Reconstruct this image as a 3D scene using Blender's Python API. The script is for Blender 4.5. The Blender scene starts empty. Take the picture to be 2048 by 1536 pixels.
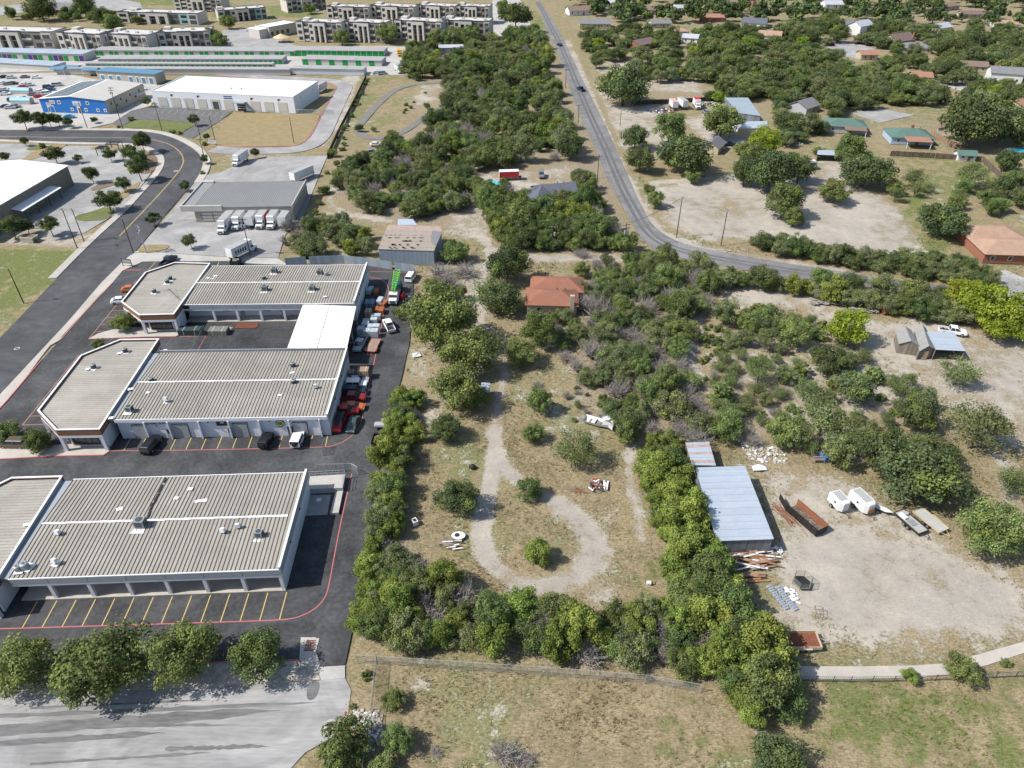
import bpy, bmesh, math, random
import numpy as np
from mathutils import Vector
from mathutils.geometry import tessellate_polygon
R = math.radians
SC = bpy.context.scene
COL = SC.collection
random.seed(7)
# ------------------------------------------------------------------ camera, sky, sun, exposure
CAMH, TILT, FPX = 84.0, R(35.9), 1421.0          # a drone 84 m up, tilted 36 degrees down
cd = bpy.data.cameras.new('camera'); cam = bpy.data.objects.new('camera', cd); COL.objects.link(cam)
cam.location = (0, 0, CAMH); cam.rotation_euler = (R(90) - TILT, 0, 0)
cd.sensor_fit = 'HORIZONTAL'; cd.sensor_width = 36; cd.lens = 36 * FPX / 2048
cd.clip_start = 1; cd.clip_end = 4000
SC.camera = cam
SUN_EL, SUN_AZ = R(47.5), R(12.5)                # shadows fall to the right and a little away
W = bpy.data.worlds.new('World'); SC.world = W; W.use_nodes = True
nt = W.node_tree; bg = nt.nodes['Background']
sky = nt.nodes.new('ShaderNodeTexSky'); sky.sky_type = 'NISHITA'; sky.sun_disc = False
sky.sun_elevation = SUN_EL; sky.sun_rotation = R(270) - SUN_AZ; sky.air_density = 1.0; sky.dust_density = 1.2
nt.links.new(sky.outputs[0], bg.inputs[0]); bg.inputs[1].default_value = 0.12
sl = bpy.data.lights.new('sun', 'SUN'); sl.energy = 4.5; sl.angle = R(0.5); sl.color = (1, .965, .915)
so = bpy.data.objects.new('sun', sl); COL.objects.link(so)
sd_ = Vector((math.cos(SUN_AZ) * math.cos(SUN_EL), math.sin(SUN_AZ) * math.cos(SUN_EL), -math.sin(SUN_EL)))
so.rotation_euler = sd_.to_track_quat('-Z', 'Y').to_euler(); so.location = (-60, 0, 120)
SC.view_settings.view_transform = 'Standard'; SC.view_settings.look = 'None'
SC.view_settings.exposure = 0.52; SC.view_settings.gamma = 1
SC.render.engine = 'CYCLES'; SC.cycles.use_denoising = True; SC.cycles.use_adaptive_sampling = True; SC.cycles.adaptive_threshold = .02
SC.cycles.max_bounces = 5; SC.cycles.diffuse_bounces = 3; SC.cycles.glossy_bounces = 2
SC.cycles.transmission_bounces = 3; SC.cycles.transparent_max_bounces = 8
SC.cycles.caustics_reflective = False; SC.cycles.caustics_refractive = False
# ------------------------------------------------------------------ helpers
SS, CC = math.sin(TILT), math.cos(TILT)
def P(x, y, z=0.0):
    """ground position (at height z) of a point read off the survey photograph"""
    u = (x - 1024) / FPX; v = (768 - y) / FPX
    t = (z - CAMH) / (-SS + v * CC)
    return Vector((u * t, (CC + v * SS) * t, z))
def PX(y, z=0.0):
    """pixels per metre on that row"""
    return (FPX * SS + (y - 768) * CC) / (CAMH - z)
def P2(x, y, z=0.0):
    p = P(x, y, z); return (p.x, p.y)
MATS = {}
def mat(name, c=(.5, .5, .5), rough=.85, var=.12, scale=.6, c2=None, metal=0.0, bump=0.0, spec=.3, fine=6.0, obj=0.0, stain=0.0, stretch=None):
    """procedural paint / plaster / metal: two scales of noise between a lighter and a darker tone"""
    if name in MATS: return MATS[name]
    m = bpy.data.materials.new(name); m.use_nodes = True; n = m.node_tree.nodes; L = m.node_tree.links
    b = n['Principled BSDF']; b.inputs['Roughness'].default_value = rough; b.inputs['Metallic'].default_value = metal
    b.inputs['Specular IOR Level'].default_value = spec
    g = n.new('ShaderNodeNewGeometry'); src = g.outputs['Position']
    if stretch:
        mp = n.new('ShaderNodeMapping'); mp.inputs['Scale'].default_value = stretch; L.new(src, mp.inputs[0]); src = mp.outputs[0]
    n1 = n.new('ShaderNodeTexNoise'); n1.inputs['Scale'].default_value = scale; n1.inputs['Detail'].default_value = 5; n1.inputs['Roughness'].default_value = .65
    n2 = n.new('ShaderNodeTexNoise'); n2.inputs['Scale'].default_value = fine; n2.inputs['Detail'].default_value = 3
    L.new(src, n1.inputs[0]); L.new(src, n2.inputs[0])
    ad = n.new('ShaderNodeMath'); ad.operation = 'MULTIPLY_ADD'; ad.inputs[1].default_value = .4; L.new(n2.outputs[0], ad.inputs[0])
    ml = n.new('ShaderNodeMath'); ml.operation = 'MULTIPLY'; ml.inputs[1].default_value = .6; L.new(n1.outputs[0], ml.inputs[0]); L.new(ml.outputs[0], ad.inputs[2])
    rp = n.new('ShaderNodeValToRGB'); e = rp.color_ramp.elements
    e[0].position = .32; e[1].position = .68
    d = c2 if c2 else [x * (1 - var) for x in c]; l = c if c2 else [min(1, x * (1 + var)) for x in c]
    e[0].color = (*d, 1); e[1].color = (*l, 1)
    L.new(ad.outputs[0], rp.inputs[0]); out = rp.outputs[0]
    if stain:
        n3 = n.new('ShaderNodeTexNoise'); n3.inputs['Scale'].default_value = .07; n3.inputs['Detail'].default_value = 4; n3.inputs['Roughness'].default_value = .7; n3.inputs['Distortion'].default_value = 1.2; L.new(g.outputs['Position'], n3.inputs[0])
        r3 = n.new('ShaderNodeMapRange'); r3.inputs[1].default_value = .38; r3.inputs[2].default_value = .66; r3.inputs[3].default_value = 1 - stain; r3.inputs[4].default_value = 1 + stain; L.new(n3.outputs[0], r3.inputs[0])
        m3 = n.new('ShaderNodeVectorMath'); m3.operation = 'SCALE'; L.new(out, m3.inputs[0]); L.new(r3.outputs[0], m3.inputs[3]); out = m3.outputs[0]
    if obj:
        oi = n.new('ShaderNodeObjectInfo'); hs = n.new('ShaderNodeHueSaturation')
        mr = n.new('ShaderNodeMapRange'); mr.inputs[3].default_value = 1 - obj; mr.inputs[4].default_value = 1 + obj
        L.new(oi.outputs['Random'], mr.inputs[0]); L.new(mr.outputs[0], hs.inputs['Value']); L.new(out, hs.inputs['Color']); out = hs.outputs[0]
    L.new(out, b.inputs['Base Color'])
    if bump:
        bm = n.new('ShaderNodeBump'); bm.inputs['Strength'].default_value = bump; bm.inputs['Distance'].default_value = .1
        L.new(n2.outputs[0], bm.inputs['Height']); L.new(bm.outputs[0], b.inputs['Normal'])
    MATS[name] = m; return m
class MB:
    """collects shapes; build() links them as ONE mesh object"""
    def __init__(s): s.v = []; s.f = []; s.mi = []; s.k = 0
    def use(s, k): s.k = k; return s
    def add(s, vs, fs):
        o = len(s.v); s.v += [tuple(q) for q in vs]
        for f in fs: s.f.append(tuple(i + o for i in f)); s.mi.append(s.k)
        return s
    def box(s, x0, x1, y0, y1, z0, z1):
        return s.add([(x0, y0, z0), (x1, y0, z0), (x1, y1, z0), (x0, y1, z0), (x0, y0, z1), (x1, y0, z1), (x1, y1, z1), (x0, y1, z1)],
                     [(3, 2, 1, 0), (4, 5, 6, 7), (0, 1, 5, 4), (1, 2, 6, 5), (2, 3, 7, 6), (3, 0, 4, 7)])
    def loft(s, rings, cap=True):
        n = len(rings[0]); vs = [q for r in rings for q in r]; fs = []
        for k in range(len(rings) - 1):
            for i in range(n):
                j = (i + 1) % n; fs.append((k * n + i, k * n + j, (k + 1) * n + j, (k + 1) * n + i))
        if cap: fs.append(tuple(range(n - 1, -1, -1))); fs.append(tuple((len(rings) - 1) * n + i for i in range(n)))
        return s.add(vs, fs)
    def prism(s, pts, z0, z1, bottom=True):
        """polygon (2D, any shape) extruded from z0 to z1"""
        if sum(a[0] * b[1] - b[0] * a[1] for a, b in zip(pts, pts[1:] + pts[:1])) < 0: pts = pts[::-1]
        n = len(pts); vs = [(p[0], p[1], z0) for p in pts] + [(p[0], p[1], z1) for p in pts]
        t = tessellate_polygon([[Vector((p[0], p[1], 0)) for p in pts]])
        fs = []
        for a, b, c in t:
            pa, pb, pc = pts[a], pts[b], pts[c]
            if (pb[0] - pa[0]) * (pc[1] - pa[1]) - (pc[0] - pa[0]) * (pb[1] - pa[1]) < 0: b, c = c, b
            fs.append((a + n, b + n, c + n))
            if bottom: fs.append((c, b, a))
        fs += [(i, (i + 1) % n, (i + 1) % n + n, i + n) for i in range(n)]
        return s.add(vs, fs)
    def tube(s, path, r, n=6, r1=None):
        path = [Vector(p) for p in path]; rings = []
        m = len(path)
        for i, p in enumerate(path):
            d = (path[min(i + 1, m - 1)] - path[max(i - 1, 0)]).normalized()
            a = Vector((0, 0, 1)) if abs(d.z) < .9 else Vector((1, 0, 0))
            u = d.cross(a).normalized(); w = d.cross(u)
            rr = r if r1 is None else r + (r1 - r) * i / max(1, m - 1)
            rings.append([p + u * (rr * math.cos(2 * math.pi * k / n)) - w * (rr * math.sin(2 * math.pi * k / n)) for k in range(n)])
        return s.loft(rings)
    def cyl(s, x, y, z0, z1, r, n=12, r1=None):
        r1 = r if r1 is None else r1
        return s.loft([[(x + q * math.cos(2 * math.pi * k / n), y + q * math.sin(2 * math.pi * k / n), z) for k in range(n)] for q, z in ((r, z0), (r1, z1))])
    def quad(s, a, b, c, d): return s.add([a, b, c, d], [(0, 1, 2, 3)])
    def strip(s, L, Rr):
        vs = L + Rr; n = len(L)
        return s.add(vs, [(i, n + i, n + i + 1, i + 1) for i in range(n - 1)])
    def mesh(s, name, mats):
        me = bpy.data.meshes.new(name); me.from_pydata(s.v, [], s.f)
        for m in (mats if isinstance(mats, (list, tuple)) else [mats]): me.materials.append(m)
        if max(s.mi, default=0): me.polygons.foreach_set('material_index', s.mi)
        me.update(); return me
    def build(s, name, mats, parent=None, smooth=False, loc=None, rz=0.0):
        me = s.mesh(name, mats)
        if smooth: me.polygons.foreach_set('use_smooth', [True] * len(me.polygons))
        return link(name, me, parent, loc, rz)
def link(name, me, parent=None, loc=None, rz=0.0):
    o = bpy.data.objects.new(name, me); COL.objects.link(o)
    if parent: o.parent = parent
    if loc is not None: o.location = loc
    if rz: o.rotation_euler[2] = rz
    return o
def tag(o, label, cat, group=None):
    o['label'] = label; o['category'] = cat
    if group: o['group'] = group
    return o
def struct(o, kind='structure'): o['kind'] = kind; return o
def thing(name, label, cat, loc=(0, 0, 0), rz=0.0, group=None, scale=None):
    o = bpy.data.objects.new(name, None); COL.objects.link(o); o.location = loc; o.rotation_euler[2] = rz
    o.empty_display_size = .5
    if scale: o.scale = (scale,) * 3 if isinstance(scale, (int, float)) else scale
    return tag(o, label, cat, group)
def dup(root, loc, rz, label, group=None, scale=None, swap=None):
    r = root.copy(); COL.objects.link(r); r.location = loc; r.rotation_euler[2] = rz
    r['label'] = label
    if group: r['group'] = group
    if scale: r.scale = (scale,) * 3 if isinstance(scale, (int, float)) else scale
    for ch in root.children:
        c = ch.copy(); COL.objects.link(c); c.parent = r
        if swap and c.data and c.name.split('.')[0] in swap: c.data = swap[c.name.split('.')[0]]
        for g in ch.children:
            d = g.copy(); COL.objects.link(d); d.parent = c
    return r
def frame(a, b, z):
    """origin, heading and length of the line between two surveyed points at height z"""
    p, q = P(*a, z), P(*b, z); d = q - p
    return Vector((p.x, p.y, 0)), math.atan2(d.y, d.x), math.hypot(d.x, d.y)
def offset(pts, d):
    """polyline moved sideways by d (to its left)"""
    out = []
    for i, p in enumerate(pts):
        a = Vector(pts[max(i - 1, 0)]); b = Vector(pts[min(i + 1, len(pts) - 1)]); t = (b - a).normalized()
        out.append((p[0] - t.y * d, p[1] + t.x * d))
    return out
def smooth(pts, it=2, closed=False):
    for _ in range(it):
        q = []; n = len(pts)
        for i in range(n if closed else n - 1):
            a, b = pts[i], pts[(i + 1) % n]
            q += [(a[0] * .75 + b[0] * .25, a[1] * .75 + b[1] * .25), (a[0] * .25 + b[0] * .75, a[1] * .25 + b[1] * .75)]
        pts = q if closed else [pts[0]] + q + [pts[-1]]
    return pts
def G(px): return [P2(*p) for p in px]
def sheet(name, pts, z, m, parent=None, th=.03):
    """ground sheet with a real edge"""
    return MB().prism(list(pts), z - th, z, bottom=False).build(name, m, parent)
def band(name, line, w, z, m, parent=None, th=.03):
    """strip of constant width along a polyline of ground points: kerbs, painted lines, paths"""
    l, r = offset(line, w / 2), offset(line, -w / 2); b = MB()
    b.strip([(p[0], p[1], z) for p in l], [(p[0], p[1], z) for p in r])
    b.strip([(p[0], p[1], z - th) for p in l], [(p[0], p[1], z) for p in l])
    b.strip([(p[0], p[1], z) for p in r], [(p[0], p[1], z - th) for p in r])
    for i in (0, -1):
        b.quad(*[(p[0], p[1], q) for p, q in ((l[i], z), (r[i], z), (r[i], z - th), (l[i], z - th))])
    return b.build(name, m, parent)
# ------------------------------------------------------------------ terrain: one sheet to the horizon, zones carried as vertex weights
def axis(segs):
    out = []
    for a, b, s0, s1 in segs:
        x = a
        while x < b:
            out.append(x); x += s0 + (s1 - s0) * (x - a) / (b - a)
    return np.array(out)
_xp = axis([(0, 75, .75, .75), (75, 300, .8, 4.5), (300, 900, 6, 60), (900, 2600, 100, 400)])
GX = np.concatenate([-_xp[:0:-1], _xp]); GY = np.concatenate([[-400, -150, -40, 0, 20], axis([(30, 110, .65, .75), (110, 320, .8, 2.4), (320, 700, 2.5, 7), (700, 2900, 15, 300)])])
XX, YY = np.meshgrid(GX, GY); GPT = np.stack([XX.ravel(), YY.ravel()], 1)
def sdist(pts, poly):
    """signed distance to a polygon, positive inside"""
    poly = np.array(poly); d = np.full(len(pts), 1e9); ins = np.zeros(len(pts), bool)
    for a, b in zip(poly, np.roll(poly, -1, 0)):
        ab = b - a; t = np.clip(((pts - a) @ ab) / max(ab @ ab, 1e-9), 0, 1)
        d = np.minimum(d, np.hypot(*(pts - (a + t[:, None] * ab)).T))
        cr = ((a[1] > pts[:, 1]) != (b[1] > pts[:, 1]))
        with np.errstate(divide='ignore', invalid='ignore'):
            ins ^= cr & (pts[:, 0] < (b[0] - a[0]) * (pts[:, 1] - a[1]) / (b[1] - a[1]) + a[0])
    return np.where(ins, d, -d)
def ldist(pts, line):
    line = np.array(line); d = np.full(len(pts), 1e9)
    for a, b in zip(line[:-1], line[1:]):
        ab = b - a; t = np.clip(((pts - a) @ ab) / max(ab @ ab, 1e-9), 0, 1)
        d = np.minimum(d, np.hypot(*(pts - (a + t[:, None] * ab)).T))
    return d
def sst(x, a, b):
    t = np.clip((x - a) / (b - a), 0, 1); return t * t * (3 - 2 * t)
LOOP = [(990, 856), (990, 897), (988, 931), (980, 972), (973, 1013), (962, 1047), (962, 1078), (973, 1112), (1003, 1146), (1044, 1170), (1096, 1179), (1147, 1160), (1181, 1129), (1195, 1095), (1184, 1068), (1154, 1033), (1113, 1006), (1070, 978), (1030, 955), (1010, 936), (992, 905)]
TRACK = [(940, 440), (965, 470), (985, 500), (965, 550), (958, 590), (965, 650), (985, 690), (1012, 730), (1003, 780), (993, 810), (990, 856)]
# (polygon or line in survey pixels, soft edge m, weight[, width m])
BARE = [
    (LOOP, .9, 1.0, 1.4), ([(1044, 1170), (1096, 1179), (1147, 1160), (1181, 1129), (1195, 1095), (1184, 1068), (1154, 1033), (1113, 1006)], 1.5, .95, 2.3),
    (TRACK, 1.0, .82, 1.0), ([(1262, 880), (1258, 940), (1262, 985), (1278, 1040), (1285, 1080)], .7, .75, .9),
    ([(1190, 1150), (1240, 1180), (1250, 1240), (1200, 1235), (1160, 1200)], 2., .7), ([(1130, 1030), (1240, 1010), (1255, 1050), (1180, 1050)], 2, .35),
    ([(1478, 870), (1530, 905), (1600, 930), (1700, 960), (1790, 1030), (1900, 1050), (1925, 1090), (2060, 1140), (2060, 1285), (1960, 1290), (1850, 1300), (1700, 1285), (1560, 1250), (1515, 1170), (1565, 1090), (1530, 990)], 4, .62),
    ([(1560, 1090), (1700, 1040), (1900, 1100), (2060, 1180), (2060, 1260), (1860, 1280), (1700, 1270), (1600, 1220)], 4, .95),
    ([(1500, 1140), (1540, 1235), (1640, 1290), (1560, 1330), (1500, 1240)], 2, .35),
    ([(1330, 375), (1480, 350), (1560, 360), (1700, 350), (1770, 390), (1850, 470), (1840, 500), (1760, 520), (1620, 500), (1500, 478), (1400, 480), (1345, 455), (1300, 400)], 5, .95),
    ([(1640, 310), (1760, 330), (1740, 360), (1640, 360)], 4, .8),
    ([(1230, 380), (1300, 470), (1400, 506), (1720, 555), (1720, 540), (1400, 488), (1330, 462), (1285, 400), (1235, 300), (1190, 190), (1140, 80), (1125, 80), (1180, 200)], 1.2, .85),
    ([(1440, 575), (1560, 560), (1700, 590), (1730, 640), (1800, 640), (1850, 620), (2060, 690), (2060, 900), (1990, 880), (1880, 790), (1800, 740), (1740, 720), (1700, 680), (1600, 620), (1470, 610)], 5, .72),
    ([(1860, 700), (2060, 700), (2060, 850), (1950, 800)], 4, .9), ([(1410, 640), (1640, 640), (1800, 740), (1900, 850), (1700, 930), (1450, 860)], 6, .55), ([(1130, 720), (1300, 880), (1200, 830)], 5, .4), ([(830, 560), (980, 500), (1010, 720), (860, 700)], 5, .45), ([(820, 700), (900, 690), (900, 800), (815, 900)], 4, .4), ([(1985, 900), (2020, 920), (2040, 1000), (2060, 1060), (2000, 1000)], 2, .9),
    ([(1395, 625), (1385, 680), (1375, 720), (1392, 755)], .8, .9, 1.6), ([(1400, 700), (1440, 700), (1440, 790), (1400, 780)], 3, .5),
    ([(1205, 205), (1330, 200), (1340, 290), (1270, 330), (1250, 300)], 3, .75), ([(1190, 130), (1260, 110), (1250, 150), (1200, 155)], 3, .6),
    ([(1300, 155), (1400, 160), (1400, 185), (1290, 180)], 3, .8), ([(1370, 240), (1440, 215), (1480, 260), (1420, 290)], 3, .8),
    ([(1310, 365), (1400, 355), (1510, 352), (1620, 350)], .8, .8, 2.0), ([(1230, 285), (1300, 300), (1280, 330)], 2, .7),
    ([(660, 395), (670, 420), (720, 432), (780, 440)], .5, .8, 1.3), ([(790, 280), (740, 300), (700, 330), (670, 380)], .7, .75, 2.2),
    ([(640, 395), (700, 430), (690, 450), (640, 440)], 2, .5), ([(985, 500), (1040, 515), (1120, 515), (1220, 512), (1290, 520)], .5, 1, 2.2),
    ([(1040, 375), (960, 395), (900, 420), (880, 470), (960, 480), (1010, 420)], 3, .55), ([(960, 350), (1140, 330), (1150, 370), (1000, 390)], 3, .6),
    ([(810, 700), (850, 690), (860, 780), (815, 790)], 3, .5), ([(1050, 780), (1180, 760), (1170, 800), (1060, 830)], 3, .25),
    ([(720, 1430), (760, 1430), (765, 1480), (735, 1490)], .6, 1), ([(810, 1350), (850, 1345), (860, 1370), (820, 1380)], 1, .4),
    ([(1430, 1380), (1520, 1440), (1560, 1480), (1500, 1470)], 1.5, .5), ([(1860, 1450), (1900, 1530), (1960, 1550), (1920, 1470)], 2, .3),
    ([(560, 225), (645, 230), (628, 285), (540, 292)], 3, .9), ([(690, 150), (720, 150), (690, 240), (640, 300), (655, 240)], 1.5, .8), ([(420, 285), (620, 315), (640, 330), (470, 320)], 2, .6),
    ([(0, 455), (120, 455), (185, 470), (160, 495), (60, 490), (0, 490)], 1.5, .7), ([(700, 640), (740, 640), (800, 660), (812, 700), (800, 720)], 1, .4),
    ([(900, 150), (880, 190), (850, 220), (800, 230), (830, 180)], 4, .4), ([(1180, 160), (1240, 190), (1260, 230), (1200, 200)], 2, .5)]
GREEN = [
    ([(-60, 495), (100, 500), (165, 500), (120, 560), (60, 600), (-60, 640)], 2, .95), ([(-60, 480), (-60, 700), (60, 620), (160, 505)], 3, .35),
    ([(1560, 1370), (2100, 1355), (2100, 1560), (1750, 1560), (1590, 1460)], 5, .8), ([(1330, 1330), (1440, 1400), (1500, 1560), (1100, 1560), (1200, 1450)], 6, .38), ([(760, 1450), (1250, 1450), (1250, 1580), (720, 1580)], 8, .2),
    ([(1770, 430), (1850, 400), (1920, 470), (1890, 500), (1800, 510)], 3, .95), ([(1780, 300), (1990, 315), (2060, 380), (1920, 400), (1800, 360)], 3, .5), ([(1760, 395), (1850, 385), (1860, 420)], 2, .9),
    ([(1520, 1130), (1570, 1180), (1545, 1220), (1510, 1180)], 1.5, .7), ([(1800, 265), (1900, 275), (1880, 300), (1790, 290)], 2, .3),
    ([(245, 238), (330, 246), (325, 256), (240, 252)], 1, .9), ([(400, 228), (550, 225), (530, 290), (440, 292)], 3, .3), ([(700, 155), (800, 150), (745, 215), (700, 250)], 3, .35), ([(730, 220), (850, 180), (840, 220), (740, 275)], 4, .3),
    ([(430, 0), (470, -10), (470, 45), (420, 40)], 2, .8), ([(530, 10), (620, 5), (640, 35), (540, 35)], 2, .8), ([(180, -10), (450, -10), (420, 12), (190, 8)], 2, .9), ([(0, 15), (180, 10), (170, 30), (0, 40)], 2, .6),
    ([(1060, 20), (1075, 20), (1095, 60), (1070, 55)], 1, .7), ([(1180, 60), (1800, 20), (2060, 120), (2060, 260), (1700, 250), (1300, 150)], 12, .3),
    ([(1420, 500), (1470, 500), (1440, 490), (1340, 455), (1350, 470)], 1, .5), ([(150, 432), (215, 418), (232, 432), (170, 445)], 1, .9), ([(925, 880), (985, 890), (980, 960), (900, 940)], 4, .35), ([(850, 1080), (950, 1100), (930, 1180), (880, 1150)], 3, .35), ([(1300, 1080), (1340, 1130), (1340, 1200), (1270, 1190)], 3, .35)]
WOOD = [
    ([(820, 90), (1080, 60), (1130, 150), (1200, 320), (1250, 440), (1290, 500), (1180, 505), (1000, 490), (900, 460), (690, 440), (650, 370), (780, 300), (870, 190)], 4, .8),
    ([(1100, 660), (1250, 560), (1400, 580), (1390, 720), (1420, 860), (1300, 880), (1160, 800)], 4, .8), 
    ([(725, 1000), (790, 800), (840, 830), (790, 1050), (900, 1180), (1250, 1240), (1340, 1220), (1290, 960), (1330, 900), (1400, 920), (1480, 1130), (1560, 1320), (1520, 1440), (1400, 1340), (1180, 1350), (960, 1290), (720, 1280)], 1.5, .85),
    ([(1160, 60), (2060, 0), (2060, 330), (1700, 270), (1300, 200)], 8, .5), ([(800, 520), (900, 480), (1000, 700), (900, 860), (850, 720)], 5, .4)]
def near(q, m):
    q = np.array(q); lo, hi = q.min(0) - m, q.max(0) + m
    return np.nonzero(((GPT > lo) & (GPT < hi)).all(1))[0]
def weights(zs):
    global GPT
    w = np.zeros(len(GPT))
    for z in zs:
        if len(z) == 4:
            q = smooth(G(z[0])); k = near(q, z[3] + z[1]); v = (1 - sst(ldist(GPT[k], q), z[3] - z[1], z[3] + z[1])) * z[2]
        else:
            q = G(z[0]); k = near(q, z[1]); v = sst(sdist(GPT[k], q), -z[1], z[1]) * z[2]
        w[k] = np.maximum(w[k], v)
    return w
rng = np.random.default_rng(5)
me = bpy.data.meshes.new('ground')
ny, nx = XX.shape
gz = -.06 - .1 * (1 + np.sin(XX * .31 + 1.3 * np.sin(YY * .17)) * np.sin(YY * .23 + np.cos(XX * .13)))
gv = np.stack([XX.ravel(), YY.ravel(), gz.ravel()], 1)
me.vertices.add(nx * ny); me.vertices.foreach_set('co', gv.ravel())
i0 = (np.arange(ny - 1)[:, None] * nx + np.arange(nx - 1)).ravel()
fq = np.stack([i0, i0 + 1, i0 + nx + 1, i0 + nx], 1)
me.loops.add(fq.size); me.loops.foreach_set('vertex_index', fq.ravel())
me.polygons.add(len(fq)); me.polygons.foreach_set('loop_start', np.arange(0, fq.size, 4))
me.update(); me.validate()
WB, WG, WW = weights(BARE), weights(GREEN), weights(WOOD)
at = me.color_attributes.new('zones', 'FLOAT_COLOR', 'POINT')
at.data.foreach_set('color', np.stack([WB, WG, WW, np.ones_like(WB)], 1).ravel())
def ground_mat():
    m = bpy.data.materials.new('ground_soil_and_grass'); m.use_nodes = True; n = m.node_tree.nodes; L = m.node_tree.links
    b = n['Principled BSDF']; b.inputs['Roughness'].default_value = .95; b.inputs['Specular IOR Level'].default_value = .1
    g = n.new('ShaderNodeNewGeometry'); a = n.new('ShaderNodeVertexColor'); a.layer_name = 'zones'
    sp = n.new('ShaderNodeSeparateColor'); L.new(a.outputs[0], sp.inputs[0])
    def noise(s, d=4, r=.6, st=None):
        t = n.new('ShaderNodeTexNoise'); t.noise_dimensions = '2D'; t.inputs['Scale'].default_value = s; t.inputs['Detail'].default_value = d; t.inputs['Roughness'].default_value = r
        if st:
            mp = n.new('ShaderNodeMapping'); mp.inputs['Scale'].default_value = st; mp.inputs['Rotation'].default_value = (0, 0, .5); L.new(g.outputs['Position'], mp.inputs[0]); L.new(mp.outputs[0], t.inputs[0])
        else: L.new(g.outputs['Position'], t.inputs[0])
        return t.outputs[0]
    def ramp(f, *st):
        r = n.new('ShaderNodeValToRGB'); e = r.color_ramp.elements
        while len(e) < len(st): e.new(.5)
        for k, (p, c) in enumerate(st): e[k].position = p; e[k].color = (*c, 1)
        L.new(f, r.inputs[0]); return r.outputs[0]
    def mth(op, x, y, cl=False):
        t = n.new('ShaderNodeMath'); t.operation = op; t.use_clamp = cl
        for k, v in enumerate((x, y)):
            if isinstance(v, (int, float)): t.inputs[k].default_value = v
            else: L.new(v, t.inputs[k])
        return t.outputs[0]
    def mix(f, x, y):
        t = n.new('ShaderNodeMixRGB'); L.new(f, t.inputs[0]); L.new(x, t.inputs[1]); L.new(y, t.inputs[2]); return t.outputs[0]
    big, mid, fin, hair = noise(.055, 3), noise(.3, 4, .75), noise(2.6, 3, .8), noise(1.1, 3, .85, (1, 5, 1))
    bfn = mth('ADD', mth('MULTIPLY', fin, .45), mth('MULTIPLY', mid, .55))
    tex = mth('ADD', mth('MULTIPLY', hair, .55), mth('MULTIPLY', fin, .45))
    dry = mix(ramp(mid, (.38, (0, 0, 0)), (.62, (1, 1, 1))), ramp(tex, (.3, (.12, .092, .052)), (.5, (.285, .23, .135)), (.7, (.43, .36, .225))), ramp(tex, (.32, (.15, .115, .07)), (.52, (.23, .185, .11)), (.7, (.33, .28, .175))))
    grn = ramp(tex, (.3, (.055, .07, .022)), (.5, (.14, .16, .055)), (.7, (.25, .25, .10)))
    bare = mix(ramp(mid, (.35, (0, 0, 0)), (.65, (1, 1, 1))), ramp(bfn, (.3, (.33, .295, .25)), (.52, (.385, .352, .308)), (.72, (.455, .42, .375))), ramp(bfn, (.3, (.265, .23, .18)), (.5, (.345, .305, .245)), (.7, (.42, .38, .315))))
    lit = ramp(fin, (.3, (.11, .085, .06)), (.5, (.25, .205, .145)), (.7, (.40, .34, .25)))
    nz = mth('ADD', mth('ADD', mth('MULTIPLY', mid, 1.3), mth('MULTIPLY', big, 1.1)), mth('SUBTRACT', mth('MULTIPLY', fin, .7), 1.05))
    def soft(w, k, lo=-.28):
        return mth('MULTIPLY', mth('ADD', mth('ADD', w, mth('MULTIPLY', mth('SUBTRACT', nz, .5), k)), lo), 2.3, True)
    patch = ramp(mth('ADD', mth('MULTIPLY', big, .6), mth('MULTIPLY', mid, .4)), (.47, (0, 0, 0)), (.6, (.45, .45, .45)))
    c = mix(patch, dry, grn)
    c = mix(soft(sp.outputs[2], 1.5, -.35), c, lit)
    c = mix(soft(sp.outputs[1], 1.9, -.3), c, grn)
    sh = n.new('ShaderNodeVectorMath'); sh.operation = 'SCALE'; mr = n.new('ShaderNodeMapRange'); mr.inputs[1].default_value = .35; mr.inputs[2].default_value = .65; mr.inputs[3].default_value = .8; mr.inputs[4].default_value = 1.1
    L.new(mth('ADD', mth('MULTIPLY', big, .55), mth('MULTIPLY', mid, .45)), mr.inputs[0]); L.new(bare, sh.inputs[0]); L.new(mr.outputs[0], sh.inputs[3]); bare = sh.outputs[0]
    c = mix(soft(sp.outputs[0], 1.55, -.32), c, bare)
    L.new(c, b.inputs['Base Color'])
    bp = n.new('ShaderNodeBump'); bp.inputs['Strength'].default_value = .5; bp.inputs['Distance'].default_value = .35
    L.new(hair, bp.inputs['Height']); L.new(bp.outputs[0], b.inputs['Normal'])
    return m
me.materials.append(ground_mat())
struct(link('ground', me))
# ------------------------------------------------------------------ materials of the place
M_asph = mat('sealed_asphalt', (.088, .088, .089), .9, c2=(.027, .028, .030), scale=.13, fine=1.6, stain=0.32)
M_road = mat('street_asphalt', (.085, .085, .088), .9, c2=(.052, .053, .056), scale=.35, fine=5, stain=0.25)
M_lane = mat('worn_lane_asphalt', (.215, .21, .205), .95, c2=(.14, .138, .137), scale=.5, fine=4, stain=0.2)
M_conc = mat('pale_concrete', (.42, .40, .365), .9, c2=(.33, .315, .29), scale=.3, fine=3, stain=0.12)
M_lot = mat('grey_concrete', (.34, .33, .315), .9, c2=(.23, .225, .215), scale=.18, fine=1.6, stain=0.16)
M_street = mat('streaked_concrete', (.36, .35, .335), .9, c2=(.21, .207, .20), scale=.5, fine=3, stretch=(.12, 1, 1), stain=0.2)
M_tyre = mat('tyre_darkened_concrete', (.085, .084, .083), .95, c2=(.20, .197, .193), scale=.8, fine=2.5, stretch=(.22, 1, 1))
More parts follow.
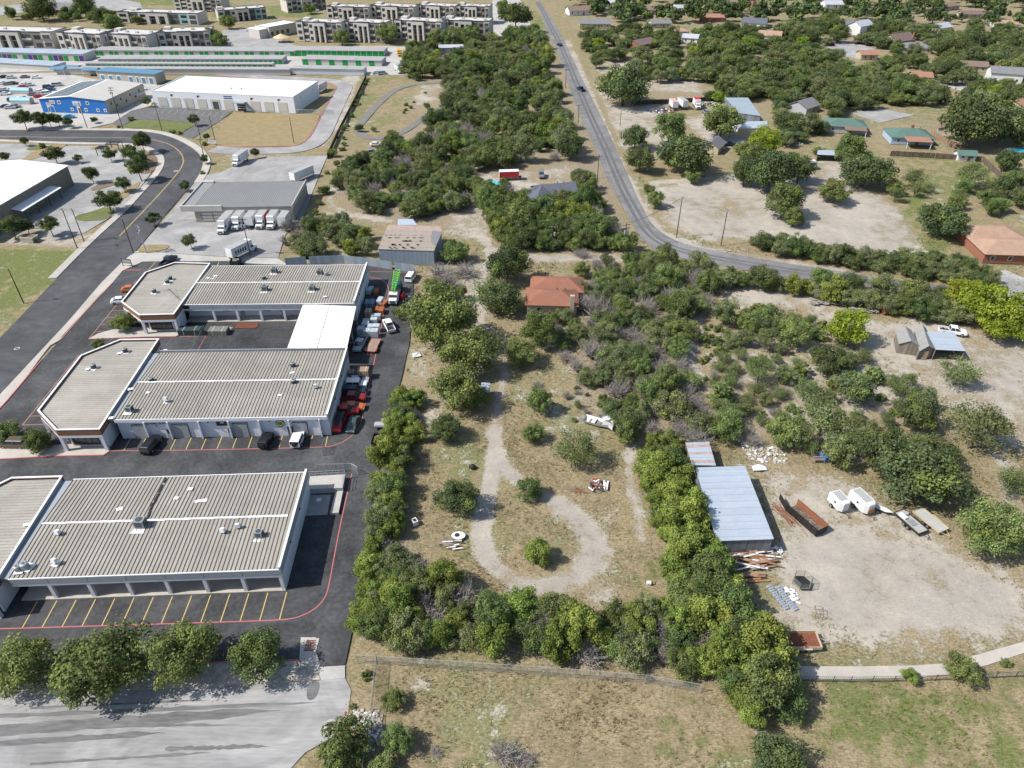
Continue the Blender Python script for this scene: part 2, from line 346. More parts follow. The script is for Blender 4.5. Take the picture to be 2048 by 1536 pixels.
M_walk = mat('sidewalk_concrete', (.44, .405, .355), .9, c2=(.35, .32, .28), scale=.4, fine=3, stain=0.1)
M_rock = mat('pale_mulch_and_rock', (.50, .47, .42), .95, c2=(.17, .14, .10), scale=1.2, fine=5)
M_red = mat('red_kerb_paint', (.46, .085, .085), .7, c2=(.36, .16, .15), scale=.8, fine=6)
M_orange = mat('faded_orange_paint', (.50, .22, .14), .8, c2=(.35, .2, .16), scale=.8)
M_yel = mat('yellow_paint', (.58, .40, .10), .7, c2=(.46, .36, .16), scale=.9, fine=6)
M_lawn = mat('lawn', (.16, .17, .055), .95, c2=(.08, .10, .03), scale=.4, fine=4)
M_dlawn = mat('dry_lawn', (.30, .235, .12), .95, c2=(.19, .145, .075), scale=.35, fine=4)
M_mulch = mat('brown_mulch', (.21, .155, .105), .95, c2=(.13, .095, .065), scale=.5, fine=4)
M_patch = mat('worn_pale_asphalt', (.17, .165, .16), .95, c2=(.07, .07, .07), scale=.6, fine=4)
# ------------------------------------------------------------------ pavements
def S(name, px, z, m, parent=None, th=.35, sm=0):
    q = G(px)
    if sm: q = smooth(q, sm, True)
    return struct(sheet(name, q, z, m, parent, th))
R_OUT = [(-60, 260), (0, 260), (171, 261), (273, 261.5), (325, 268), (362, 282), (393, 301), (407, 321), (403, 342), (386, 369), (359, 397), (338, 420), (270, 505), (241, 530), (201, 570), (136, 645), (0, 792), (-60, 860)]
R_IN = [(-60, 278), (0, 279), (137, 285), (256, 286), (294, 292), (320, 304), (331, 318), (326, 338), (308, 362), (273, 400), (256, 420), (169, 498), (0, 676), (-60, 735)]
ro, ri = smooth(G(R_OUT)), smooth(G(R_IN))
street = struct(sheet('curving_street', ro + ri[::-1], .0, M_road, None, .4))
cl = smooth(G([(-60, 272), (0, 272.7), (137, 275), (273, 275), (325, 282), (355, 297), (369, 318), (362, 338), (342, 362), (308, 400), (239, 472)]))
for d in (-.13, .13): band('yellow_centre_line', offset(cl, d), .11, .006, M_yel, street, .004)
def kerbed(name, line, w0, w1, m, z=.13, kerb=True):
    """raised walk along a kerb line: w0..w1 metres to its left"""
    a, b = offset(line, w0), offset(line, w1)
    o = struct(sheet(name, a + b[::-1], z, m, None, .45))
    if kerb: band('kerb', offset(line, (w0 - .09) if w1 > w0 else (w0 + .09)), .18, z + .012, M_conc, o, .5)
    return o
kerbed('sidewalk_outer', ro[:38], .2, 2.6, M_walk)
kerbed('sidewalk_inner', ri[:-8], -.2, -2.2, M_walk)
S('sidewalk_verge', [(241, 528), (262, 510), (285, 524), (246, 541), (224, 567), (200, 590), (125, 672), (119, 681), (100, 692), (82, 715), (60, 745), (17, 799), (-50, 862), (-60, 855), (0, 790), (137, 643), (202, 567)], .1, M_walk)
band('red_kerb', G([(82, 722), (17, 799), (-40, 862)]), .22, .16, M_red, street, .2)
band('red_kerb', G([(224, 567), (185, 608), (121, 680)]), .2, .13, M_orange, street, .2)
band('red_kerb', G([(246, 541), (282, 541)]), .3, .15, M_red, street, .2)
# sealed asphalt lot round the three white warehouses
lot = S('warehouse_lot', [(285, 524), (456, 523), (735, 531), (828, 538), (826, 600), (818, 690), (802, 760), (778, 850), (760, 925), (748, 1030), (722, 1180), (690, 1330), (641, 1332), (598, 1321), (309, 1332), (89, 1341), (-80, 1350), (-80, 880), (0, 812), (82, 722), (119, 681), (224, 567), (247, 541)], .03, M_asph)
def stalls(t0, b0, t1, b1, n, m=M_yel, skip=()):
    a, b, c, d = [Vector(P2(*p)) for p in (t0, b0, t1, b1)]
    for i in range(n):
        if i in skip: continue
        k = i / (n - 1); band('stall_line', [tuple(a.lerp(c, k)), tuple(b.lerp(d, k))], .13, .038, m, lot, .004)
stalls((75, 1203), (44, 1257), (573.5, 1184.5), (558.8, 1239.7), 14)
stalls((265, 871), (247, 902), (657, 863.5), (651, 892.6), 14)
stalls((311, 524), (296, 541), (438, 524), (430, 541), 4)
RL = [([(-60, 1259), (0, 1258), (360, 1247), (558, 1240.7), (595, 1236), (632, 1218), (652, 1194), (659, 1165), (665, 1132), (677, 1068), (689, 1011), (704, 947)], .17),
      ([(220, 902), (360, 901), (648, 895), (669, 891), (691, 882), (714, 863), (722, 847), (728, 818), (736, 781), (749, 722), (763, 652), (769, 619), (775, 596), (778, 580), (774, 567), (760, 557), (739, 554)], .17),
      ([(361, 673.7), (412, 672)], .17), ([(412, 672), (388, 715)], .17), ([(740, 543), (820, 545)], .17)]
for q, w in RL: band('red_fire_line', smooth(G(q)), w, .042, M_red, lot, .004)
for line, n in ((((44, 852), (157, 711)), 9), (((177, 679), (272, 562)), 9)):
    a, b = Vector(P2(*line[0])), Vector(P2(*line[1])); band('stall_edge_line', [tuple(a), tuple(b)], .12, .04, M_orange, lot, .004)
    for i in range(n):
        q = a.lerp(b, (i + .1) / n); band('stall_line', [tuple(q), (q.x + 5.2, q.y + .2)], .12, .046, M_orange, lot, .004)
for q in (((0, 919), (106, 913), (208, 911), (219, 903), (216, 885), (120, 890), (30, 895), (-60, 890), (-60, 921)), ((177, 679), (290, 674.6), (352, 673.7), (362, 668), (358, 655), (270, 655), (225, 660), (196, 668))):
    q = G(q); o = struct(sheet('office_walk', q, .14, M_walk, None, .3)); band('red_kerb', q[:4], .22, .155, M_red, o, .3)
S('planting_strip', [(-80, 1350), (89, 1341), (309, 1332), (598, 1321), (632, 1334), (641, 1360), (560, 1366), (300, 1378), (0, 1392), (-80, 1396)], .1, M_rock)
band('red_kerb', G([(-60, 1345), (89, 1341), (309, 1332), (444, 1325), (598, 1321), (602, 1327)]), .2, .16, M_red, lot, .2)
S('drain_apron', [(602, 1275), (632, 1275), (630, 1298), (641, 1330), (636, 1356), (610, 1340), (599, 1321), (600, 1300)], .06, M_walk)
dg = tag(MB().box(-1, 1, -1.1, 1.1, .0, .03).build('drain_grate_frame', M_conc, None, loc=P(620, 1291, .062)), 'square storm drain with rusty grate at the end of the sealed lot', 'storm drain')
dg.name = 'storm_drain'; rust = mat('rust', (.24, .085, .045), .9, c2=(.13, .05, .03), scale=1.5)
for k in range(7): MB().box(-.62, .62, -.86 + k * .25, -.70 + k * .25, .03, .06).build('grate_bar', rust, dg)
S('driveway_apron', [(636, 1334), (690, 1331), (690, 1356), (640, 1361)], .035, M_conc)
cs = S('concrete_street', [(-80, 1396), (0, 1392), (300, 1378), (560, 1366), (641, 1361), (690, 1356), (702, 1380), (696, 1430), (672, 1470), (610, 1505), (560, 1560), (-100, 1560)], .0, M_street)
def streak(y0, y1, x0, x1, h, tilt):
    a = P2(x0, y0); b = P2(x1, y1); n = 26; top = []; bot = []
    rr = random.Random(int(y0 * 7))
    for i in range(n):
        k = i / (n - 1); w = h * min(1, 5 * (1 - k)) * (.75 + .5 * rr.random()); x = a[0] + (b[0] - a[0]) * k; y = a[1] + (b[1] - a[1]) * k
        top.append((x, y + w / 2 + rr.uniform(-.08, .08))); bot.append((x, y - w / 2 + rr.uniform(-.08, .08)))
    sheet('tyre_streak', top + bot[::-1], .004 + tilt * .004, M_tyre, cs, .003)
for i, a in enumerate([(1434, 1405, -40, 630, .5), (1464, 1420, -40, 560, 1.3), (1490, 1465, -40, 330, .7), (1452, 1450, 120, 480, .35), (1528, 1505, 60, 420, .3), (1416, 1400, 60, 420, .22), (1498, 1492, 330, 540, .5)]): streak(*a, i)
sheet('patch_of_old_paving', smooth(G([(615, 1362), (642, 1362), (632, 1398), (612, 1402)]), 2, True), .036, M_tyre, cs, .003)
man = tag(MB().cyl(0, 0, 0, .12, .75, 20).build('manhole_ring', M_conc, None, loc=P(661, 1451)), 'round concrete manhole with dark lid at the kerb bend', 'manhole'); man.name = 'manhole'
MB().cyl(0, 0, .12, .15, .42, 16).build('lid', mat('iron_lid', (.07, .05, .045), .7), man)
for i, (p, w) in enumerate((((34, 697), 'beside the two driveways'), ((352, 342), 'on the bend of the curving street'))):
    o = MB().cyl(0, 0, 0, .02, .6 if i == 0 else .8, 18).build('manhole', M_conc, None, loc=P(*p, .004)); tag(o, 'pale round manhole cover in the dark street ' + w, 'manhole')
    MB().cyl(0, 0, .02, .03, .36, 14).build('lid', mat('iron_lid'), o)
# lots behind the warehouses
S('truck_lot', [(473, 322), (520, 316), (655, 311), (640, 346), (606, 432), (570, 470), (556, 516), (430, 512), (300, 503), (275, 500), (345, 420), (400, 352), (440, 345), (466, 333)], .02, M_lot)
S('concrete_lane', [(250, 523), (272, 502), (300, 504), (430, 513), (556, 517), (576, 530), (500, 527), (456, 522), (285, 523)], .045, M_conc)
S('verge_island', [(273, 505), (283, 491), (335, 489), (340, 494), (330, 501), (300, 506)], .14, M_dlawn, sm=1)
S('west_lot', [(-60, 291), (0, 287), (137, 292), (256, 293), (285, 299), (305, 312), (312, 322), (306, 340), (288, 365), (255, 405), (236, 425), (168, 466), (110, 480), (80, 455), (-60, 470)], .02, M_lot)
for nm, q, m in (('verge_island', [(-20, 318), (30, 330), (70, 300), (118, 287), (140, 290), (80, 315), (32, 328), (25, 322)], M_dlawn), ('verge_island', [(185, 293), (255, 292), (262, 297), (240, 300), (178, 300)], M_dlawn), ('verge_island', [(289, 305), (312, 312), (318, 322), (312, 340), (290, 350), (280, 340), (290, 325), (286, 312)], M_mulch), ('lawn_island', [(148, 432), (180, 425), (218, 412), (232, 422), (214, 440), (158, 444)], M_lawn), ('verge_island', [(240, 385), (285, 360), (272, 380), (245, 400), (232, 402)], M_dlawn), ('verge_island', [(180, 375), (230, 362), (238, 368), (185, 384)], M_mulch), ('lawn_island', [(50, 298), (85, 288), (100, 296), (60, 302)], M_lawn)):
    S(nm, q, .12, m, sm=1)
S('dealer_lot', [(-80, 150), (0, 148), (120, 145), (200, 160), (300, 165), (330, 175), (300, 212), (262, 222), (225, 246), (170, 258), (-80, 257)], .02, M_conc)
S('office_lot', [(225, 247), (262, 223), (301, 213), (465, 223), (442, 240), (385, 277), (358, 270), (396, 247), (330, 240), (268, 239), (240, 254)], .03, M_patch)
S('lawn_strip', [(243, 254), (270, 241), (330, 241), (394, 248), (357, 269), (325, 264), (270, 257)], .11, M_lawn)
for i in range(11): band('stall_line', [P2(317 + i * 13.2, 224.5 - 7 + i * .9), P2(309 + i * 13.2, 226 + i * .9)], .12, .036, M_conc, None, .004)['kind'] = 'structure'
ring = smooth(G([(425, 298), (470, 302), (560, 301), (608, 297), (640, 278), (657, 240), (682, 190), (692, 172), (675, 163), (640, 160), (540, 155), (440, 148)]))
struct(band('ring_drive', ring, 7.5, .02, M_lot, None, .35)); band('red_kerb', offset(ring, 3.9)[:60], .3, .15, M_red, bpy.data.objects['ring_drive'], .4)
S('white_building_lawn', [(405, 285), (428, 270), (466, 224), (520, 226), (640, 230), (632, 250), (612, 283), (596, 291), (440, 294), (418, 292)], -.03, M_dlawn)
S('storage_yard', [(-80, 148), (-80, 88), (200, 92), (480, 92), (770, 92), (822, 95), (815, 150), (736, 150), (400, 146), (160, 140)], .02, M_conc)
S('apartment_drive', [(430, 95), (446, 60), (500, 55), (560, 78), (600, 95)], .03, M_lot); S('apartment_parking', [(985, 0), (1036, -8), (1050, 20), (1062, 50), (1050, 70), (1010, 80), (985, 60)], .03, M_conc)
S('far_street', [(-60, 40), (-60, 20), (60, 6), (120, -6), (190, -10), (280, 5), (290, 25), (200, 18), (150, 10), (80, 20)], .02, M_lot)
path = smooth(G([(905, 162), (830, 168), (790, 178), (758, 205), (722, 245), (712, 262), (730, 275), (770, 278), (812, 262), (852, 230), (880, 215)]))
struct(band('winding_path', path, 3.2, .0, mat('path_chipseal', (.20, .19, .175), .95, c2=(.13, .12, .11), scale=.4, fine=3), None, .4))
# the lane through the woods
L_L = [(1070, 5), (1082, 27), (1092, 58), (1109, 89), (1123, 123), (1137, 171), (1160, 232), (1188, 290), (1212, 352), (1232, 392), (1254, 425), (1277, 469), (1308, 500), (1366, 517), (1457, 535), (1552, 550), (1614, 558), (1718, 572), (1821, 584), (1904, 592), (1990, 606), (2100, 640)]
L_R = [(1080, 2), (1094, 24), (1112, 51), (1133, 89), (1154, 137), (1181, 191), (1205, 239), (1229, 290), (1249, 335), (1268, 381), (1283, 413), (1304, 450), (1337, 475), (1386, 494), (1490, 512), (1593, 530), (1718, 548), (1800, 561), (1904, 573), (1990, 584), (2100, 612)]
ll, lr = smooth(G(L_L)), smooth(G(L_R))
lane = struct(sheet('woodland_lane', ll + lr[::-1], .0, M_lane, None, .4))
a = [((p[0] + q[0]) / 2, (p[1] + q[1]) / 2) for p, q in zip(ll[:80], lr[:80])]
M_tar = mat('darker_wheel_tracks', (.085, .085, .088), .95, c2=(.15, .148, .146), scale=.25, fine=3)
for d, w in ((.9, 1.1), (-.9, 1.1)):
    b = offset(a, d); sheet('wheel_track', offset(b, w / 2) + offset(b, -w / 2)[::-1], .006, M_tar, lane, .003)
S('cul_de_sac', [(1640, 85), (1680, 80), (1745, 95), (1760, 110), (1720, 118), (1690, 112)], .0, M_lot); S('far_drive', [(1870, 155), (1935, 165), (1990, 185), (1960, 190), (1880, 170)], .0, M_conc)
S('side_street', [(1700, 225), (1750, 215), (1830, 230), (1760, 245)], .0, M_lot); S('drive_to_brick_house', [(1985, 545), (2010, 540), (2060, 560), (2060, 625), (2005, 580)], .0, M_lot)
S('concrete_path', [(1545, 1332), (1700, 1333), (1830, 1331), (1890, 1327), (1960, 1308), (2060, 1280), (2060, 1302), (1975, 1330), (1895, 1350), (1830, 1355), (1700, 1358), (1560, 1357)], .03, M_walk)
S('carport_slab', [(1440, 240), (1470, 220), (1520, 260), (1480, 290), (1430, 300)], .0, M_conc)
# ------------------------------------------------------------------ three white warehouses
M_white = mat('white_wall_paint', (.66, .66, .68), .8, c2=(.56, .56, .59), scale=.3, fine=2)
M_cap = mat('white_flashing', (.74, .74, .74), .6, c2=(.58, .57, .55), scale=1.2)
M_roof = mat('tan_metal_roof', (.345, .318, .268), .55, c2=(.275, .254, .214), scale=.2, fine=2.5, obj=.06, stain=.1)
M_seam = mat('dark_roof_seam', (.10, .09, .077), .7, var=.3)
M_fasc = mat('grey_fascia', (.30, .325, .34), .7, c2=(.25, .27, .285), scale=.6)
M_brown = mat('brown_fascia', (.235, .115, .06), .8, c2=(.16, .08, .045), scale=1, fine=5)
M_glass = mat('dark_glass', (.03, .035, .04), .08, var=.3, spec=.6)
M_frame = mat('dark_frame', (.05, .045, .04), .5)
M_door = mat('roll_door_grey', (.34, .345, .34), .6, c2=(.28, .29, .29), scale=1)
M_hvac = mat('grey_hvac', (.30, .32, .32), .5, c2=(.2, .22, .22), scale=1.5, metal=.2)
M_hdark = mat('dark_hvac', (.06, .07, .075), .6, var=.4)
M_sof = mat('soffit_plaster', (.45, .42, .38), .9, c2=(.3, .28, .26), scale=.5)
def inset(poly, d):
    n = len(poly); out = []
    if sum(a[0] * b[1] - b[0] * a[1] for a, b in zip(poly, poly[1:] + poly[:1])) < 0: d = -d
    for i in range(n):
        p, a, b = Vector(poly[i]), Vector(poly[i - 1]), Vector(poly[(i + 1) % n])
        u, w = (p - a).normalized(), (b - p).normalized(); nu, nw = Vector((-u.y, u.x)), Vector((-w.y, w.x))
        m = (nu + nw); m = m / max(.3, (m.length_squared / 2)); out.append(tuple(p + m * d))
    return out
def ring(b, poly, d, z0, z1):
    q = inset(poly, d); n = len(poly); ccw = sum(a[0] * c[1] - c[0] * a[1] for a, c in zip(poly, poly[1:] + poly[:1])) > 0
    if not ccw: poly = poly[::-1]; q = q[::-1]
    for i in range(n):
        j = (i + 1) % n; A, B, C, D = poly[i], poly[j], q[j], q[i]
        b.quad((*A, z1), (*B, z1), (*C, z1), (*D, z1)); b.quad((*A, z0), (*B, z0), (*B, z1), (*A, z1))
        b.quad((*D, z1), (*C, z1), (*C, z0), (*D, z0)); b.quad((*D, z0), (*C, z0), (*B, z0), (*A, z0))
    return b
def clip(poly, y0, y1):
    def half(pl, y, s):
        o = []
        for a, c in zip(pl, pl[1:] + pl[:1]):
            ia, ic = (a[1] - y) * s >= 0, (c[1] - y) * s >= 0
            if ia: o.append(a)
            if ia != ic: t = (y - a[1]) / (c[1] - a[1]); o.append((a[0] + t * (c[0] - a[0]), y))
        return o
    q = half(poly, y0, 1); return half(q, y1, -1) if len(q) > 2 else []
def text_mesh(s, size, m):
    c = bpy.data.curves.new('lettering', 'FONT'); c.body = s; c.size = size; c.extrude = .012; c.align_x = 'CENTER'; c.align_y = 'CENTER'
    o = bpy.data.objects.new('lettering', c); me = bpy.data.meshes.new_from_object(o); bpy.data.objects.remove(o); me.materials.clear(); me.materials.append(m); return me
def lettering(s, size, m, parent, loc, rz=0.0):
    o = link('lettering', text_mesh(s, size, m), parent, loc); o.rotation_euler = (R(90), 0, rz); return o
OFF = None
def warehouse(label, FL, FR, BR, office, style, back):
    global OFF
    ZE, ZR, ZP = 4.55, 4.95, 5.25
    O, a, Wd = frame(FL, FR, ZE); q = P(*BR, ZE); Dp = (Vector((q.x, q.y)) - O.xy) @ Vector((-math.sin(a), math.cos(a)))
    t = thing('warehouse', label, 'warehouse', O, a, 'white warehouses with ribbed tan roofs')
    def loc2(p): v = Vector((p.x - O.x, p.y - O.y)); return (v.x * math.cos(a) + v.y * math.sin(a), -v.x * math.sin(a) + v.y * math.cos(a))
    poly = [loc2(P(*p, 5.1)) for p in office] if office else OFF
    if OFF is None: OFF = poly
    if not office:
        my = max(p[1] for p in poly); poly = [(p[0], p[1] - (my - Dp - .5)) if p[1] > Dp * .6 else p for p in poly]
    rec = 2.1 if style == 'arcade' else .25
    MB().box(.1, Wd - .1, rec, Dp - .12, .0, 4.3).build('wall', M_white, t)
    # ribbed roof: every panel is a piece with its seam
    n = round(Wd / .61); pw = (Wd - .3) / n
    for sl in (0, 1):
        y0, y1, z0, z1 = (.05, Dp / 2, ZE, ZR) if sl == 0 else (Dp / 2, Dp - .05, ZR, ZE)
        b = MB(); b.add([(0, y0, z0), (pw, y0, z0), (pw, y1, z1), (0, y1, z1), (0, y0, z0 - .06), (pw, y0, z0 - .06), (pw, y1, z1 - .06), (0, y1, z1 - .06)], [(0, 1, 2, 3), (4, 5, 1, 0), (6, 7, 3, 2)])
        b.use(1).add([(-.04, y0, z0), (.04, y0, z0), (.04, y1, z1), (-.04, y1, z1), (-.04, y0, z0 + .075), (.04, y0, z0 + .075), (.04, y1, z1 + .075), (-.04, y1, z1 + .075)], [(4, 5, 6, 7), (0, 1, 5, 4), (2, 3, 7, 6), (1, 2, 6, 5), (3, 0, 4, 7)])
        me = b.mesh('roof_panel', [M_roof, M_seam])
        for i in range(n): link('roof_panel', me, t, (.05 + i * pw, 0, 0))
    b = MB()
    for i in range(n // 2): b.box(.05 + i * pw * 2, .05 + i * pw * 2 + pw * 1.96, Dp / 2 - .16 - .05 * (i % 3), Dp / 2 + .16 + .04 * (i % 2), ZR + .05, ZR + .105)
    struct(b.build('ridge_cap', M_cap, t), 'stuff')
    MB().box(0, Wd, -.12, .05, ZE - .1, ZE + .07).build('gutter', M_cap, t)
    # end wall with its grey upper band
    MB().box(Wd - .1, Wd + .02, .1, Dp - .1, 0, 3.55).build('end_wall', M_white, t)
    e = MB().box(Wd - .12, Wd + .14, -.15, Dp + .1, 3.55, ZP - .06).build('end_parapet', M_fasc, t)
    MB().box(Wd - .18, Wd + .17, -.18, Dp + .13, ZP - .06, ZP).build('coping', M_cap, e)
    for fx in (.28, .62): MB().box(Wd + .14, Wd + .3, Dp * fx, Dp * fx + .25, 3.7, 3.95).build('wall_light', M_frame, t)
    if style == 'arcade':
        nb = 7; sp = 5.33
        for k in range(nb):
            x1 = Wd - sp * k - .04; x0 = max(.1, x1 - sp + .08)
            MB().box(x0, x1, -.1, .12, 3.42, ZE - .1).build('fascia_panel', M_fasc, t)
            MB().box(x1 - .5, x1 + .0, -.02, .42, 0, 3.0).build('column', M_white, t)
        MB().box(0, Wd, .0, .13, 3.35, ZE - .12).build('fascia_backing', M_frame, t)
        MB().box(0, Wd, -.06, .45, 3.0, 3.42).build('beam', M_white, t)
        MB().box(0, Wd - .1, .45, rec, 3.3, 3.4).build('soffit', M_sof, t)
        MB().box(.1, Wd - .02, -.15, rec + .02, .0, .16).build('walkway', M_walk, t)
        MB().box(0, Wd - .1, rec - .012, rec, .16, .5).build('wall_base', M_sof, t)
        for k, fx in enumerate((.975, .72, .49, .25)):
            x = Wd * fx - 1.7; f = MB().box(x, x + 1.7, rec - .06, rec + .02, 1.6, 2.7).build('window', M_frame, t)
            for s in (0, 1): MB().box(x + .06 + s * .82, x + .76 + s * .82, rec - .075, rec - .05, 1.68, 2.62).build('pane', M_glass, f)
        for fx in (.87, .6, .36):
            x = Wd * fx - 2; d = MB().box(x, x + .95, rec - .05, rec + .02, .16, 2.3).build('door', M_door, t); MB().box(x + .1, x + .18, rec - .1, rec - .05, 1.1, 1.2).build('handle', M_frame, d)
    else:
        X = lambda px: (px - 228) / (655 - 228) * Wd
        for px in (285, 332, 394, 453.5, 515, 575, 636.6): MB().box(X(px) - .12, X(px) + .12, -.3, .26, 0, 4.0).build('pilaster', M_white, t)
        MB().box(0, Wd, -.12, .26, 3.95, ZE - .12).build('eave_band', M_white, t)
        for a0, a1 in ((256, 284), (337, 369), (459, 489), (580, 610)):
            x0, x1 = X(a0), X(a1); d = MB().box(x0, x1, .12, .26, 0, 3.3).build('roll_door', M_frame, t)
            for k in range(9): MB().box(x0 + .08, x1 - .08, .07, .125, .03 + k * .355, .365 + k * .355).build('slat', M_door, d)
        for a0, m in ((322, M_door), (446, M_door), (568, M_frame)):
            d = MB().box(X(a0), X(a0) + .95, .16, .26, 0, 2.2).build('door', m, t); MB().box(X(a0) + .15, X(a0) + .8, .13, .165, 1.1, 2.0).build('pane', M_glass, d)
        s = MB().box(X(428), X(452), .1, .2, 2.75, 3.75).build('sign', mat('brown_sign', (.06, .03, .022), .7), t); MB().box(X(436), X(444), .08, .1, 3.35, 3.55).build('sign_lettering', M_cap, s)
        s = MB().loft([[(X(556) + r * math.cos(k / 24 * 6.2832), y, 3.05 + r * math.sin(k / 24 * 6.2832)) for k in range(24)] for r, y in ((.78, .24), (.78, .1))]).build('round_sign', mat('black_sign', (.03, .03, .028), .6), t)
        for r, y, m in ((.66, .09, mat('sign_yellow', (.62, .55, .12), .6)), (.56, .08, mat('sign_cream', (.6, .62, .45), .6)), (.48, .07, mat('sign_olive', (.14, .18, .04), .6))):
            MB().loft([[(X(556) + r * math.cos(k / 24 * 6.2832), yy, 3.05 + r * .86 * math.sin(k / 24 * 6.2832)) for k in range(24)] for yy in (y + .012, y)]).build('sign_disc', m, s)
        lettering('MEDICAL SUPPLY', .62, M_frame, t, (X(308), .16, 3.45)); lettering('&', .5, M_frame, t, (X(306), .16, 2.9))
        for px in (303, 412, 535, 632): MB().box(X(px), X(px) + .3, -.25, .12, 3.75, 3.9).build('wall_light', M_frame, t)
    if back:
        for k in range(7):
            MB().box(Wd * k / 7 + .03, Wd * (k + 1) / 7 - .03, Dp - .02, Dp + .12, 3.3, ZE + .42).build('fascia_panel', M_fasc, t)
        MB().box(0, Wd, Dp - .06, Dp + .16, ZE + .42, ZE + .5).build('coping', M_fasc, t)
    else: MB().box(0, Wd, Dp - .02, Dp + .14, ZE - .1, ZE + .07).build('gutter', M_cap, t)
    # office end
    of = MB(); ring(of, poly, .22, 3.7, 4.98); of.build('office_fascia', M_brown, t)
    o = ring(MB(), inset(poly, -.05), .34, 4.98, 5.1).build('office_coping', M_cap, t); ring(MB(), poly, .5, 3.15, 3.7).build('office_beam', M_white, t)
    inn = inset(poly, .35); MB().prism(inn, 4.5, 4.6, False).build('office_deck', M_seam, t)
    ys = [p[1] for p in inn]; y = min(ys); me_ = []
    while y < max(ys) - .15:
        c = clip(inn, y + .01, min(y + .6, max(ys)) - .03)
        if len(c) > 2: MB().prism(c, 4.6, 4.68, False).build('office_roof_panel', M_roof, t)
        y += .61
    core = inset(poly, 1.5); MB().prism(core, .0, 3.3).build('office_wall', M_white, t); MB().prism(inset(poly, .3), 3.1, 3.2).build('office_soffit', M_sof, t)
    n = len(poly); order = sorted(range(n), key=lambda i: poly[i][1])
    for i in range(n):
        p = inset(poly, .3)[i]; MB().box(p[0] - .28, p[0] + .28, p[1] - .28, p[1] + .28, 0, 3.15).build('column', M_white, t)
        A, B = Vector(core[i]), Vector(core[(i + 1) % n]); mid = (Vector(poly[i]) + Vector(poly[(i + 1) % n])) / 2
        L = (B - A).length; ang = math.atan2(B.y - A.y, B.x - A.x)
        if mid.x > max(p[0] for p in poly) - 3.5 and abs(A.y - B.y) > 5: continue
        f = MB().box(.3, L - .3, -.06, .06, .35, 2.75).build('storefront', M_frame, t, loc=(A.x, A.y, 0), rz=ang)
        k = max(2, int(L / 1.15))
        for j in range(k): MB().box(.36 + (L - .72) * j / k, .3 + (L - .72) * (j + .93) / k, -.085, .085, .45, 2.68).build('pane', M_glass, f)
    # blank flank of the office beside the bays
    rt = sorted(poly, key=lambda p: -p[0])[:2]; rt.sort(key=lambda p: p[1])
    for (A, s) in ((rt[0], 1), (rt[1], -1)):
        MB().box(A[0] - .5, A[0] - .2, *sorted((A[1] + s * 1.3, A[1] + s * 5.2)), 0, 3.3).build('office_flank', M_white, t)
    xa = lambda y: rt[0][0] + (rt[1][0] - rt[0][0]) * (y - rt[0][1]) / (rt[1][1] - rt[0][1])
    MB().prism([(xa(.1) + .02, .1), (xa(.1) + .12, .1), (xa(Dp - .2) + .12, Dp - .2), (xa(Dp - .2) + .02, Dp - .2)], 3.9, 4.975).build('office_parapet_shade_panel', M_fasc, t)  # grey cover panel: shade on the inner parapet face put into its colour
    MB().prism([(xa(.1) + .1, .1), (.3, .1), (.3, Dp - .2), (xa(Dp - .2) + .1, Dp - .2)], 4.3, 4.52).build('valley_flashing', M_fasc, t)
    return t
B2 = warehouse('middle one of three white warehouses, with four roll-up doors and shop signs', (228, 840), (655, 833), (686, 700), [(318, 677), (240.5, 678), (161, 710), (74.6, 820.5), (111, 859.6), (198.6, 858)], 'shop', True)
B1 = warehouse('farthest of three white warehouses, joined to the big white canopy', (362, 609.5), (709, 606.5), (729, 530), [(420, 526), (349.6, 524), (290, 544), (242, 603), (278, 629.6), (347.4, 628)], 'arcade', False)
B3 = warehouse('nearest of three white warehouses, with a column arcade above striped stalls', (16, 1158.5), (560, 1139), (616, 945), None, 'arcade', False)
M_tar_ = mat('roof_tar', (.03, .028, .026), .8, var=.4)
for k in range(13):
    r_ = random.Random(k); A, Bq = P(331, 958, 4.62), P(292, 1040, 4.98); p = A.lerp(Bq, k / 12 + r_.uniform(-.03, .03)) - B3.location; a_ = -B3.rotation_euler[2]
    q = (p.x * math.cos(a_) - p.y * math.sin(a_), p.x * math.sin(a_) + p.y * math.cos(a_)); MB().box(-.1 - .12 * r_.random(), .12, -.35, .4, .03, .1).build('tar_patch', M_tar_, B3, loc=(q[0] + r_.uniform(-.1, .1), q[1], p.z + .04))
# the canopy between two warehouses
O, a, Wd = frame((515, 694), (690, 697), 4.3)
q = P(607, 611, 4.3); cz = 4.2
t = thing('canopy', 'large flat white canopy spanning the yard between two warehouses', 'canopy', P(640, 655), 0)
t.location.z = 0; ct = t.location
pts = [P(*p, cz) - ct for p in ((574, 697), (694, 699), (713, 613), (606, 609))]
mid = [pts[0].lerp(pts[3], .46), pts[1].lerp(pts[2], .46)]
for A, B, C, D in ((pts[0], pts[1], mid[1], mid[0]), (mid[0], mid[1], pts[2], pts[3])):
    m1, m2 = A.lerp(B, .5), D.lerp(C, .5); g = .06
    for u0, u1, v0, v1 in ((A, m1, D, m2), (m1, B, m2, C)):
        ys = .06; MB().prism([(u0.x + g, u0.y + ys), (u1.x - g, u1.y + ys), (v1.x - g, v1.y - ys), (v0.x + g, v0.y - ys)], cz, cz + .1).build('roof_sheet', mat('white_membrane', (.72, .71, .68), .7, c2=(.62, .61, .57), scale=.3), t)
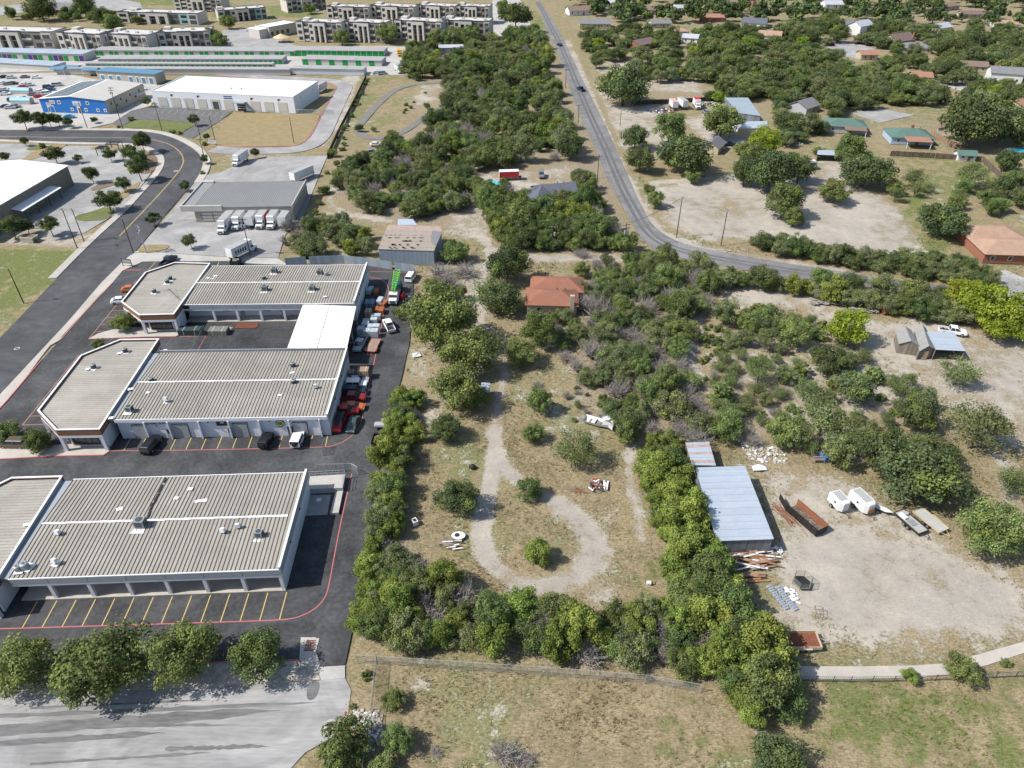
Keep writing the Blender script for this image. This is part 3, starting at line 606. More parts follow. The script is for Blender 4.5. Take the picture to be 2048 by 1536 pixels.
for k in range(3):
    for A, B in ((pts[0], pts[3]), (pts[1], pts[2])):
        p = A.lerp(B, .06 + .44 * k); MB().box(p.x - .12 + (.25 if A is pts[0] else -.25), p.x + .12 + (.25 if A is pts[0] else -.25), p.y - .12, p.y + .12, 0, cz - .003).build('post', M_fasc, t)
    A = pts[0].lerp(pts[3], .06 + .44 * k); B = pts[1].lerp(pts[2], .06 + .44 * k); MB().tube([A - Vector((0, 0, .16)), B - Vector((0, 0, .16))], .13, 4).build('beam', M_fasc, t)
# ------------------------------------------------------------------ roof plant
def box_unit(name, label, p, s=1.0, dark=False, z=4.75):
    t = thing(name, label, 'air conditioner', P(*p, z), random.uniform(-.1, .1), 'roof air conditioners', s)
    MB().box(-.95, .75, -1.3, .9, -.02, .0 + .03).build('curb', M_cap, t)
    c = MB().box(-.65, .65, -.55, .55, .1, 1.25).build('cabinet', M_hvac, t)
    for sx in (-1, 1): MB().box(*sorted((sx * .655, sx * .67)), -.42, .42, .3, 1.1).build('coil_grille', M_hdark, c)
    MB().box(-.42, .42, -.57, -.555, .3, 1.1).build('coil_grille', M_hdark, c); MB().cyl(0, 0, 1.25, 1.31, .42, 14).build('fan_guard', M_hdark, c)
    MB().tube([(.65, .2, .4), (1.0, .25, .2), (1.2, .6, .06)], .05, 5).build('pipe', M_hdark, t)
def round_unit(label, p, s=1.0, light=False, z=4.72):
    t = thing('condenser', label, 'air conditioner', P(*p, z), random.uniform(0, 3), 'roof air conditioners', s)
    MB().box(-.8, .7, -.8, .5, -.02, .03).build('pad', M_cap, t); c = MB().cyl(0, 0, .06, .85, .5, 14).build('drum', M_hvac if light else M_hdark, t)
    MB().cyl(0, 0, .85, .93, .46, 14, .3).build('fan_guard', M_hvac, c); MB().cyl(0, 0, .931, .95, .16, 10).build('fan_hub', M_hdark, c)
def stack(label, p, z=4.72, s=1.0):
    t = thing('roof_vent', label, 'vent', P(*p, z), random.uniform(-.3, .3), 'roof vents', s)
    MB().box(-.5, .5, -.5, .5, 0, .03).build('flashing', M_cap, t); MB().cyl(0, 0, .03, .5, .2, 10).build('pipe', M_hvac, t)
    MB().add([(-.4, -.3, .5), (.4, -.3, .5), (.4, .35, .5), (-.4, .35, .5), (-.3, -.2, 1.15), (.3, -.2, 1.15), (.3, .3, 1.0), (-.3, .3, 1.0)], [(3, 2, 1, 0), (4, 5, 6, 7), (0, 1, 5, 4), (1, 2, 6, 5), (2, 3, 7, 6), (3, 0, 4, 7)]).build('hood', M_cap, t)
for p, l in (((549, 545), 'at the back left of the ridge'), ((640, 548), 'at the back right, beside a round unit'), ((530, 581), 'in front of the ridge, left one'), ((625, 580), 'in front of the ridge, near the canopy')): box_unit('air_conditioner', 'square air conditioner on the farthest warehouse, ' + l, p)
box_unit('air_conditioner', 'square grey air conditioner straddling the ridge of the nearest warehouse', (283, 1052), 1.15, z=4.9); box_unit('air_conditioner', 'low pale box unit on a white pad on the nearest warehouse roof', (519, 1072), .85); box_unit('air_conditioner', 'square air conditioner at the front left corner of the middle warehouse roof', (260, 822), .9)
for p, l in (((341, 559), 'rear one of a close pair on the farthest warehouse office roof'), ((335, 566), 'front one of a close pair on the farthest warehouse office roof'), ((309, 585), 'alone on the left of the farthest warehouse office roof'), ((528, 559), 'left of the square unit behind the ridge of the farthest warehouse'), ((251, 704), 'at the back of the middle warehouse office roof'), ((188, 736), 'at the left edge of the middle warehouse office roof'), ((303, 763), 'on the left end of the middle warehouse ridge'), ((586, 733), 'behind the ridge of the middle warehouse'), ((588, 767), 'just in front of the ridge at the right of the middle warehouse')):
    round_unit('dark round condenser ' + l, p)
round_unit('pale round condenser beside the square unit on the farthest warehouse', (653, 551), 1, True); round_unit('larger of two round condensers at the nearest warehouse roof corner', (52, 1136), 1.15, True); round_unit('smaller of two round condensers at the nearest warehouse roof corner', (37, 1140), .95, True)
for p, l in (((333, 804), 'hooded vent on the front slope of the middle warehouse, left part'), ((632, 778), 'white hooded vent near the right end of the middle warehouse roof'), ((112, 1128), 'tall hooded vent on the left front slope of the nearest warehouse'), ((477, 1058), 'small white roof vent just in front of the nearest warehouse ridge'), ((447, 1067), 'small bent vent pipe on the nearest warehouse front slope'), ((118, 1071), 'hooked vent near the left end of the nearest warehouse ridge')): stack(l, p)
for i, p in enumerate([(410, 540), (431, 552), (426, 557), (415, 556), (650, 593), (262, 778), (295, 785), (450, 670 + 90), (585, 745), (480, 760), (560, 790), (240, 1018), (352, 996), (409, 1001), (397, 1002), (380, 978), (53, 1049), (470, 1038), (330, 700), (222, 836), (240, 706), (175, 738)]):
    o = MB().box(-.35 - .1 * (i % 3), .4, -.3, .3 + .1 * (i % 2), 0, .02).build('roof_patch', M_cap, None, loc=P(*p, 4.9 if i > 3 else 4.85), rz=.2 * (i % 3)); tag(o, 'small white patch of sealant on a ribbed tan warehouse roof', 'roof patch', 'white sealant patches on the warehouse roofs')
t = thing('fallen_mast', 'thin dark antenna mast lying on the farthest warehouse office roof', 'mast', P(350, 588, 4.72)); A, B = P(336, 577, 4.85) - t.location, P(359, 599, 4.85) - t.location
MB().tube([A, B], .06, 5).build('pole', M_hdark, t); MB().tube([B, B + Vector((-.3, .3, 2.6))], .03, 4).build('rod', M_hdark, t)
for k in (.1, .45, .8): p = A.lerp(B, k); MB().tube([p + Vector((-.5, -.4, 0)), p + Vector((.5, .4, .1))], .03, 4).build('cross_bar', M_hdark, t)
# ------------------------------------------------------------------ other commercial buildings
M_grroof = mat('grey_metal_roof', (.25, .25, .24), .55, c2=(.205, .205, .20), scale=.3, fine=4)
M_plast = mat('pale_plaster', (.46, .44, .40), .9, c2=(.37, .355, .33), scale=.3)
M_bwhite = mat('bright_white_roof', (.80, .80, .79), .6, c2=(.72, .72, .70), scale=.15)
M_wwall = mat('white_panel_wall', (.70, .71, .72), .7, c2=(.63, .64, .66), scale=.2)
M_beige = mat('beige_panel', (.50, .47, .41), .8, c2=(.44, .415, .365), scale=.4)
M_blue = mat('blue_wall', (.025, .17, .50), .6, c2=(.02, .14, .42), scale=.4)
M_blroof = mat('blue_metal_roof', (.10, .22, .33), .5, c2=(.075, .175, .27), scale=.4)
M_solar = mat('solar_panel', (.018, .024, .045), .15, var=.4, scale=2, spec=.6)
M_tanw = mat('tan_wall', (.42, .39, .32), .85, c2=(.35, .325, .27), scale=.4)
def L2(O, a, p): v = Vector((p[0] - O.x, p[1] - O.y)); return (v.x * math.cos(a) + v.y * math.sin(a), -v.x * math.sin(a) + v.y * math.cos(a))
def block(name, label, cat, FL, FR, BR, z, wall, roof, group=None, par=.0, gable=0.0, ov=.1, nseam=0, depth=None):
    """a building in its own frame: x along the front, y back; returns thing, width, depth"""
    O, a, w = frame(FL, FR, z); d = depth or L2(O, a, P(*BR, z))[1]
    t = thing(name, label, cat, O, a, group); zt = z - .12 if par == 0 else z - par
    MB().box(0, w, 0, d, 0, zt - (.02 if gable else 0)).build('wall', wall, t)
    if gable:
        for s in (0, 1):
            y0, y1 = (-ov, d / 2) if s == 0 else (d / 2, d + ov); z0, z1 = (zt, zt + gable) if s == 0 else (zt + gable, zt)
            r = MB().add([(-ov, y0, z0), (w + ov, y0, z0), (w + ov, y1, z1), (-ov, y1, z1)] + [(-ov, y0, z0 + .12), (w + ov, y0, z0 + .12), (w + ov, y1, z1 + .12), (-ov, y1, z1 + .12)], [(3, 2, 1, 0), (4, 5, 6, 7), (0, 1, 5, 4), (1, 2, 6, 5), (2, 3, 7, 6), (3, 0, 4, 7)]).build('roof_slope', roof, t)
        for x in (.0, w): MB().add([(x, 0, zt - .02), (x, d, zt - .02), (x, d / 2, zt + gable)], [(0, 1, 2)]).build('gable_end', wall, t)
    elif par:
        MB().box(.2, w - .2, .2, d - .2, zt, zt + .08).build('roof', roof, t)
        ring(MB(), [(-.03, -.03), (w + .03, -.03), (w + .03, d + .03), (-.03, d + .03)], .22, zt + .003, z).build('parapet', wall, t)
    else: MB().box(-ov, w + ov, -ov, d + ov, zt, z).build('roof', roof, t)
    return t, w, d
# grey-roofed truck depot
t, w, d = block('truck_depot', 'grey ribbed-roof depot with box trucks backed against its front', 'building', (386, 415), (584, 412), (607, 362), 4.6, mat('stained_concrete_wall', (.33, .31, .28), .9, c2=(.24, .225, .205), scale=.5), M_grroof, gable=.35)
O, a = t.location, t.rotation_euler[2]
lw = L2(O, a, P(358, 417, 4.8))[0]; lrx = L2(O, a, P(440, 417, 4.8))[0]
for x in np.arange(.3, w, .62): MB().box(x, x + .07, -.1, d + .1, 0, .05).build('roof_rib', M_grroof, t, loc=(0, 0, 4.84)) if False else None
b = MB()
n = int(w / .6)
rib0 = MB().add([(0, -.1, 4.6), (.08, -.1, 4.6), (.08, d / 2, 4.95), (0, d / 2, 4.95), (0, -.1, 4.66), (.08, -.1, 4.66), (.08, d / 2, 5.01), (0, d / 2, 5.01)], [(4, 5, 6, 7), (0, 1, 5, 4), (1, 2, 6, 5), (3, 0, 4, 7)]).mesh('roof_rib', mat('depot_rib', (.17, .17, .165), .6))
rib1 = MB().add([(0, d / 2, 4.95), (.08, d / 2, 4.95), (.08, d + .1, 4.6), (0, d + .1, 4.6), (0, d / 2, 5.01), (.08, d / 2, 5.01), (.08, d + .1, 4.66), (0, d + .1, 4.66)], [(4, 5, 6, 7), (0, 1, 5, 4), (1, 2, 6, 5), (3, 0, 4, 7)]).mesh('roof_rib', MATS['depot_rib'])
for i in range(n): link('roof_rib', rib0, t, (.2 + i * (w - .4) / n, 0, 0)); link('roof_rib', rib1, t, (.2 + i * (w - .4) / n, 0, 0))
MB().box(lw, .05, .5, d - 1, 3.3, 4.75).build('side_fascia', M_plast, t); MB().box(lw, lrx, -.35, .3, 3.5, 5.15).build('front_fascia', M_plast, t); MB().box(lw - .02, .1, d - 1, d + .3, 3.3, 5.15).build('rear_fascia', M_plast, t)
MB().box(lw, lw + .3, -.3, d, 4.7, 5.16).build('side_parapet', M_plast, t); MB().box(lw + .3, .3, .3, d - 1, 4.6, 4.78).build('canopy_roof', M_grroof, t)
for k in range(3): x = 2 + k * 3.3; MB().box(x, x + 2.9, -.05, .02, .4, 2.9).build('storefront_panel', M_plast, t)
for k in range(2): MB().box(1.5, 11.5, -.07, -.01, 1.2 + k * .9, 1.35 + k * .9).build('stripe', M_hdark, t)
for x in (w - 17, w - 12.5, w - 4.4): dd = MB().box(x, x + 2.8, -.05, .02, 1.0, 3.4).build('dock_door', M_cap, t); MB().box(x + .2, x + 2.6, -.07, -.05, 1.2, 3.2).build('door_curtain', M_door, dd)
MB().box(w - .05, w + .2, -.2, d + .2, 3.9, 5.05).build('end_parapet', M_plast, t)
# long white building
t, w, d = block('office_warehouse', 'long white flat-roofed building with a row of beige panels', 'building', (301.5, 180.5), (586, 193), (627, 162), 6.9, M_wwall, M_bwhite, par=.45)
for k in range(10):
    x = 2.2 + k * (w - 3.6) / 10
    if k == 6: continue
    p = MB().box(x, x + 4.2, -.12, .02, .5, 4.3).build('beige_panel', M_beige, t)
    if k == 4: MB().box(x + 1, x + 3.4, -.2, -.115, .4, 3.4).build('door', M_hdark, p)
x = 2.2 + 6 * (w - 3.6) / 10; MB().box(x - .3, x + 3.6, -.08, .02, .1, 3.6).build('glass_entrance', M_glass, t)
for k in range(3): MB().box(x - .3, x + 3.6, -.14, -.08, 1 + k * .9, 1.15 + k * .9).build('glazing_bar', M_cap, t)
MB().box(x - 1, x + 4.3, -2.6, .02, 3.7, 4.0).build('entrance_canopy', mat('lead_grey', (.28, .3, .32), .6), t); MB().add([(x + 3.8, -.02, 3.7), (x + 3.8, -2.4, 3.7), (x + 6.8, -.02, .1)], [(0, 1, 2)]).build('entrance_brace', M_fasc, t)
for k in (1, 3, 7, 9): xx = 2.2 + k * (w - 3.6) / 10 + .3; MB().box(xx, xx + .7, -.08, .02, 4.8, 5.6).build('window', M_glass, t); MB().box(xx + .7, xx + 1.3, -.07, .02, 5.3, 5.6).build('window', M_glass, t)
xx = 2.2 + 5 * (w - 3.6) / 10
for k in range(2):
    for j in range(5): MB().box(xx + .4 + j * .8, xx + 1.0 + j * .8, -.06, .02, 5.5 - k * .8, 5.95 - k * .8).build('sign_letter', mat('navy_sign', (.03, .06, .2), .6), t)
for k in (.5, .57): MB().cyl(w * k, d * .35, 6.4, 7.0, .3, 8).build('roof_vent', M_hdark, t)
for fx in (.25, .75): MB().box(w, w + .12, d * fx, d * fx + .4, 4.6, 5.0).build('wall_light', M_frame, t)
# blue building with solar roof
O, a, w = frame((77, 197), (209.5, 201), 5.6); d = 30.0
t = thing('blue_building', 'bright blue fronted building with solar panels on half its roof', 'building', O, a)
rx = L2(O, a, P(140, 193, 6.6))[0]
MB().add([(0, 0, 0), (w, 0, 0), (w, 0, 5.5), (rx, 0, 6.7), (0, 0, 5.5)], [(0, 1, 2, 3, 4)]).build('front_wall', M_blue, t)
MB().add([(w, .02, 0), (w, d, 0), (w, d, 5.5), (w, .02, 5.5), (0, .02, 0), (0, d, 0), (0, d, 5.5), (0, .02, 5.5)], [(0, 1, 2, 3), (7, 6, 5, 4), (1, 5, 6, 2)]).build('side_wall', M_tanw, t)
for x0, z0, x1, z1 in ((-.2, 5.45, rx, 6.75), (rx, 6.75, w + .2, 5.45)):
    r = MB().add([(x0, -.3, z0), (x1, -.3, z1), (x1, d, z1), (x0, d, z0), (x0, -.3, z0 + .15), (x1, -.3, z1 + .15), (x1, d, z1 + .15), (x0, d, z0 + .15)], [(3, 2, 1, 0), (4, 5, 6, 7), (0, 1, 5, 4), (1, 2, 6, 5), (2, 3, 7, 6), (3, 0, 4, 7)]).build('roof_slope', M_plast if x0 >= rx else M_cap, t)
    if x0 < rx:
        for i in range(2):
            for j in range(13):
                u0, u1 = .1 + i * .43, .1 + i * .43 + .38; zz = lambda u: 5.45 + 1.3 * u + .28
                y0, y1 = 1.5 + j * 2.1, 3.5 + j * 2.1; MB().add([(rx * u0, y0, zz(u0)), (rx * u1, y0, zz(u1)), (rx * u1, y1, zz(u1)), (rx * u0, y1, zz(u0)), (rx * u0, y0, zz(u0) - .08), (rx * u1, y0, zz(u1) - .08)], [(0, 1, 2, 3), (4, 5, 1, 0)]).build('solar_panel', M_solar, r)
for fx, z0, s in ((.27, 3.6, 1.1), (.7, 3.6, 1.1), (.44, .9, 1), (.65, .9, 1), (.83, .9, 1), (.94, .9, 1)):
    f = MB().box(w * fx, w * fx + 1.3 * s, -.08, .02, z0, z0 + 1.3 * s).build('window', M_cap, t); MB().box(w * fx + .3, w * fx + 1.3 * s - .3, -.1, -.075, z0 + .3, z0 + 1.3 * s - .3).build('pane', M_glass, f)
f = MB().box(w * .54, w * .54 + 1.8, -.1, .02, 0, 2.9).build('door_surround', M_cap, t); MB().box(w * .54 + .5, w * .54 + 1.3, -.12, -.095, 0, 2.2).build('door', mat('brown_door', (.12, .05, .03)), f)
f = MB().box(w * .09, w * .09 + 3, -.07, .02, 0, 2.9).build('door_surround', M_cap, t); MB().box(w * .09 + .2, w * .09 + .8, -.09, -.065, .3, 2.2).build('pane', M_glass, f); MB().box(w * .09 + 1, w * .09 + 2.8, -.09, -.065, 0, 2.6).build('roll_door', M_blue, f)
for x0, x1, z0, z1, cc in ((.15, .23, 3.7, 5.0, 1), (.5, .62, 3.2, 4.9, 0), (.09, .16, 3.05, 4.0, 1)):
    s = MB().box(w * x0, w * x1, -.09, .02, z0, z1).build('sign', M_cap, t)
    for k in range(2): MB().box(w * x0 + .3, w * x1 - .3, -.11, -.085, z0 + .25 + k * .45, z0 + .5 + k * .45).build('sign_lettering', M_red if cc else M_fasc, s)
for k in range(7): MB().box(w, w + .07, 3 + k * 3.7, 3.9 + k * 3.7, 3 - (k % 2) * 1.6, 4 - (k % 2) * 1.6).build('window', M_glass, t)
MB().box(w, w + 2.2, d - 9, d - 3, 2.6, 2.75).build('side_awning', M_cap, t)
t, w, d = block('garage_row', 'low tan garage with blue roof and seven blue roll-up doors', 'garage', (192.5, 141), (308, 148), (328, 141), 4.7, M_tanw, M_blroof, ov=.5)
for k, x in enumerate((.04, .18, .32, .53, .66, .75, .88)): dd = MB().box(w * x, w * x + (2.6 if k != 4 else 1.7), -.06, .02, 0, 3.1).build('door', M_cap, t); MB().box(w * x + .3, w * x + (2.3 if k != 4 else 1.4), -.09, -.055, 0, 2.7).build('door_curtain', M_blroof, dd)
for p, w_, d_, l in (((122, 148), 7, 5, 'leftmost blue-roofed carport beside the dealer lot'), ((147, 145), 9, 6, 'largest blue-roofed carport behind the solar roof'), ((186, 150), 8, 5, 'blue-roofed carport next to the low tan garage')):
    t = thing('carport', l, 'carport', P(*p), -.05); MB().add([(-w_ / 2, -d_ / 2, 2.7), (w_ / 2, -d_ / 2, 2.7), (w_ / 2, 0, 3.6), (-w_ / 2, 0, 3.6), (w_ / 2, d_ / 2, 2.7), (-w_ / 2, d_ / 2, 2.7)], [(0, 1, 2, 3), (3, 2, 4, 5), (0, 3, 5), (1, 4, 2)]).build('roof', M_blroof, t)
    for x in (-1, 1):
        for y in (-1, 1): MB().box(x * w_ * .45 - .1, x * w_ * .45 + .1, y * d_ * .42 - .1, y * d_ * .42 + .1, 0, 2.75).build('post', M_cap, t)
for p, l in (((45, 187), 'rear one of two round-topped storage huts with blue roofs'), ((46, 207), 'front one of two round-topped storage huts with blue roofs')):
    t = thing('storage_hut', l, 'hut', P(*p), -.08); n = 9; rg = lambda x: [(x, 1.6 * math.cos(k / (n - 1) * math.pi), 1.3 + 1.4 * math.sin(k / (n - 1) * math.pi)) for k in range(n)]
    b = MB(); A, B = rg(-4.6), rg(4.6); b.strip(B, A); b.build('roof', mat('pale_blue_roof', (.22, .42, .55), .5), t); MB().box(-4.5, 4.5, -1.55, 1.55, 0, 1.4).build('wall', M_plast, t)
    for X, s in ((A, 1), (B, -1)): MB().add(X, [tuple(range(n)) if s > 0 else tuple(range(n - 1, -1, -1))]).build('end_wall', M_sof, t)
# big white hall at the left edge
p0, p1, pr = P(134.5, 331, 6.5), P(-8, 413, 6.5), P(67, 322, 7.6)
t = thing('metal_hall', 'large white-roofed tan metal hall with a side loading canopy at the left edge', 'building', Vector((p0.x, p0.y, 0)))
O = t.location; e = (p1 - p0); e.z = 0; Ln = e.length; e /= Ln; sd = Vector((e.y, -e.x, 0));  sd = sd if sd.x < 0 else -sd; wd = 31.0
def hp(u, v, z): q = e * u + sd * v; return (q.x, q.y, z)
def slab(b, q, th=.15): b.add(q + [(x, y, z - th) for x, y, z in q], [(0, 1, 2, 3), (7, 6, 5, 4), (1, 0, 4, 5), (2, 1, 5, 6), (3, 2, 6, 7), (0, 3, 7, 4)]); return b
Ln = 46
slab(MB(), [hp(-.3, -.3, 6.5), hp(-.3, wd / 2, 7.9), hp(Ln, wd / 2, 7.9), hp(Ln, -.3, 6.5)]).build('roof_slope', M_bwhite, t); slab(MB(), [hp(-.3, wd / 2, 7.9), hp(-.3, wd + .3, 6.5), hp(Ln, wd + .3, 6.5), hp(Ln, wd / 2, 7.9)]).build('roof_slope', M_bwhite, t)
for k in range(6):
    u0, u1 = k * 7.6 + .03, (k + 1) * 7.6 - .03; MB().add([hp(u0, 0, 0), hp(u1, 0, 0), hp(u1, 0, 6.4), hp(u0, 0, 6.4), hp(u0, .3, 0), hp(u1, .3, 0), hp(u1, .3, 6.4), hp(u0, .3, 6.4)], [(0, 1, 2, 3), (3, 2, 1, 0), (4, 5, 6, 7), (0, 3, 7, 4), (1, 2, 6, 5)]).build('wall_panel', M_tanw, t)
    p = hp(u1, -.06, 0); MB().box(p[0] - .1, p[0] + .1, p[1] - .1, p[1] + .1, 0, 6.3).build('downpipe', M_fasc, t)
MB().add([hp(0, .1, 0), hp(0, wd, 0), hp(0, wd, 6.4), hp(0, wd / 2, 7.75), hp(0, .1, 6.4)], [(0, 1, 2, 3, 4)]).build('gable_wall', M_tanw, t)
slab(MB(), [hp(11, -3.6, 3.4), hp(11, 0, 3.9), hp(30, 0, 3.9), hp(30, -3.6, 3.4)]).build('loading_canopy', M_cap, t)
for k in range(4): p = hp(12 + k * 5.6, -3.2, 0); MB().box(p[0] - .1, p[0] + .1, p[1] - .1, p[1] + .1, 0, 3.3).build('post', M_hdark, t)
# ------------------------------------------------------------------ storage rows
M_green = mat('green_door', (.01, .26, .055), .5, c2=(.01, .21, .045), scale=1); M_purple = mat('purple_door', (.08, .03, .22), .5); M_stroof = mat('storage_roof', (.34, .335, .315), .6, c2=(.28, .275, .26), scale=.2)
M_stblue = mat('storage_roof_pale_blue', (.34, .40, .44), .55, c2=(.29, .34, .375), scale=.2); M_stw = mat('storage_wall', (.50, .48, .45), .85, c2=(.42, .405, .38), scale=.15)
def row(label, FL, FR, z, depth, doors=None, roof=M_stroof, wall=M_stw, seg=6):
    O, a, w = frame(FL, FR, z); t = thing('storage_row', label, 'storage building', O, a, 'rows of self storage units')
    for k in range(seg):
        x0, x1 = w * k / seg, w * (k + 1) / seg; dz = -.22 * (k / seg) + .12; MB().box(x0, x1 - .01, 0, depth, 0, z - .1 + dz).build('wall', wall, t)
        MB().box(x0 + .02, x1 - .02, -.35, depth + .2, z - .097 + dz, z + dz).build('roof', roof, t)
    if doors:
        n, cols, dw, dh = doors
        for k in range(n):
            m = cols[k % len(cols)]
            if m is None: continue
            x = w * (k + .5) / n - dw / 2; d = MB().box(x, x + dw, -.06, .02, .05, dh).build('roll_door', m, t)
    return t
row('pale blue-roofed storage row with green and purple doors at the left edge', (-60, 103), (165, 107.7), 3.8, 11, (22, [M_green, M_purple, M_hdark, M_green, None], 2.5, 2.7), M_stblue)
row('blank-walled storage row with pale blue roof behind the dealer lot', (-60, 122), (104.6, 131), 2.6, 9.5, None, M_stblue)
row('rearmost long storage row with small green doors', (185.6, 100.5), (588, 101.5), 2.8, 11, (40, [M_green, M_green, None], 2.2, 2.1), seg=10)
row('tall storage section with a line of wide bright green doors', (590, 100.5), (768, 101.5), 3.0, 11, (15, [M_green], 2.9, 2.6), seg=5)
row('second long storage row with small green doors, ending at the yard gap', (195, 118), (564, 117.5), 2.8, 9.5, (38, [M_green], 2.0, 2.0), seg=9)
row('third long storage row with small green doors in front of the others', (170, 127), (545, 127.5), 2.6, 4.2, (36, [M_green, M_green, M_hdark], 2.0, 1.9), seg=9)
row('front storage row showing a long blank stained wall', (110, 137), (579, 138.4), 2.8, 5.5, None, seg=9)
row('front storage row end section with a paler blank wall and white sign', (580, 136.6), (727, 138.6), 2.9, 6.5, None, wall=mat('pale_storage_wall', (.52, .54, .56), .8), seg=4)
row('short storage row with six large green doors', (603, 118), (763, 121), 2.9, 10, (12, [M_green, None], 2.9, 2.6), seg=3)
# ------------------------------------------------------------------ apartments
M_cream = mat('apartment_cream', (.50, .47, .42), .85, c2=(.45, .42, .375), scale=.2); M_taupe = mat('apartment_taupe', (.22, .195, .17), .85, c2=(.18, .16, .14), scale=.3); M_navy = mat('parapet_dark', (.028, .032, .05), .6)
M_aroof = mat('apartment_roof', (.58, .56, .52), .8, c2=(.38, .36, .33), scale=.16, fine=1.5); M_teal = mat('teal_panel', (.25, .43, .42), .8, c2=(.21, .37, .36), scale=.3)
def apartment(label, FL, FR, z, depth=15, storeys=3, accent=None, name='apartment_block', group='apartment blocks'):
    O, a, w = frame(FL, FR, z); t = thing(name, label, 'apartment building', O, a, group)
    pat = [(.14, 0, M_cream, 'w'), (.12, .9, M_taupe, 'b'), (.11, .5, M_cream, 'w'), (.27, -.9, M_cream, 's'), (.13, .9, M_taupe, 'b'), (.12, .5, accent or M_taupe, 'w'), (.11, 0, M_cream, 'b')]
    x = 0; fh = (z - .9) / storeys
    MB().box(.1, w - .1, 1.5, depth, 0, z - .75).build('wall', M_cream, t); MB().box(.25, w - .25, 1.2, depth - .25, z - .75, z - .65).build('roof', M_aroof, t)
    ring(MB(), [(-.02, 1.2), (w + .02, 1.2), (w + .02, depth + .02), (-.02, depth + .02)], .25, z - .745, z - .3).build('parapet', M_cream, t); MB().box(-.06, w + .06, depth - .1, depth + .08, z - .3, z - .1).build('coping', M_navy, t)
    for sx in (-.06, w - .3): MB().box(sx, sx + .36, 1.6, depth - .1, z - .3, z - .12).build('coping', M_navy, t)
    for fr, off, m, kind in pat:
        x1 = x + fr * w; zt = z - (.25 if off > 0 else 0)
        if kind == 's':
            for u0, u1 in ((0, .14), (.43, .57), (.86, 1)): MB().box(x + (x1 - x) * u0, x + (x1 - x) * u1, off, 1.6, 0, zt - 2.2).build('pier', m, t)
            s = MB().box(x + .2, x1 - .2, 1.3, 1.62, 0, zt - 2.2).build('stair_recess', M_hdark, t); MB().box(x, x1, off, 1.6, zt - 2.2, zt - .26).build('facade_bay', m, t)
            for k in range(storeys - 1): MB().box(x + .3, x1 - .3, .2, 1.3, fh * (k + 1) - .1, fh * (k + 1) + .1).build('landing', M_cream, s)
        else:
            b = MB().box(x + .01, x1 - .01, off, 1.7, 0, zt - .26).build('facade_bay', m, t); q = (x1 - x)
            for k in range(storeys):
                z0 = .9 + k * fh
                if kind == 'w': MB().box(x + q * .2, x + q * .8, off - .07, off + .02, z0, z0 + fh * .52).build('window', M_glass, b)
                else:
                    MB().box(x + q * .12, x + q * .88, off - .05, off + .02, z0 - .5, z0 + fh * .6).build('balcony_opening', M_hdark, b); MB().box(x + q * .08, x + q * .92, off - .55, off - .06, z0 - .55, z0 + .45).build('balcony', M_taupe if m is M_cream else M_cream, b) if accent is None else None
        MB().box(x - .03, x1 + .03, off - .12, 1.7, zt - .26, zt).build('coping', M_navy, t)
        x = x1
    rr = random.Random(int(FL[0]))
    for k in range(4): ux, uy = w * (.12 + .24 * k), rr.uniform(5, depth - 4); MB().box(ux, ux + 1.7, uy, uy + 1.2, z - .65, z + .25).build('roof_unit', M_plast, t)
    MB().box(w * .03, w * .16, depth - 5, depth - .4, z - .65, z + .5).build('roof_bulkhead', M_cream, t)
    return t
apartment('leftmost apartment block of the front row, cut by the photo edge', (-75, 60), (98, 63.6), 9.2, 16, 2)
for l, FL, FR in (('second apartment block of the left front row', (111, 63.6), (198, 68.5)), ('third apartment block of the left front row, blank end wall to its right', (199, 65.6), (290, 70)), ('fourth apartment block of the left front row, beside the drive', (313, 64), (417, 61.5))): apartment(l, FL, FR, 9.2, 16, 2)
apartment('long white and teal two-storey block behind the left front row', (232, 22.6), (392, 26.7), 7, 14, 2, M_teal); apartment('short white and teal two-storey block above the curving footpath', (434, 20.5), (531, 14), 7.4, 14, 2, M_teal)
for l, FL, FR in (('tall front apartment block next to the beige tent canopy', (590.7, 42), (682, 45.5)), ('tall front apartment block second from the tent canopy', (683, 42), (767, 46)), ('tall front apartment block third from the tent canopy, above the wood', (788, 39), (881.5, 44)), ('tall front apartment block nearest the woodland lane', (882.5, 39), (978, 42))): apartment(l, FL, FR, 11, 13, 3)
for l, FL, FR in (('rear apartment block left of three behind the tall front row', (652, 12), (736, 14)), ('rear apartment block second of the back row', (738, 10), (826, 14)), ('rear apartment block third of the back row', (831, 9), (907, 13)), ('rear apartment block nearest the parking at the right', (911, 11), (977, 13))): apartment(l, FL, FR, 11, 13, 3)
apartment('brown and white block at the top edge behind the lawn', (572, 1), (650, -6), 8, 13, 2); apartment('pale block at the top edge left of the lawn', (345, -4), (440, -2), 8.5, 13, 3)
t, w, d = block('clubhouse', 'low tan clubhouse with white flat roof beside the tent canopy', 'building', (537, 54), (592, 44), (575, 38), 6.1, M_tanw, M_bwhite, par=.5, depth=13)
for k in range(4): MB().box(1 + k * 4, 3 + k * 4, -.06, .02, 1, 3.2).build('window', M_glass, t)
MB().box(-6, -.02, 2, 12, 0, 5).build('side_wing', M_cream, t); MB().box(-6.2, .0, 1.8, 12.2, 5.003, 5.2).build('wing_roof', M_bwhite, t)
t = thing('tent_canopy', 'beige tent canopy on posts in front of the clubhouse', 'canopy', P(564, 84)); rr = [(5 * math.cos(k / 8 * 6.2832), 5 * math.sin(k / 8 * 6.2832), 2.6) for k in range(8)]
MB().add(rr + [(0, 0, 4.6)], [(k, (k + 1) % 8, 8) for k in range(8)]).build('canopy_cloth', mat('beige_cloth', (.52, .41, .24), .9), t)
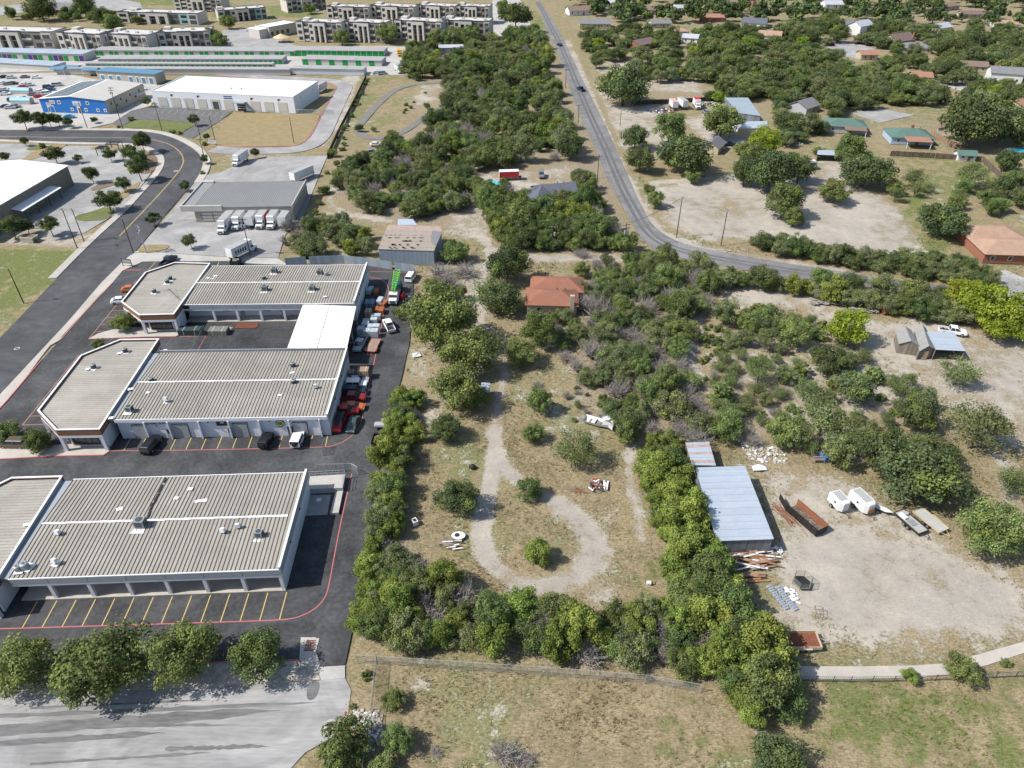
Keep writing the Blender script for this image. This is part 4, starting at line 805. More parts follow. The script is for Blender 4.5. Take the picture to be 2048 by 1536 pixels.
for k in range(0, 8, 2): MB().cyl(rr[k][0] * .93, rr[k][1] * .93, 0, 2.66, .09, 6).build('post', M_hdark, t)
# ------------------------------------------------------------------ houses and sheds
SH = {k: mat('shingle_' + k, c, .9, c2=[x * .72 for x in c], scale=.5, fine=7) for k, c in dict(grey=(.20, .20, .205), slate=(.115, .125, .15), brown=(.21, .15, .115), red=(.28, .125, .08), tan=(.38, .25, .175), green=(.10, .17, .145), mauve=(.19, .13, .12), pale=(.42, .44, .47), rust=(.34, .18, .12)).items()}
WL = {k: mat('siding_' + k, c, .85, c2=[x * .85 for x in c], scale=.4) for k, c in dict(white=(.62, .62, .61), tan=(.42, .37, .28), brick=(.26, .11, .07), stone=(.44, .38, .27), blue=(.34, .42, .50), grey=(.36, .37, .37)).items()}
def house(label, c, L, Wd, deg, roof, wall, h=2.8, rise=1.5, hip=False, chim=None, name='house', cat='house', ov=.5, group=None, porch=None, wing=None, zc=None):
    t = thing(name, label, cat, P(*c, h if zc is None else zc), R(deg), group); t.location.z = 0
    def gab(L, Wd, x, y, rot, h, rise, hip, wname='wall'):
        cs, sn = math.cos(rot), math.sin(rot); T = lambda q: [(x + a * cs - b * sn, y + a * sn + b * cs, z) for a, b, z in q]
        l, w = L / 2, Wd / 2; b = MB(); b.add(T([(-l, -w, 0), (l, -w, 0), (l, w, 0), (-l, w, 0), (-l, -w, h), (l, -w, h), (l, w, h), (-l, w, h)]), [(0, 1, 5, 4), (1, 2, 6, 5), (2, 3, 7, 6), (3, 0, 4, 7)])
        if not hip: b.add(T([(-l, -w, h), (-l, w, h), (-l, 0, h + rise)]), [(2, 1, 0)]); b.add(T([(l, -w, h), (l, w, h), (l, 0, h + rise)]), [(0, 1, 2)])
        b.build(wname, WL[wall], t); sl = rise / w; zo = h - ov * sl; lo, wo = l + ov, w + ov; k = (lo - wo * .95) if hip else lo; zr = h + rise + .05
        for s in (-1, 1):
            q = [(-lo, s * wo, zo), (lo, s * wo, zo), (k, 0, zr), (-k, 0, zr)]; q = q if s < 0 else q[::-1]; slab(MB(), T(q), .12).build('roof_slope', SH[roof], t)
        if hip:
            for s in (-1, 1): q = T([(s * lo, -wo, zo), (s * lo, wo, zo), (s * k, 0, zr)]); MB().add(q, [(0, 1, 2) if s > 0 else (2, 1, 0)]).build('roof_hip', SH[roof], t)
    gab(L, Wd, 0, 0, 0, h, rise, hip)
    if wing: gab(wing[0], wing[1], wing[2], wing[3], R(wing[4]), h - .05, rise * .95, hip)
    n = max(2, int(L / 4))
    for s in (-1, 1):
        for k in range(n): x = -L / 2 + L * (k + .5) / n; y = s * Wd / 2; f = MB().box(x - .55, x + .55, *sorted((y - s * .05, y + s * .06)), .95, 2.15).build('window', M_cap, t); MB().box(x - .45, x + .45, *sorted((y + s * .055, y + s * .08)), 1.05, 2.05).build('pane', M_glass, f)
    MB().box(-.5 + L * .12, .5 + L * .12, -Wd / 2 - .06, -Wd / 2 + .02, 0, 2.1).build('door', M_brown, t)
    if chim: MB().box(chim[0] - .5, chim[0] + .5, chim[1] - .4, chim[1] + .4, 0, h + rise + .9).build('chimney', WL['stone'] if wall == 'stone' else WL['brick'], t)
    if porch: x, y, l, w, m, zz = porch; slab(MB(), [(x - l / 2, y - w / 2, zz - .2), (x + l / 2, y - w / 2, zz - .2), (x + l / 2, y + w / 2, zz + .2), (x - l / 2, y + w / 2, zz + .2)]).build('porch_roof', SH[m], t); [MB().box(x + s * l * .46 - .09, x + s * l * .46 + .09, y - w * .46, y - w * .46 + .18, 0, zz - .3).build('post', M_cap, t) for s in (-1, 1)]
    for k in range(2): MB().cyl(L * (.1 + .16 * k), Wd * .12, h + rise * .6, h + rise + .25, .12, 7).build('vent_pipe', M_hdark, t)
    return t
house('stone house with red-brown shingle roof beside the gravel track', (1104, 592), 11.5, 7.5, -3, 'red', 'stone', 3.0, 1.5, True, (4.6, -3.9), wing=(12, 7, 1.2, 6.5, 0))
house('house with dark slate-grey roof hidden among trees near the pool', (1108, 377), 13, 7, 14, 'slate', 'tan', 2.8, 1.6, wing=(11, 7.5, -6.0, -4.5, 66))
house('brick ranch house with wide tan roof at the right edge', (2040, 492), 22, 10, -4, 'tan', 'brick', 2.9, 1.7, True, wing=(15, 9, -3.5, 9, 2))
house('pale blue house with green shingle roof and rust-coloured patio cover', (1818, 266), 15, 11, -8, 'green', 'blue', 2.8, 1.9, True, (1, 1), porch=(1, -8, 9, 5, 'rust', 2.9))
house('green-roofed house half hidden beside the one with a patio cover', (1690, 245), 15, 10, -12, 'green', 'grey', 2.8, 1.6, True, porch=(3, -7, 8, 4, 'brown', 2.6))
house('tan house with brown roof behind the plank fence corner', (1905, 250), 13, 9, 62, 'brown', 'tan', 2.9, 1.8)
house('small white shed with green roof at the plank fence end', (1932, 306), 6, 4, -6, 'green', 'white', 2.2, 1.0, name='garden_shed', cat='shed')
house('grey-roofed house showing between dense trees', (1608, 208), 10, 9, 40, 'grey', 'grey', 2.8, 2)
house('two-storey white house with pale roof above the cul-de-sac', (1722, 48), 13, 9, 35, 'pale', 'white', 5.6, 2.2, chim=(-3, 2)); house('grey-roofed garage wing joined to the white two-storey house', (1690, 46), 11, 9, 20, 'grey', 'blue', 3, 1.8)
house('tall house with mauve gable roof and big chimney by the cul-de-sac', (1797, 77), 17, 11, 30, 'mauve', 'tan', 4.2, 2.8, chim=(6, -5)); house('grey hip-roofed house in front of the mauve gable house', (1830, 92), 16, 10, -8, 'grey', 'tan', 3, 1.9, True)
house('pale grey-roofed house behind the mauve gable house', (1880, 52), 13, 9, 30, 'pale', 'white', 3.2, 1.8)
house('white-walled house with grey roof at far right', (2012, 142), 14, 10, -18, 'grey', 'white', 4.5, 2, chim=(-5, 1)); house('brown-roofed bungalow beside the far concrete drive', (1945, 128), 13, 9, -15, 'brown', 'tan'); house('rust-roofed bungalow peeking between oaks', (1842, 150), 9, 7, -10, 'rust', 'tan')
house('grey ranch house left of the lane, near the junction', (1190, 44), 20, 11, -3, 'grey', 'stone', 2.9, 2.0); house('tan gabled house near the top of the lane', (1158, 18), 17, 11, 12, 'brown', 'white', 3.2, 2.2, chim=(0, 0)); house('long brown-roofed house among the far trees', (1303, 17), 26, 11, 0, 'brown', 'tan', 3, 2); house('small white outbuilding with pale roof near the fenced lawn', (1353, 14), 8, 6, 10, 'pale', 'white', 3, 1.5)
house('orange-brown roofed house in the far trees', (1424, 32), 17, 10, 0, 'rust', 'brick'); house('white gabled house with blue-grey roof in the far trees', (1510, 43), 15, 10, -25, 'slate', 'white', 3.2, 2.2); house('white house with tan roof right of the blue-grey one', (1535, 68), 16, 10, -20, 'tan', 'white', 3, 2); house('grey roof low among trees in the middle distance', (1320, 44), 13, 9, 5, 'grey', 'tan'); house('mauve roofed house left of the wood by the lane', (1283, 84), 15, 10, 40, 'mauve', 'brick', 2.9, 1.8); house('pale metal-roofed cabin in the oaks', (1382, 73), 9, 8, -20, 'pale', 'white', 2.9, 1.5); house('domed tan-roofed cabin in the oaks', (1362, 60), 9, 7, 0, 'tan', 'white', 2.9, 1.2, True)
house('white two-storey house at the top edge', (1452, 2), 15, 9, -10, 'brown', 'white', 5.6, 1.8); house('red-roofed house at the top edge', (1512, 6), 10, 9, 10, 'red', 'brick'); house('pale metal-roofed house at the top edge', (1664, 6), 13, 12, 0, 'pale', 'white', 3, 2); house('brown-roofed house at the far top right', (1893, 10), 16, 10, 25, 'brown', 'tan'); house('mauve-brown roofed house at the far top right', (1940, 26), 14, 9, 0, 'mauve', 'tan'); house('tan roof among far right oaks', (2012, 45), 16, 9, -15, 'tan', 'white'); house('rust-coloured roof at the right edge among oaks', (2042, 206), 10, 9, 30, 'rust', 'tan'); house('white shed with pale roof at the top middle', (1215, 4), 10, 7, 0, 'pale', 'white')
house('brick school-like house with blue gables behind the left apartments', (110, 15), 34, 16, -6, 'grey', 'brick', 3.4, 3.2)
house('rust-roofed house behind the big oak near the road bend', (1735, 106), 9, 7, 0, 'rust', 'tan'); house('white metal shed roof deep in the wood near the apartments', (902, 92), 13, 7, 4, 'pale', 'grey', 3, .8, name='metal_shed', cat='shed')
# sheds built board by board
M_galv = mat('galvanised_sheet', (.50, .55, .60), .45, c2=(.43, .475, .52), scale=.4, fine=2, metal=.35, obj=.04); M_rusty = mat('rusty_sheet', (.30, .14, .08), .8, c2=(.40, .38, .36), scale=1.2, fine=4); M_board = mat('weathered_board', (.25, .22, .185), .9, c2=(.14, .12, .10), scale=1, obj=.2)
def tin_roof(t, A, B, C, D, m, n, th=.05, name='roof_sheet'):
    """ribbed sheets laid side by side between edges A-B and D-C"""
    for k in range(n):
        a, b = A.lerp(B, k / n), A.lerp(B, (k + .985) / n); d, c = D.lerp(C, k / n), D.lerp(C, (k + .985) / n); up = Vector((0, 0, .03 * (k % 2)))
        slab(MB(), [tuple(q + up) for q in (a, b, c, d)], th).build(name, m[k % len(m)] if isinstance(m, list) else m, t)
def pole_shed(name, label, FL, FR, BR, BL, zf, zb, m, n, wall, open_side=None):
    q = [P(*FL, zf), P(*FR, zf), P(*BR, zb), P(*BL, zb)]; t = thing(name, label, 'shed', Vector((q[0].x, q[0].y, 0))); q = [p - t.location for p in q]
    tin_roof(t, q[0], q[3], q[2], q[1], m, n)
    for i in range(4):
        a, b = q[i].copy(), q[(i + 1) % 4].copy(); L = (b - a).length; k = max(2, int(L / 1.1)); c = (q[0] + q[2]) / 2
        if open_side == i: continue
        for j in range(k):
            u, v = a.lerp(b, j / k), a.lerp(b, (j + .96) / k); u = u.lerp(c, .02); v = v.lerp(c, .02); w = Vector(((b - a).y, -(b - a).x, 0)).normalized() * .04
            MB().add([(u.x, u.y, 0), (v.x, v.y, 0), (v.x, v.y, v.z - .08), (u.x, u.y, u.z - .08), (u.x - w.x, u.y - w.y, 0), (v.x - w.x, v.y - w.y, 0), (v.x - w.x, v.y - w.y, v.z - .08), (u.x - w.x, u.y - w.y, u.z - .08)], [(0, 1, 2, 3), (7, 6, 5, 4), (0, 3, 7, 4), (1, 5, 6, 2)]).build('wall_sheet', wall, t)
    return t
M_gwall = mat('dull_tin_wall', (.20, .215, .225), .6, c2=(.12, .13, .135), scale=1.2, obj=.25)
pole_shed('metal_shed', 'long pale blue metal roofed shed beside the hedge of the right yard', (1433, 1082), (1548, 1078), (1490, 932), (1391, 935), 3.2, 3.4, M_galv, 22, M_gwall)
pole_shed('lean_to', 'small rusty tin lean-to at the far end of the pale blue shed', (1384, 930), (1432, 931), (1418, 883), (1371, 885), 2.5, 2.6, [M_galv, M_rusty, M_galv], 9, M_board)
t = pole_shed('barn', 'old barn with patchy tan shingle roof and blue metal walls', (756, 498), (868, 502), (884, 462), (772, 459), 4.2, 4.9, mat('patchy_shingle', (.33, .295, .25), .9, c2=(.22, .18, .145), scale=1.6, fine=5), 7, mat('blue_tin', (.25, .295, .345), .5, c2=(.19, .225, .27), scale=.5))
for k in range(34):
    r_ = random.Random(k); p = P(772 + r_.uniform(0, 75), 470 + r_.choice((0, 5, 11, 18, 24)), 4.75) - t.location; MB().box(p.x - .3, p.x + .3, p.y - .18, p.y + .18, p.z - .2, p.z + .02).build('lifted_shingle', mat('bare_lath', (.16, .10, .07), .9), t)
slab(MB(), [tuple(P(*p, z) - t.location) for p, z in (((772, 459), 4.9), ((884, 462), 4.9), ((880, 452), 4.3), ((776, 450), 4.3))]).build('rear_slope', M_rusty, t)
slab(MB(), [tuple(P(*p, 3.4) - t.location) for p in ((795, 450), (834, 450), (826, 438), (796, 438))]).build('rear_lean_to', M_galv, t)
slab(MB(), [tuple(P(*p, 5.2) - t.location) for p in ((862, 482), (872, 492), (884, 464), (864, 461))]).build('cross_gable', SH['grey'], t)
def board_shed(label, FL, FR, BR, BL, h, rise):
    q = [P(*p, h) for p in (FL, FR, BR, BL)]; t = thing('board_shed', label, 'shed', Vector((q[0].x, q[0].y, 0)), 0, 'weathered board sheds'); q = [p - t.location for p in q]; up = Vector((0, 0, rise))
    a, b = (q[0] + q[1]) / 2 + up, (q[2] + q[3]) / 2 + up
    slab(MB(), [tuple(p) for p in (q[0] + Vector((-.2, -.2, -.1)), a + Vector((0, -.2, .05)), b + Vector((0, .2, .05)), q[3] + Vector((-.2, .2, -.1)))][::-1], .1).build('roof_slope', mat('weathered_felt', (.27, .27, .255), .9, c2=(.19, .185, .175), scale=1), t); slab(MB(), [tuple(p) for p in (a + Vector((0, -.2, .05)), q[1] + Vector((.2, -.2, -.1)), q[2] + Vector((.2, .2, -.1)), b + Vector((0, .2, .05)))][::-1], .1).build('roof_slope', mat('weathered_felt'), t)
    for A, B, g in ((q[0], q[1], 1), (q[1], q[2], 0), (q[2], q[3], 1), (q[3], q[0], 0)):
        n = int((B - A).length / .35)
        for k in range(n):
            u, v = A.lerp(B, k / n), A.lerp(B, (k + .92) / n); e = (1 - abs(2 * (k + .5) / n - 1)) * rise if g else 0; w = Vector(((B - A).y, -(B - A).x, 0)).normalized() * .03
            MB().add([(u.x + w.x, u.y + w.y, 0), (v.x + w.x, v.y + w.y, 0), (v.x + w.x, v.y + w.y, h + e - .1), (u.x + w.x, u.y + w.y, h + e - .1), (u.x - w.x, u.y - w.y, 0), (v.x - w.x, v.y - w.y, 0), (v.x - w.x, v.y - w.y, h + e - .1), (u.x - w.x, u.y - w.y, h + e - .1)], [(0, 1, 2, 3), (7, 6, 5, 4)]).build('board', M_board, t)
    d = q[0].lerp(q[1], .35); MB().box(d.x, d.x + 1.0, d.y - .12, d.y - .04, 0, 1.9).build('door', mat('pale_plank_door', (.38, .29, .2), .9), t); return t
board_shed('weathered board shed, left of the two beside the metal carport', (1799, 686), (1838, 692), (1822, 660), (1794, 662), 2.4, 1.0); board_shed('weathered board shed adjoining the metal carport', (1840, 701), (1868, 697), (1852, 657), (1832, 657), 2.3, 1.0)
t = pole_shed('open_carport', 'open carport with pale blue metal roof beside two board sheds', (1872, 699), (1931, 702), (1908, 664), (1853, 664), 2.5, 2.8, M_galv, 10, M_board, 0)
t = pole_shed('workshop', 'blue-grey metal roofed workshop in the truck yard across the lane', (1478, 226), (1522, 232), (1496, 195), (1450, 195), 4.4, 4.8, mat('workshop_roof', (.28, .33, .36), .5, c2=(.24, .285, .31), scale=.3), 9, M_gwall); t = pole_shed('workshop_annex', 'low annex with pale roof in front of the blue-grey workshop', (1476, 257), (1536, 256), (1534, 242), (1494, 243), 3.6, 3.8, M_galv, 6, WL['tan'])
house('small stone cottage with mossy grey roof below the truck yard', (1428, 287), 8, 6, 60, 'grey', 'stone', 2.6, 1.8)
pole_shed('tin_shelter', 'long low tin shelter at the far edge of the bare clearing', (1634, 309), (1678, 311), (1678, 301), (1636, 300), 2.2, 2.3, M_galv, 6, M_board, 0)
pole_shed('tin_hut', 'tiny corrugated hut beside the track under the mesquites', (962, 784), (979, 785), (980, 766), (963, 765), 2.2, 2.4, M_galv, 4, M_gwall)
# ------------------------------------------------------------------ vegetation
def leaf_mat(name, c, yellow=(.20, .235, .06), rng_=.17, trans=.28):
    m = bpy.data.materials.new(name); m.use_nodes = True; n = m.node_tree.nodes; L = m.node_tree.links; n.remove(n['Principled BSDF'])
    a = n.new('ShaderNodeVertexColor'); a.layer_name = 'tint'; sp = n.new('ShaderNodeSeparateColor'); L.new(a.outputs[0], sp.inputs[0])
    oi = n.new('ShaderNodeObjectInfo')
    mx = n.new('ShaderNodeMixRGB'); mx.inputs[1].default_value = (*c, 1); mx.inputs[2].default_value = (*yellow, 1); L.new(sp.outputs[1], mx.inputs[0])
    hs = n.new('ShaderNodeHueSaturation'); L.new(mx.outputs[0], hs.inputs['Color'])
    r = n.new('ShaderNodeMapRange'); r.inputs[3].default_value = 1 - rng_; r.inputs[4].default_value = 1 + rng_; L.new(oi.outputs['Random'], r.inputs[0])
    v = n.new('ShaderNodeMath'); v.operation = 'MULTIPLY'; L.new(r.outputs[0], v.inputs[0]); L.new(sp.outputs[0], v.inputs[1]); L.new(v.outputs[0], hs.inputs['Value'])
    w = n.new('ShaderNodeMath'); w.operation = 'FRACT'; k = n.new('ShaderNodeMath'); k.operation = 'MULTIPLY'; k.inputs[1].default_value = 17.3; L.new(oi.outputs['Random'], k.inputs[0]); L.new(k.outputs[0], w.inputs[0])
    h = n.new('ShaderNodeMapRange'); h.inputs[3].default_value = .485; h.inputs[4].default_value = .525; L.new(w.outputs[0], h.inputs[0]); L.new(h.outputs[0], hs.inputs['Hue'])
    d = n.new('ShaderNodeBsdfDiffuse'); t = n.new('ShaderNodeBsdfTranslucent'); s = n.new('ShaderNodeMixShader'); s.inputs[0].default_value = trans
    L.new(hs.outputs[0], d.inputs[0]); L.new(hs.outputs[0], t.inputs[0]); L.new(d.outputs[0], s.inputs[1]); L.new(t.outputs[0], s.inputs[2]); L.new(s.outputs[0], n['Material Output'].inputs[0])
    return m
M_bark = mat('bark', (.16, .13, .105), .95, c2=(.08, .065, .052), scale=2, fine=8)
M_twig = mat('grey_twig', (.36, .325, .295), .95, c2=(.19, .17, .15), scale=2, fine=8)
LEAF = dict(oak=leaf_mat('live_oak_leaf', (.100, .126, .062)), elm=leaf_mat('elm_leaf', (.158, .196, .074)), hack=leaf_mat('hackberry_leaf', (.175, .196, .102)), cedar=leaf_mat('cedar_leaf', (.115, .15, .062)), lime=leaf_mat('lime_leaf', (.23, .30, .04), (.30, .34, .05), trans=.35), jun=leaf_mat('ligustrum_leaf', (.18, .225, .056), (.27, .30, .07)), mesq=leaf_mat('mesquite_leaf', (.175, .212, .098), trans=.35), street=leaf_mat('street_tree_leaf', (.075, .102, .046)))
def quads_mesh(name, cen, nor, size, tint, m, rg):
    """folded leaf quads"""
    n = len(cen); nor = nor / np.linalg.norm(nor, axis=1)[:, None]
    a = rg.normal(size=(n, 3)); u = np.cross(nor, a); u /= np.linalg.norm(u, axis=1)[:, None]; v = np.cross(nor, u)
    s = size[:, None]; asp = rg.uniform(.55, 1, (n, 1)); f = nor * s * rg.uniform(-.35, .35, (n, 1))
    co = np.stack([cen - u * s, cen - v * s * asp + f, cen + u * s, cen + v * s * asp + f], 1).reshape(-1, 3)
    me = bpy.data.meshes.new(name); me.vertices.add(4 * n); me.vertices.foreach_set('co', co.ravel())
    me.loops.add(4 * n); me.loops.foreach_set('vertex_index', np.arange(4 * n)); me.polygons.add(n); me.polygons.foreach_set('loop_start', np.arange(0, 4 * n, 4)); me.update()
    at = me.color_attributes.new('tint', 'FLOAT_COLOR', 'POINT'); t4 = np.zeros((n, 4)); t4[:, :2] = tint; t4[:, 3] = 1; at.data.foreach_set('color', np.repeat(t4, 4, 0).ravel())
    me.materials.append(m); return me
def crown_pts(rg, lobes, n, vert, spread, fill=.12, low=-.35):
    """points and normals on a heap of uneven lobes inside a unit crown whose centre is the origin"""
    d = rg.normal(size=(lobes, 3)); d /= np.linalg.norm(d, axis=1)[:, None]; d[:, 2] = np.maximum(d[:, 2], low + rg.uniform(-.1, .1, lobes))
    c = d * rg.uniform(.30, .84, (lobes, 1)) ** .8 * np.array([1, 1, vert]) * spread; r = rg.uniform(.11, .32, lobes) * (1.2 - .4 * np.linalg.norm(c, axis=1))
    w = r ** 1.6; k = rg.choice(lobes, n, p=w / w.sum()); q = rg.normal(size=(n, 3)); q[:, 2] = q[:, 2] * .9 + .2; q /= np.linalg.norm(q, axis=1)[:, None]
    e = rg.random(n); rad = r[k] * np.where(e < fill, rg.uniform(.2, .8, n), np.where(e < .86, rg.uniform(.8, 1.12, n), rg.uniform(1.1, 1.6, n)))
    p = c[k] + q * rad[:, None] * np.array([1, 1, .8]); lt = rg.uniform(.68, 1.32, lobes); ly = rg.uniform(0, 1, lobes) ** 3 * .8
    return p, q + rg.normal(size=(n, 3)) * .5 + np.array([0, 0, .25]), lt[k], ly[k]
VAR = {}
def make_variants():
    spec = dict(oak=(6, 60, 9000, .66, .036, .74), elm=(7, 56, 8200, .78, .037, .84), hack=(6, 52, 6800, .8, .036, .84), cedar=(5, 50, 8000, .95, .035, .92), lime=(2, 56, 8000, .78, .038, .88), jun=(7, 48, 8000, .92, .041, .9), mesq=(6, 46, 4000, .58, .031, .85), street=(3, 40, 6000, .74, .045, 1.08), shrub=(5, 26, 3000, .75, .06, .5), oakL=(3, 58, 11500, .66, .030, .74), elmL=(4, 52, 10500, .78, .031, .84), dead=(4, 0, 0, .7, 0, .6), snag=(2, 0, 0, .8, 0, 1.0))
    for kind, (nv, lobes, n, vert, ls, zc) in spec.items():
        VAR[kind] = []
        for i in range(nv):
            sd = sum(map(ord, kind)) * 7 + i * 131; rg = np.random.default_rng(sd); rr = random.Random(sd)
            tr = MB(); lean = Vector((rr.uniform(-.1, .1), rr.uniform(-.1, .1), 0))
            if kind in ('dead', 'snag'):
                for s in range(9 if kind == 'dead' else 3): tr.tube([(0, 0, 0), (rr.uniform(-.1, .1), rr.uniform(-.1, .1), .25)], .03, 4)
                cr = MB()
                for s in range(130 if kind == 'dead' else 34):
                    a, el = rr.uniform(0, 6.283), rr.uniform(.2, 1.4); L_ = rr.uniform(.5, 1); b = Vector((rr.uniform(-.25, .25), rr.uniform(-.25, .25), .08)) if kind == 'dead' else Vector((0, 0, rr.uniform(.2, .9)))
                    d = Vector((math.cos(a) * math.cos(el), math.sin(a) * math.cos(el), math.sin(el) * vert)) * L_ * (.95 if kind == 'dead' else .8); m1 = b + d * .55 + Vector((rr.uniform(-.12, .12), rr.uniform(-.12, .12), rr.uniform(-.05, .1)))
                    cr.tube([b, m1, b + d], .016 if kind == 'dead' else .03, 3, .004)
                    for _ in range(2): e = m1.lerp(b + d, rr.random()); cr.tube([e, e + Vector((rr.uniform(-.2, .2), rr.uniform(-.2, .2), rr.uniform(.0, .22)))], .009, 3, .003)
                VAR[kind].append((tr.mesh('trunk', M_twig), cr.mesh('branches', M_twig), zc)); continue
            p, q, lt, ly = crown_pts(rg, lobes, n, vert, 1.0, .12, dict(street=-.35, jun=-.85, cedar=-.8, shrub=-.5).get(kind, -.6))
            p[:, 2] += zc; keep = p[:, 2] > .05; p, q, lt, ly = p[keep], q[keep], lt[keep], ly[keep]
            nn = len(p); hgt = np.clip((p[:, 2] - zc) / vert * .5 + .5, 0, 1)
            tint = np.stack([lt * rg.uniform(.75, 1.25, nn), np.clip(ly + rg.uniform(-.1, .15, nn), 0, 1)], 1)
            cm = quads_mesh('crown', p, q, ls * rg.uniform(.6, 1.35, nn), tint, LEAF['elm' if kind == 'shrub' else kind.rstrip('L')], rg)
            top = Vector((lean.x, lean.y, zc * .8)); r0 = .055 if kind != 'street' else .045
            tr.tube([(0, 0, -.08), tuple(top * .45), tuple(top)], r0, 7, r0 * .62)
            for s in range(6):
                a = s * 1.05 + rr.uniform(-.3, .3); st = top * rr.uniform(.35 if kind != 'street' else .6, .95); e = Vector((math.cos(a) * .6, math.sin(a) * .6, zc + rr.uniform(-.15, .3) * vert)); mdl = st.lerp(e, .5) + Vector((0, 0, -.05)); tr.tube([st, mdl, e], r0 * .5, 5, .008)
                if kind == 'mesq':
                    for _ in range(3): f = mdl.lerp(e, rr.random()); tr.tube([f, f + Vector((rr.uniform(-.35, .35), rr.uniform(-.35, .35), rr.uniform(.0, .25)))], .012, 3, .003)
            VAR[kind].append((tr.mesh('trunk', M_bark), cm, zc))
make_variants()
KN = dict(hack='hackberry_tree', cedar='cedar_tree', oak='live_oak', elm='elm_tree', lime='lime_green_tree', jun='ligustrum_bush', mesq='mesquite_tree', street='street_tree', shrub='shrub', dead='dead_brush', snag='bare_tree')
TREES = []; _tc = [0]
def put(kind, xy, r, label, group, zs=1.0, cat=None):
    _tc[0] += 1; rr = random.Random(_tc[0] * 7 + 3); vk = kind + 'L' if kind in ('oak', 'elm') and r > 3.6 and xy[1] < 170 else kind; tm, cm, zc = VAR[vk][_tc[0] % len(VAR[vk])]
    t = thing(KN[kind], label, cat or ('shrub' if kind in ('shrub', 'dead') else 'tree'), (xy[0], xy[1], -.12), rr.uniform(0, 6.28), group, (r * rr.uniform(.85, 1.12), r * rr.uniform(.85, 1.12), r * zs * rr.uniform(.88, 1.12)))
    link('trunk', tm, t); link('crown' if kind not in ('dead', 'snag') else 'branches', cm, t); TREES.append((xy[0], xy[1], r, t)); return t
ZC = dict(oak=.74, elm=.84, hack=.84, cedar=.92, lime=.88, jun=.9, mesq=.85, street=1.08, shrub=.55, dead=.6, snag=1.0)
def tree(kind, px, py, rpx, label, group=None, zs=1.0):
    """crown centre and crown radius in survey pixels"""
    r = rpx / PX(py, 3); r = rpx / PX(py, ZC[kind] * r * zs); p = P(px, py, ZC[kind] * r * zs * .97); return put(kind, (p.x, p.y), r, label, group, zs)
KEEP = [(o.location.x, o.location.y - k, 5.5 if o.get('category') == 'house' else 3) for o in COL.objects if o.parent is None and o.get('category') in ('house', 'shed') for k in ((0, 8, 15) if o.location.y > 260 else (0, 4))]
LINES = [(np.array(offset(ll, -3.0)), 3.6), (np.array(path), 3.5), (np.array(smooth(G(TRACK))), 2.6), (np.array(smooth(G(LOOP))), 3.5)]
CLEAR = [np.array(G(q)) for q in ([(960, 352), (1060, 330), (1145, 325), (1150, 365), (1080, 372), (1000, 390), (965, 392)], [(1640, 95), (1700, 85), (1770, 100), (1760, 135), (1690, 140)], [(1700, 235), (1760, 222), (1830, 235), (1760, 258)], [(1870, 165), (1990, 195), (1980, 215), (1880, 190)], [(1205, 205), (1330, 205), (1340, 240), (1480, 215), (1540, 280), (1460, 310), (1380, 250), (1270, 300)], [(1190, 140), (1260, 118), (1260, 160), (1200, 165)], [(1300, 168), (1400, 170), (1400, 200), (1290, 198)], [(1770, 270), (1900, 275), (1980, 320), (1780, 310)], [(1040, 505), (1290, 505), (1290, 528), (1040, 528)], [(880, 430), (965, 440), (960, 490), (890, 480)], [(1048, 372), (1145, 366), (1152, 402), (1060, 424)], [(990, -5), (1062, -5), (1062, 70), (990, 75)], [(750, 440), (900, 440), (905, 520), (750, 520)], [(1375, 640), (1405, 640), (1400, 760), (1370, 740)])]
def inside(pts, poly): return sdist(np.array(pts, float).reshape(-1, 2), poly)
ADJ = dict(oak='dark rounded live oak', elm='mid-green bushy elm', hack='grey-green hackberry', cedar='dense dark cedar', lime='bright lime-green tree', jun='yellow-green ligustrum bush', mesq='thin feathery mesquite', shrub='low green shrub', dead='bare grey brush', snag='bare leafless tree', street='round-headed tree')
def fill(poly, n, r0, r1, kinds, patch, seed, gap=.62, zs=1.0, keep=True):
    rg = random.Random(seed); ng = np.random.default_rng(seed); poly = np.array(G(poly)); lo, hi = poly.min(0), poly.max(0); m = n * 70
    c = ng.uniform(lo, hi, (m, 2)); c = c[sdist(c, poly) > 0]; ok = np.ones(len(c), bool)
    if keep:
        for a, b, q in KEEP: ok &= np.hypot(c[:, 0] - a, c[:, 1] - b) > q + r0 * .8
    for l, w in LINES: ok &= ldist(c, l) > w + r0 * .6
    for q in CLEAR: ok &= sdist(c, q) < -r0 * .3
    c = c[ok]; names, wts = zip(*kinds.items()); T = np.array([t[:3] for t in TREES] + [(1e6, 1e6, 1)]); k = 0
    for x, y in c:
        if k >= n: break
        r = r0 + (r1 - r0) * (rg.random() ** 1.2) * (1 - k / n * .6)
        if (np.hypot(T[:, 0] - x, T[:, 1] - y) < gap * (T[:, 2] + r)).any(): continue
        kd = rg.choices(names, wts)[0]; q = r * (.8 if kd == 'shrub' else 1)
        put(kd, (x, y), q, ADJ[kd] + ' ' + patch, 'trees ' + patch, zs * rg.uniform(.8, 1.2) * (1.7 if kd == 'dead' else 1)); T = np.vstack([T, (x, y, q)]); k += 1
    print('FILL', patch, k, 'of', n, 'cand', len(c)); return k
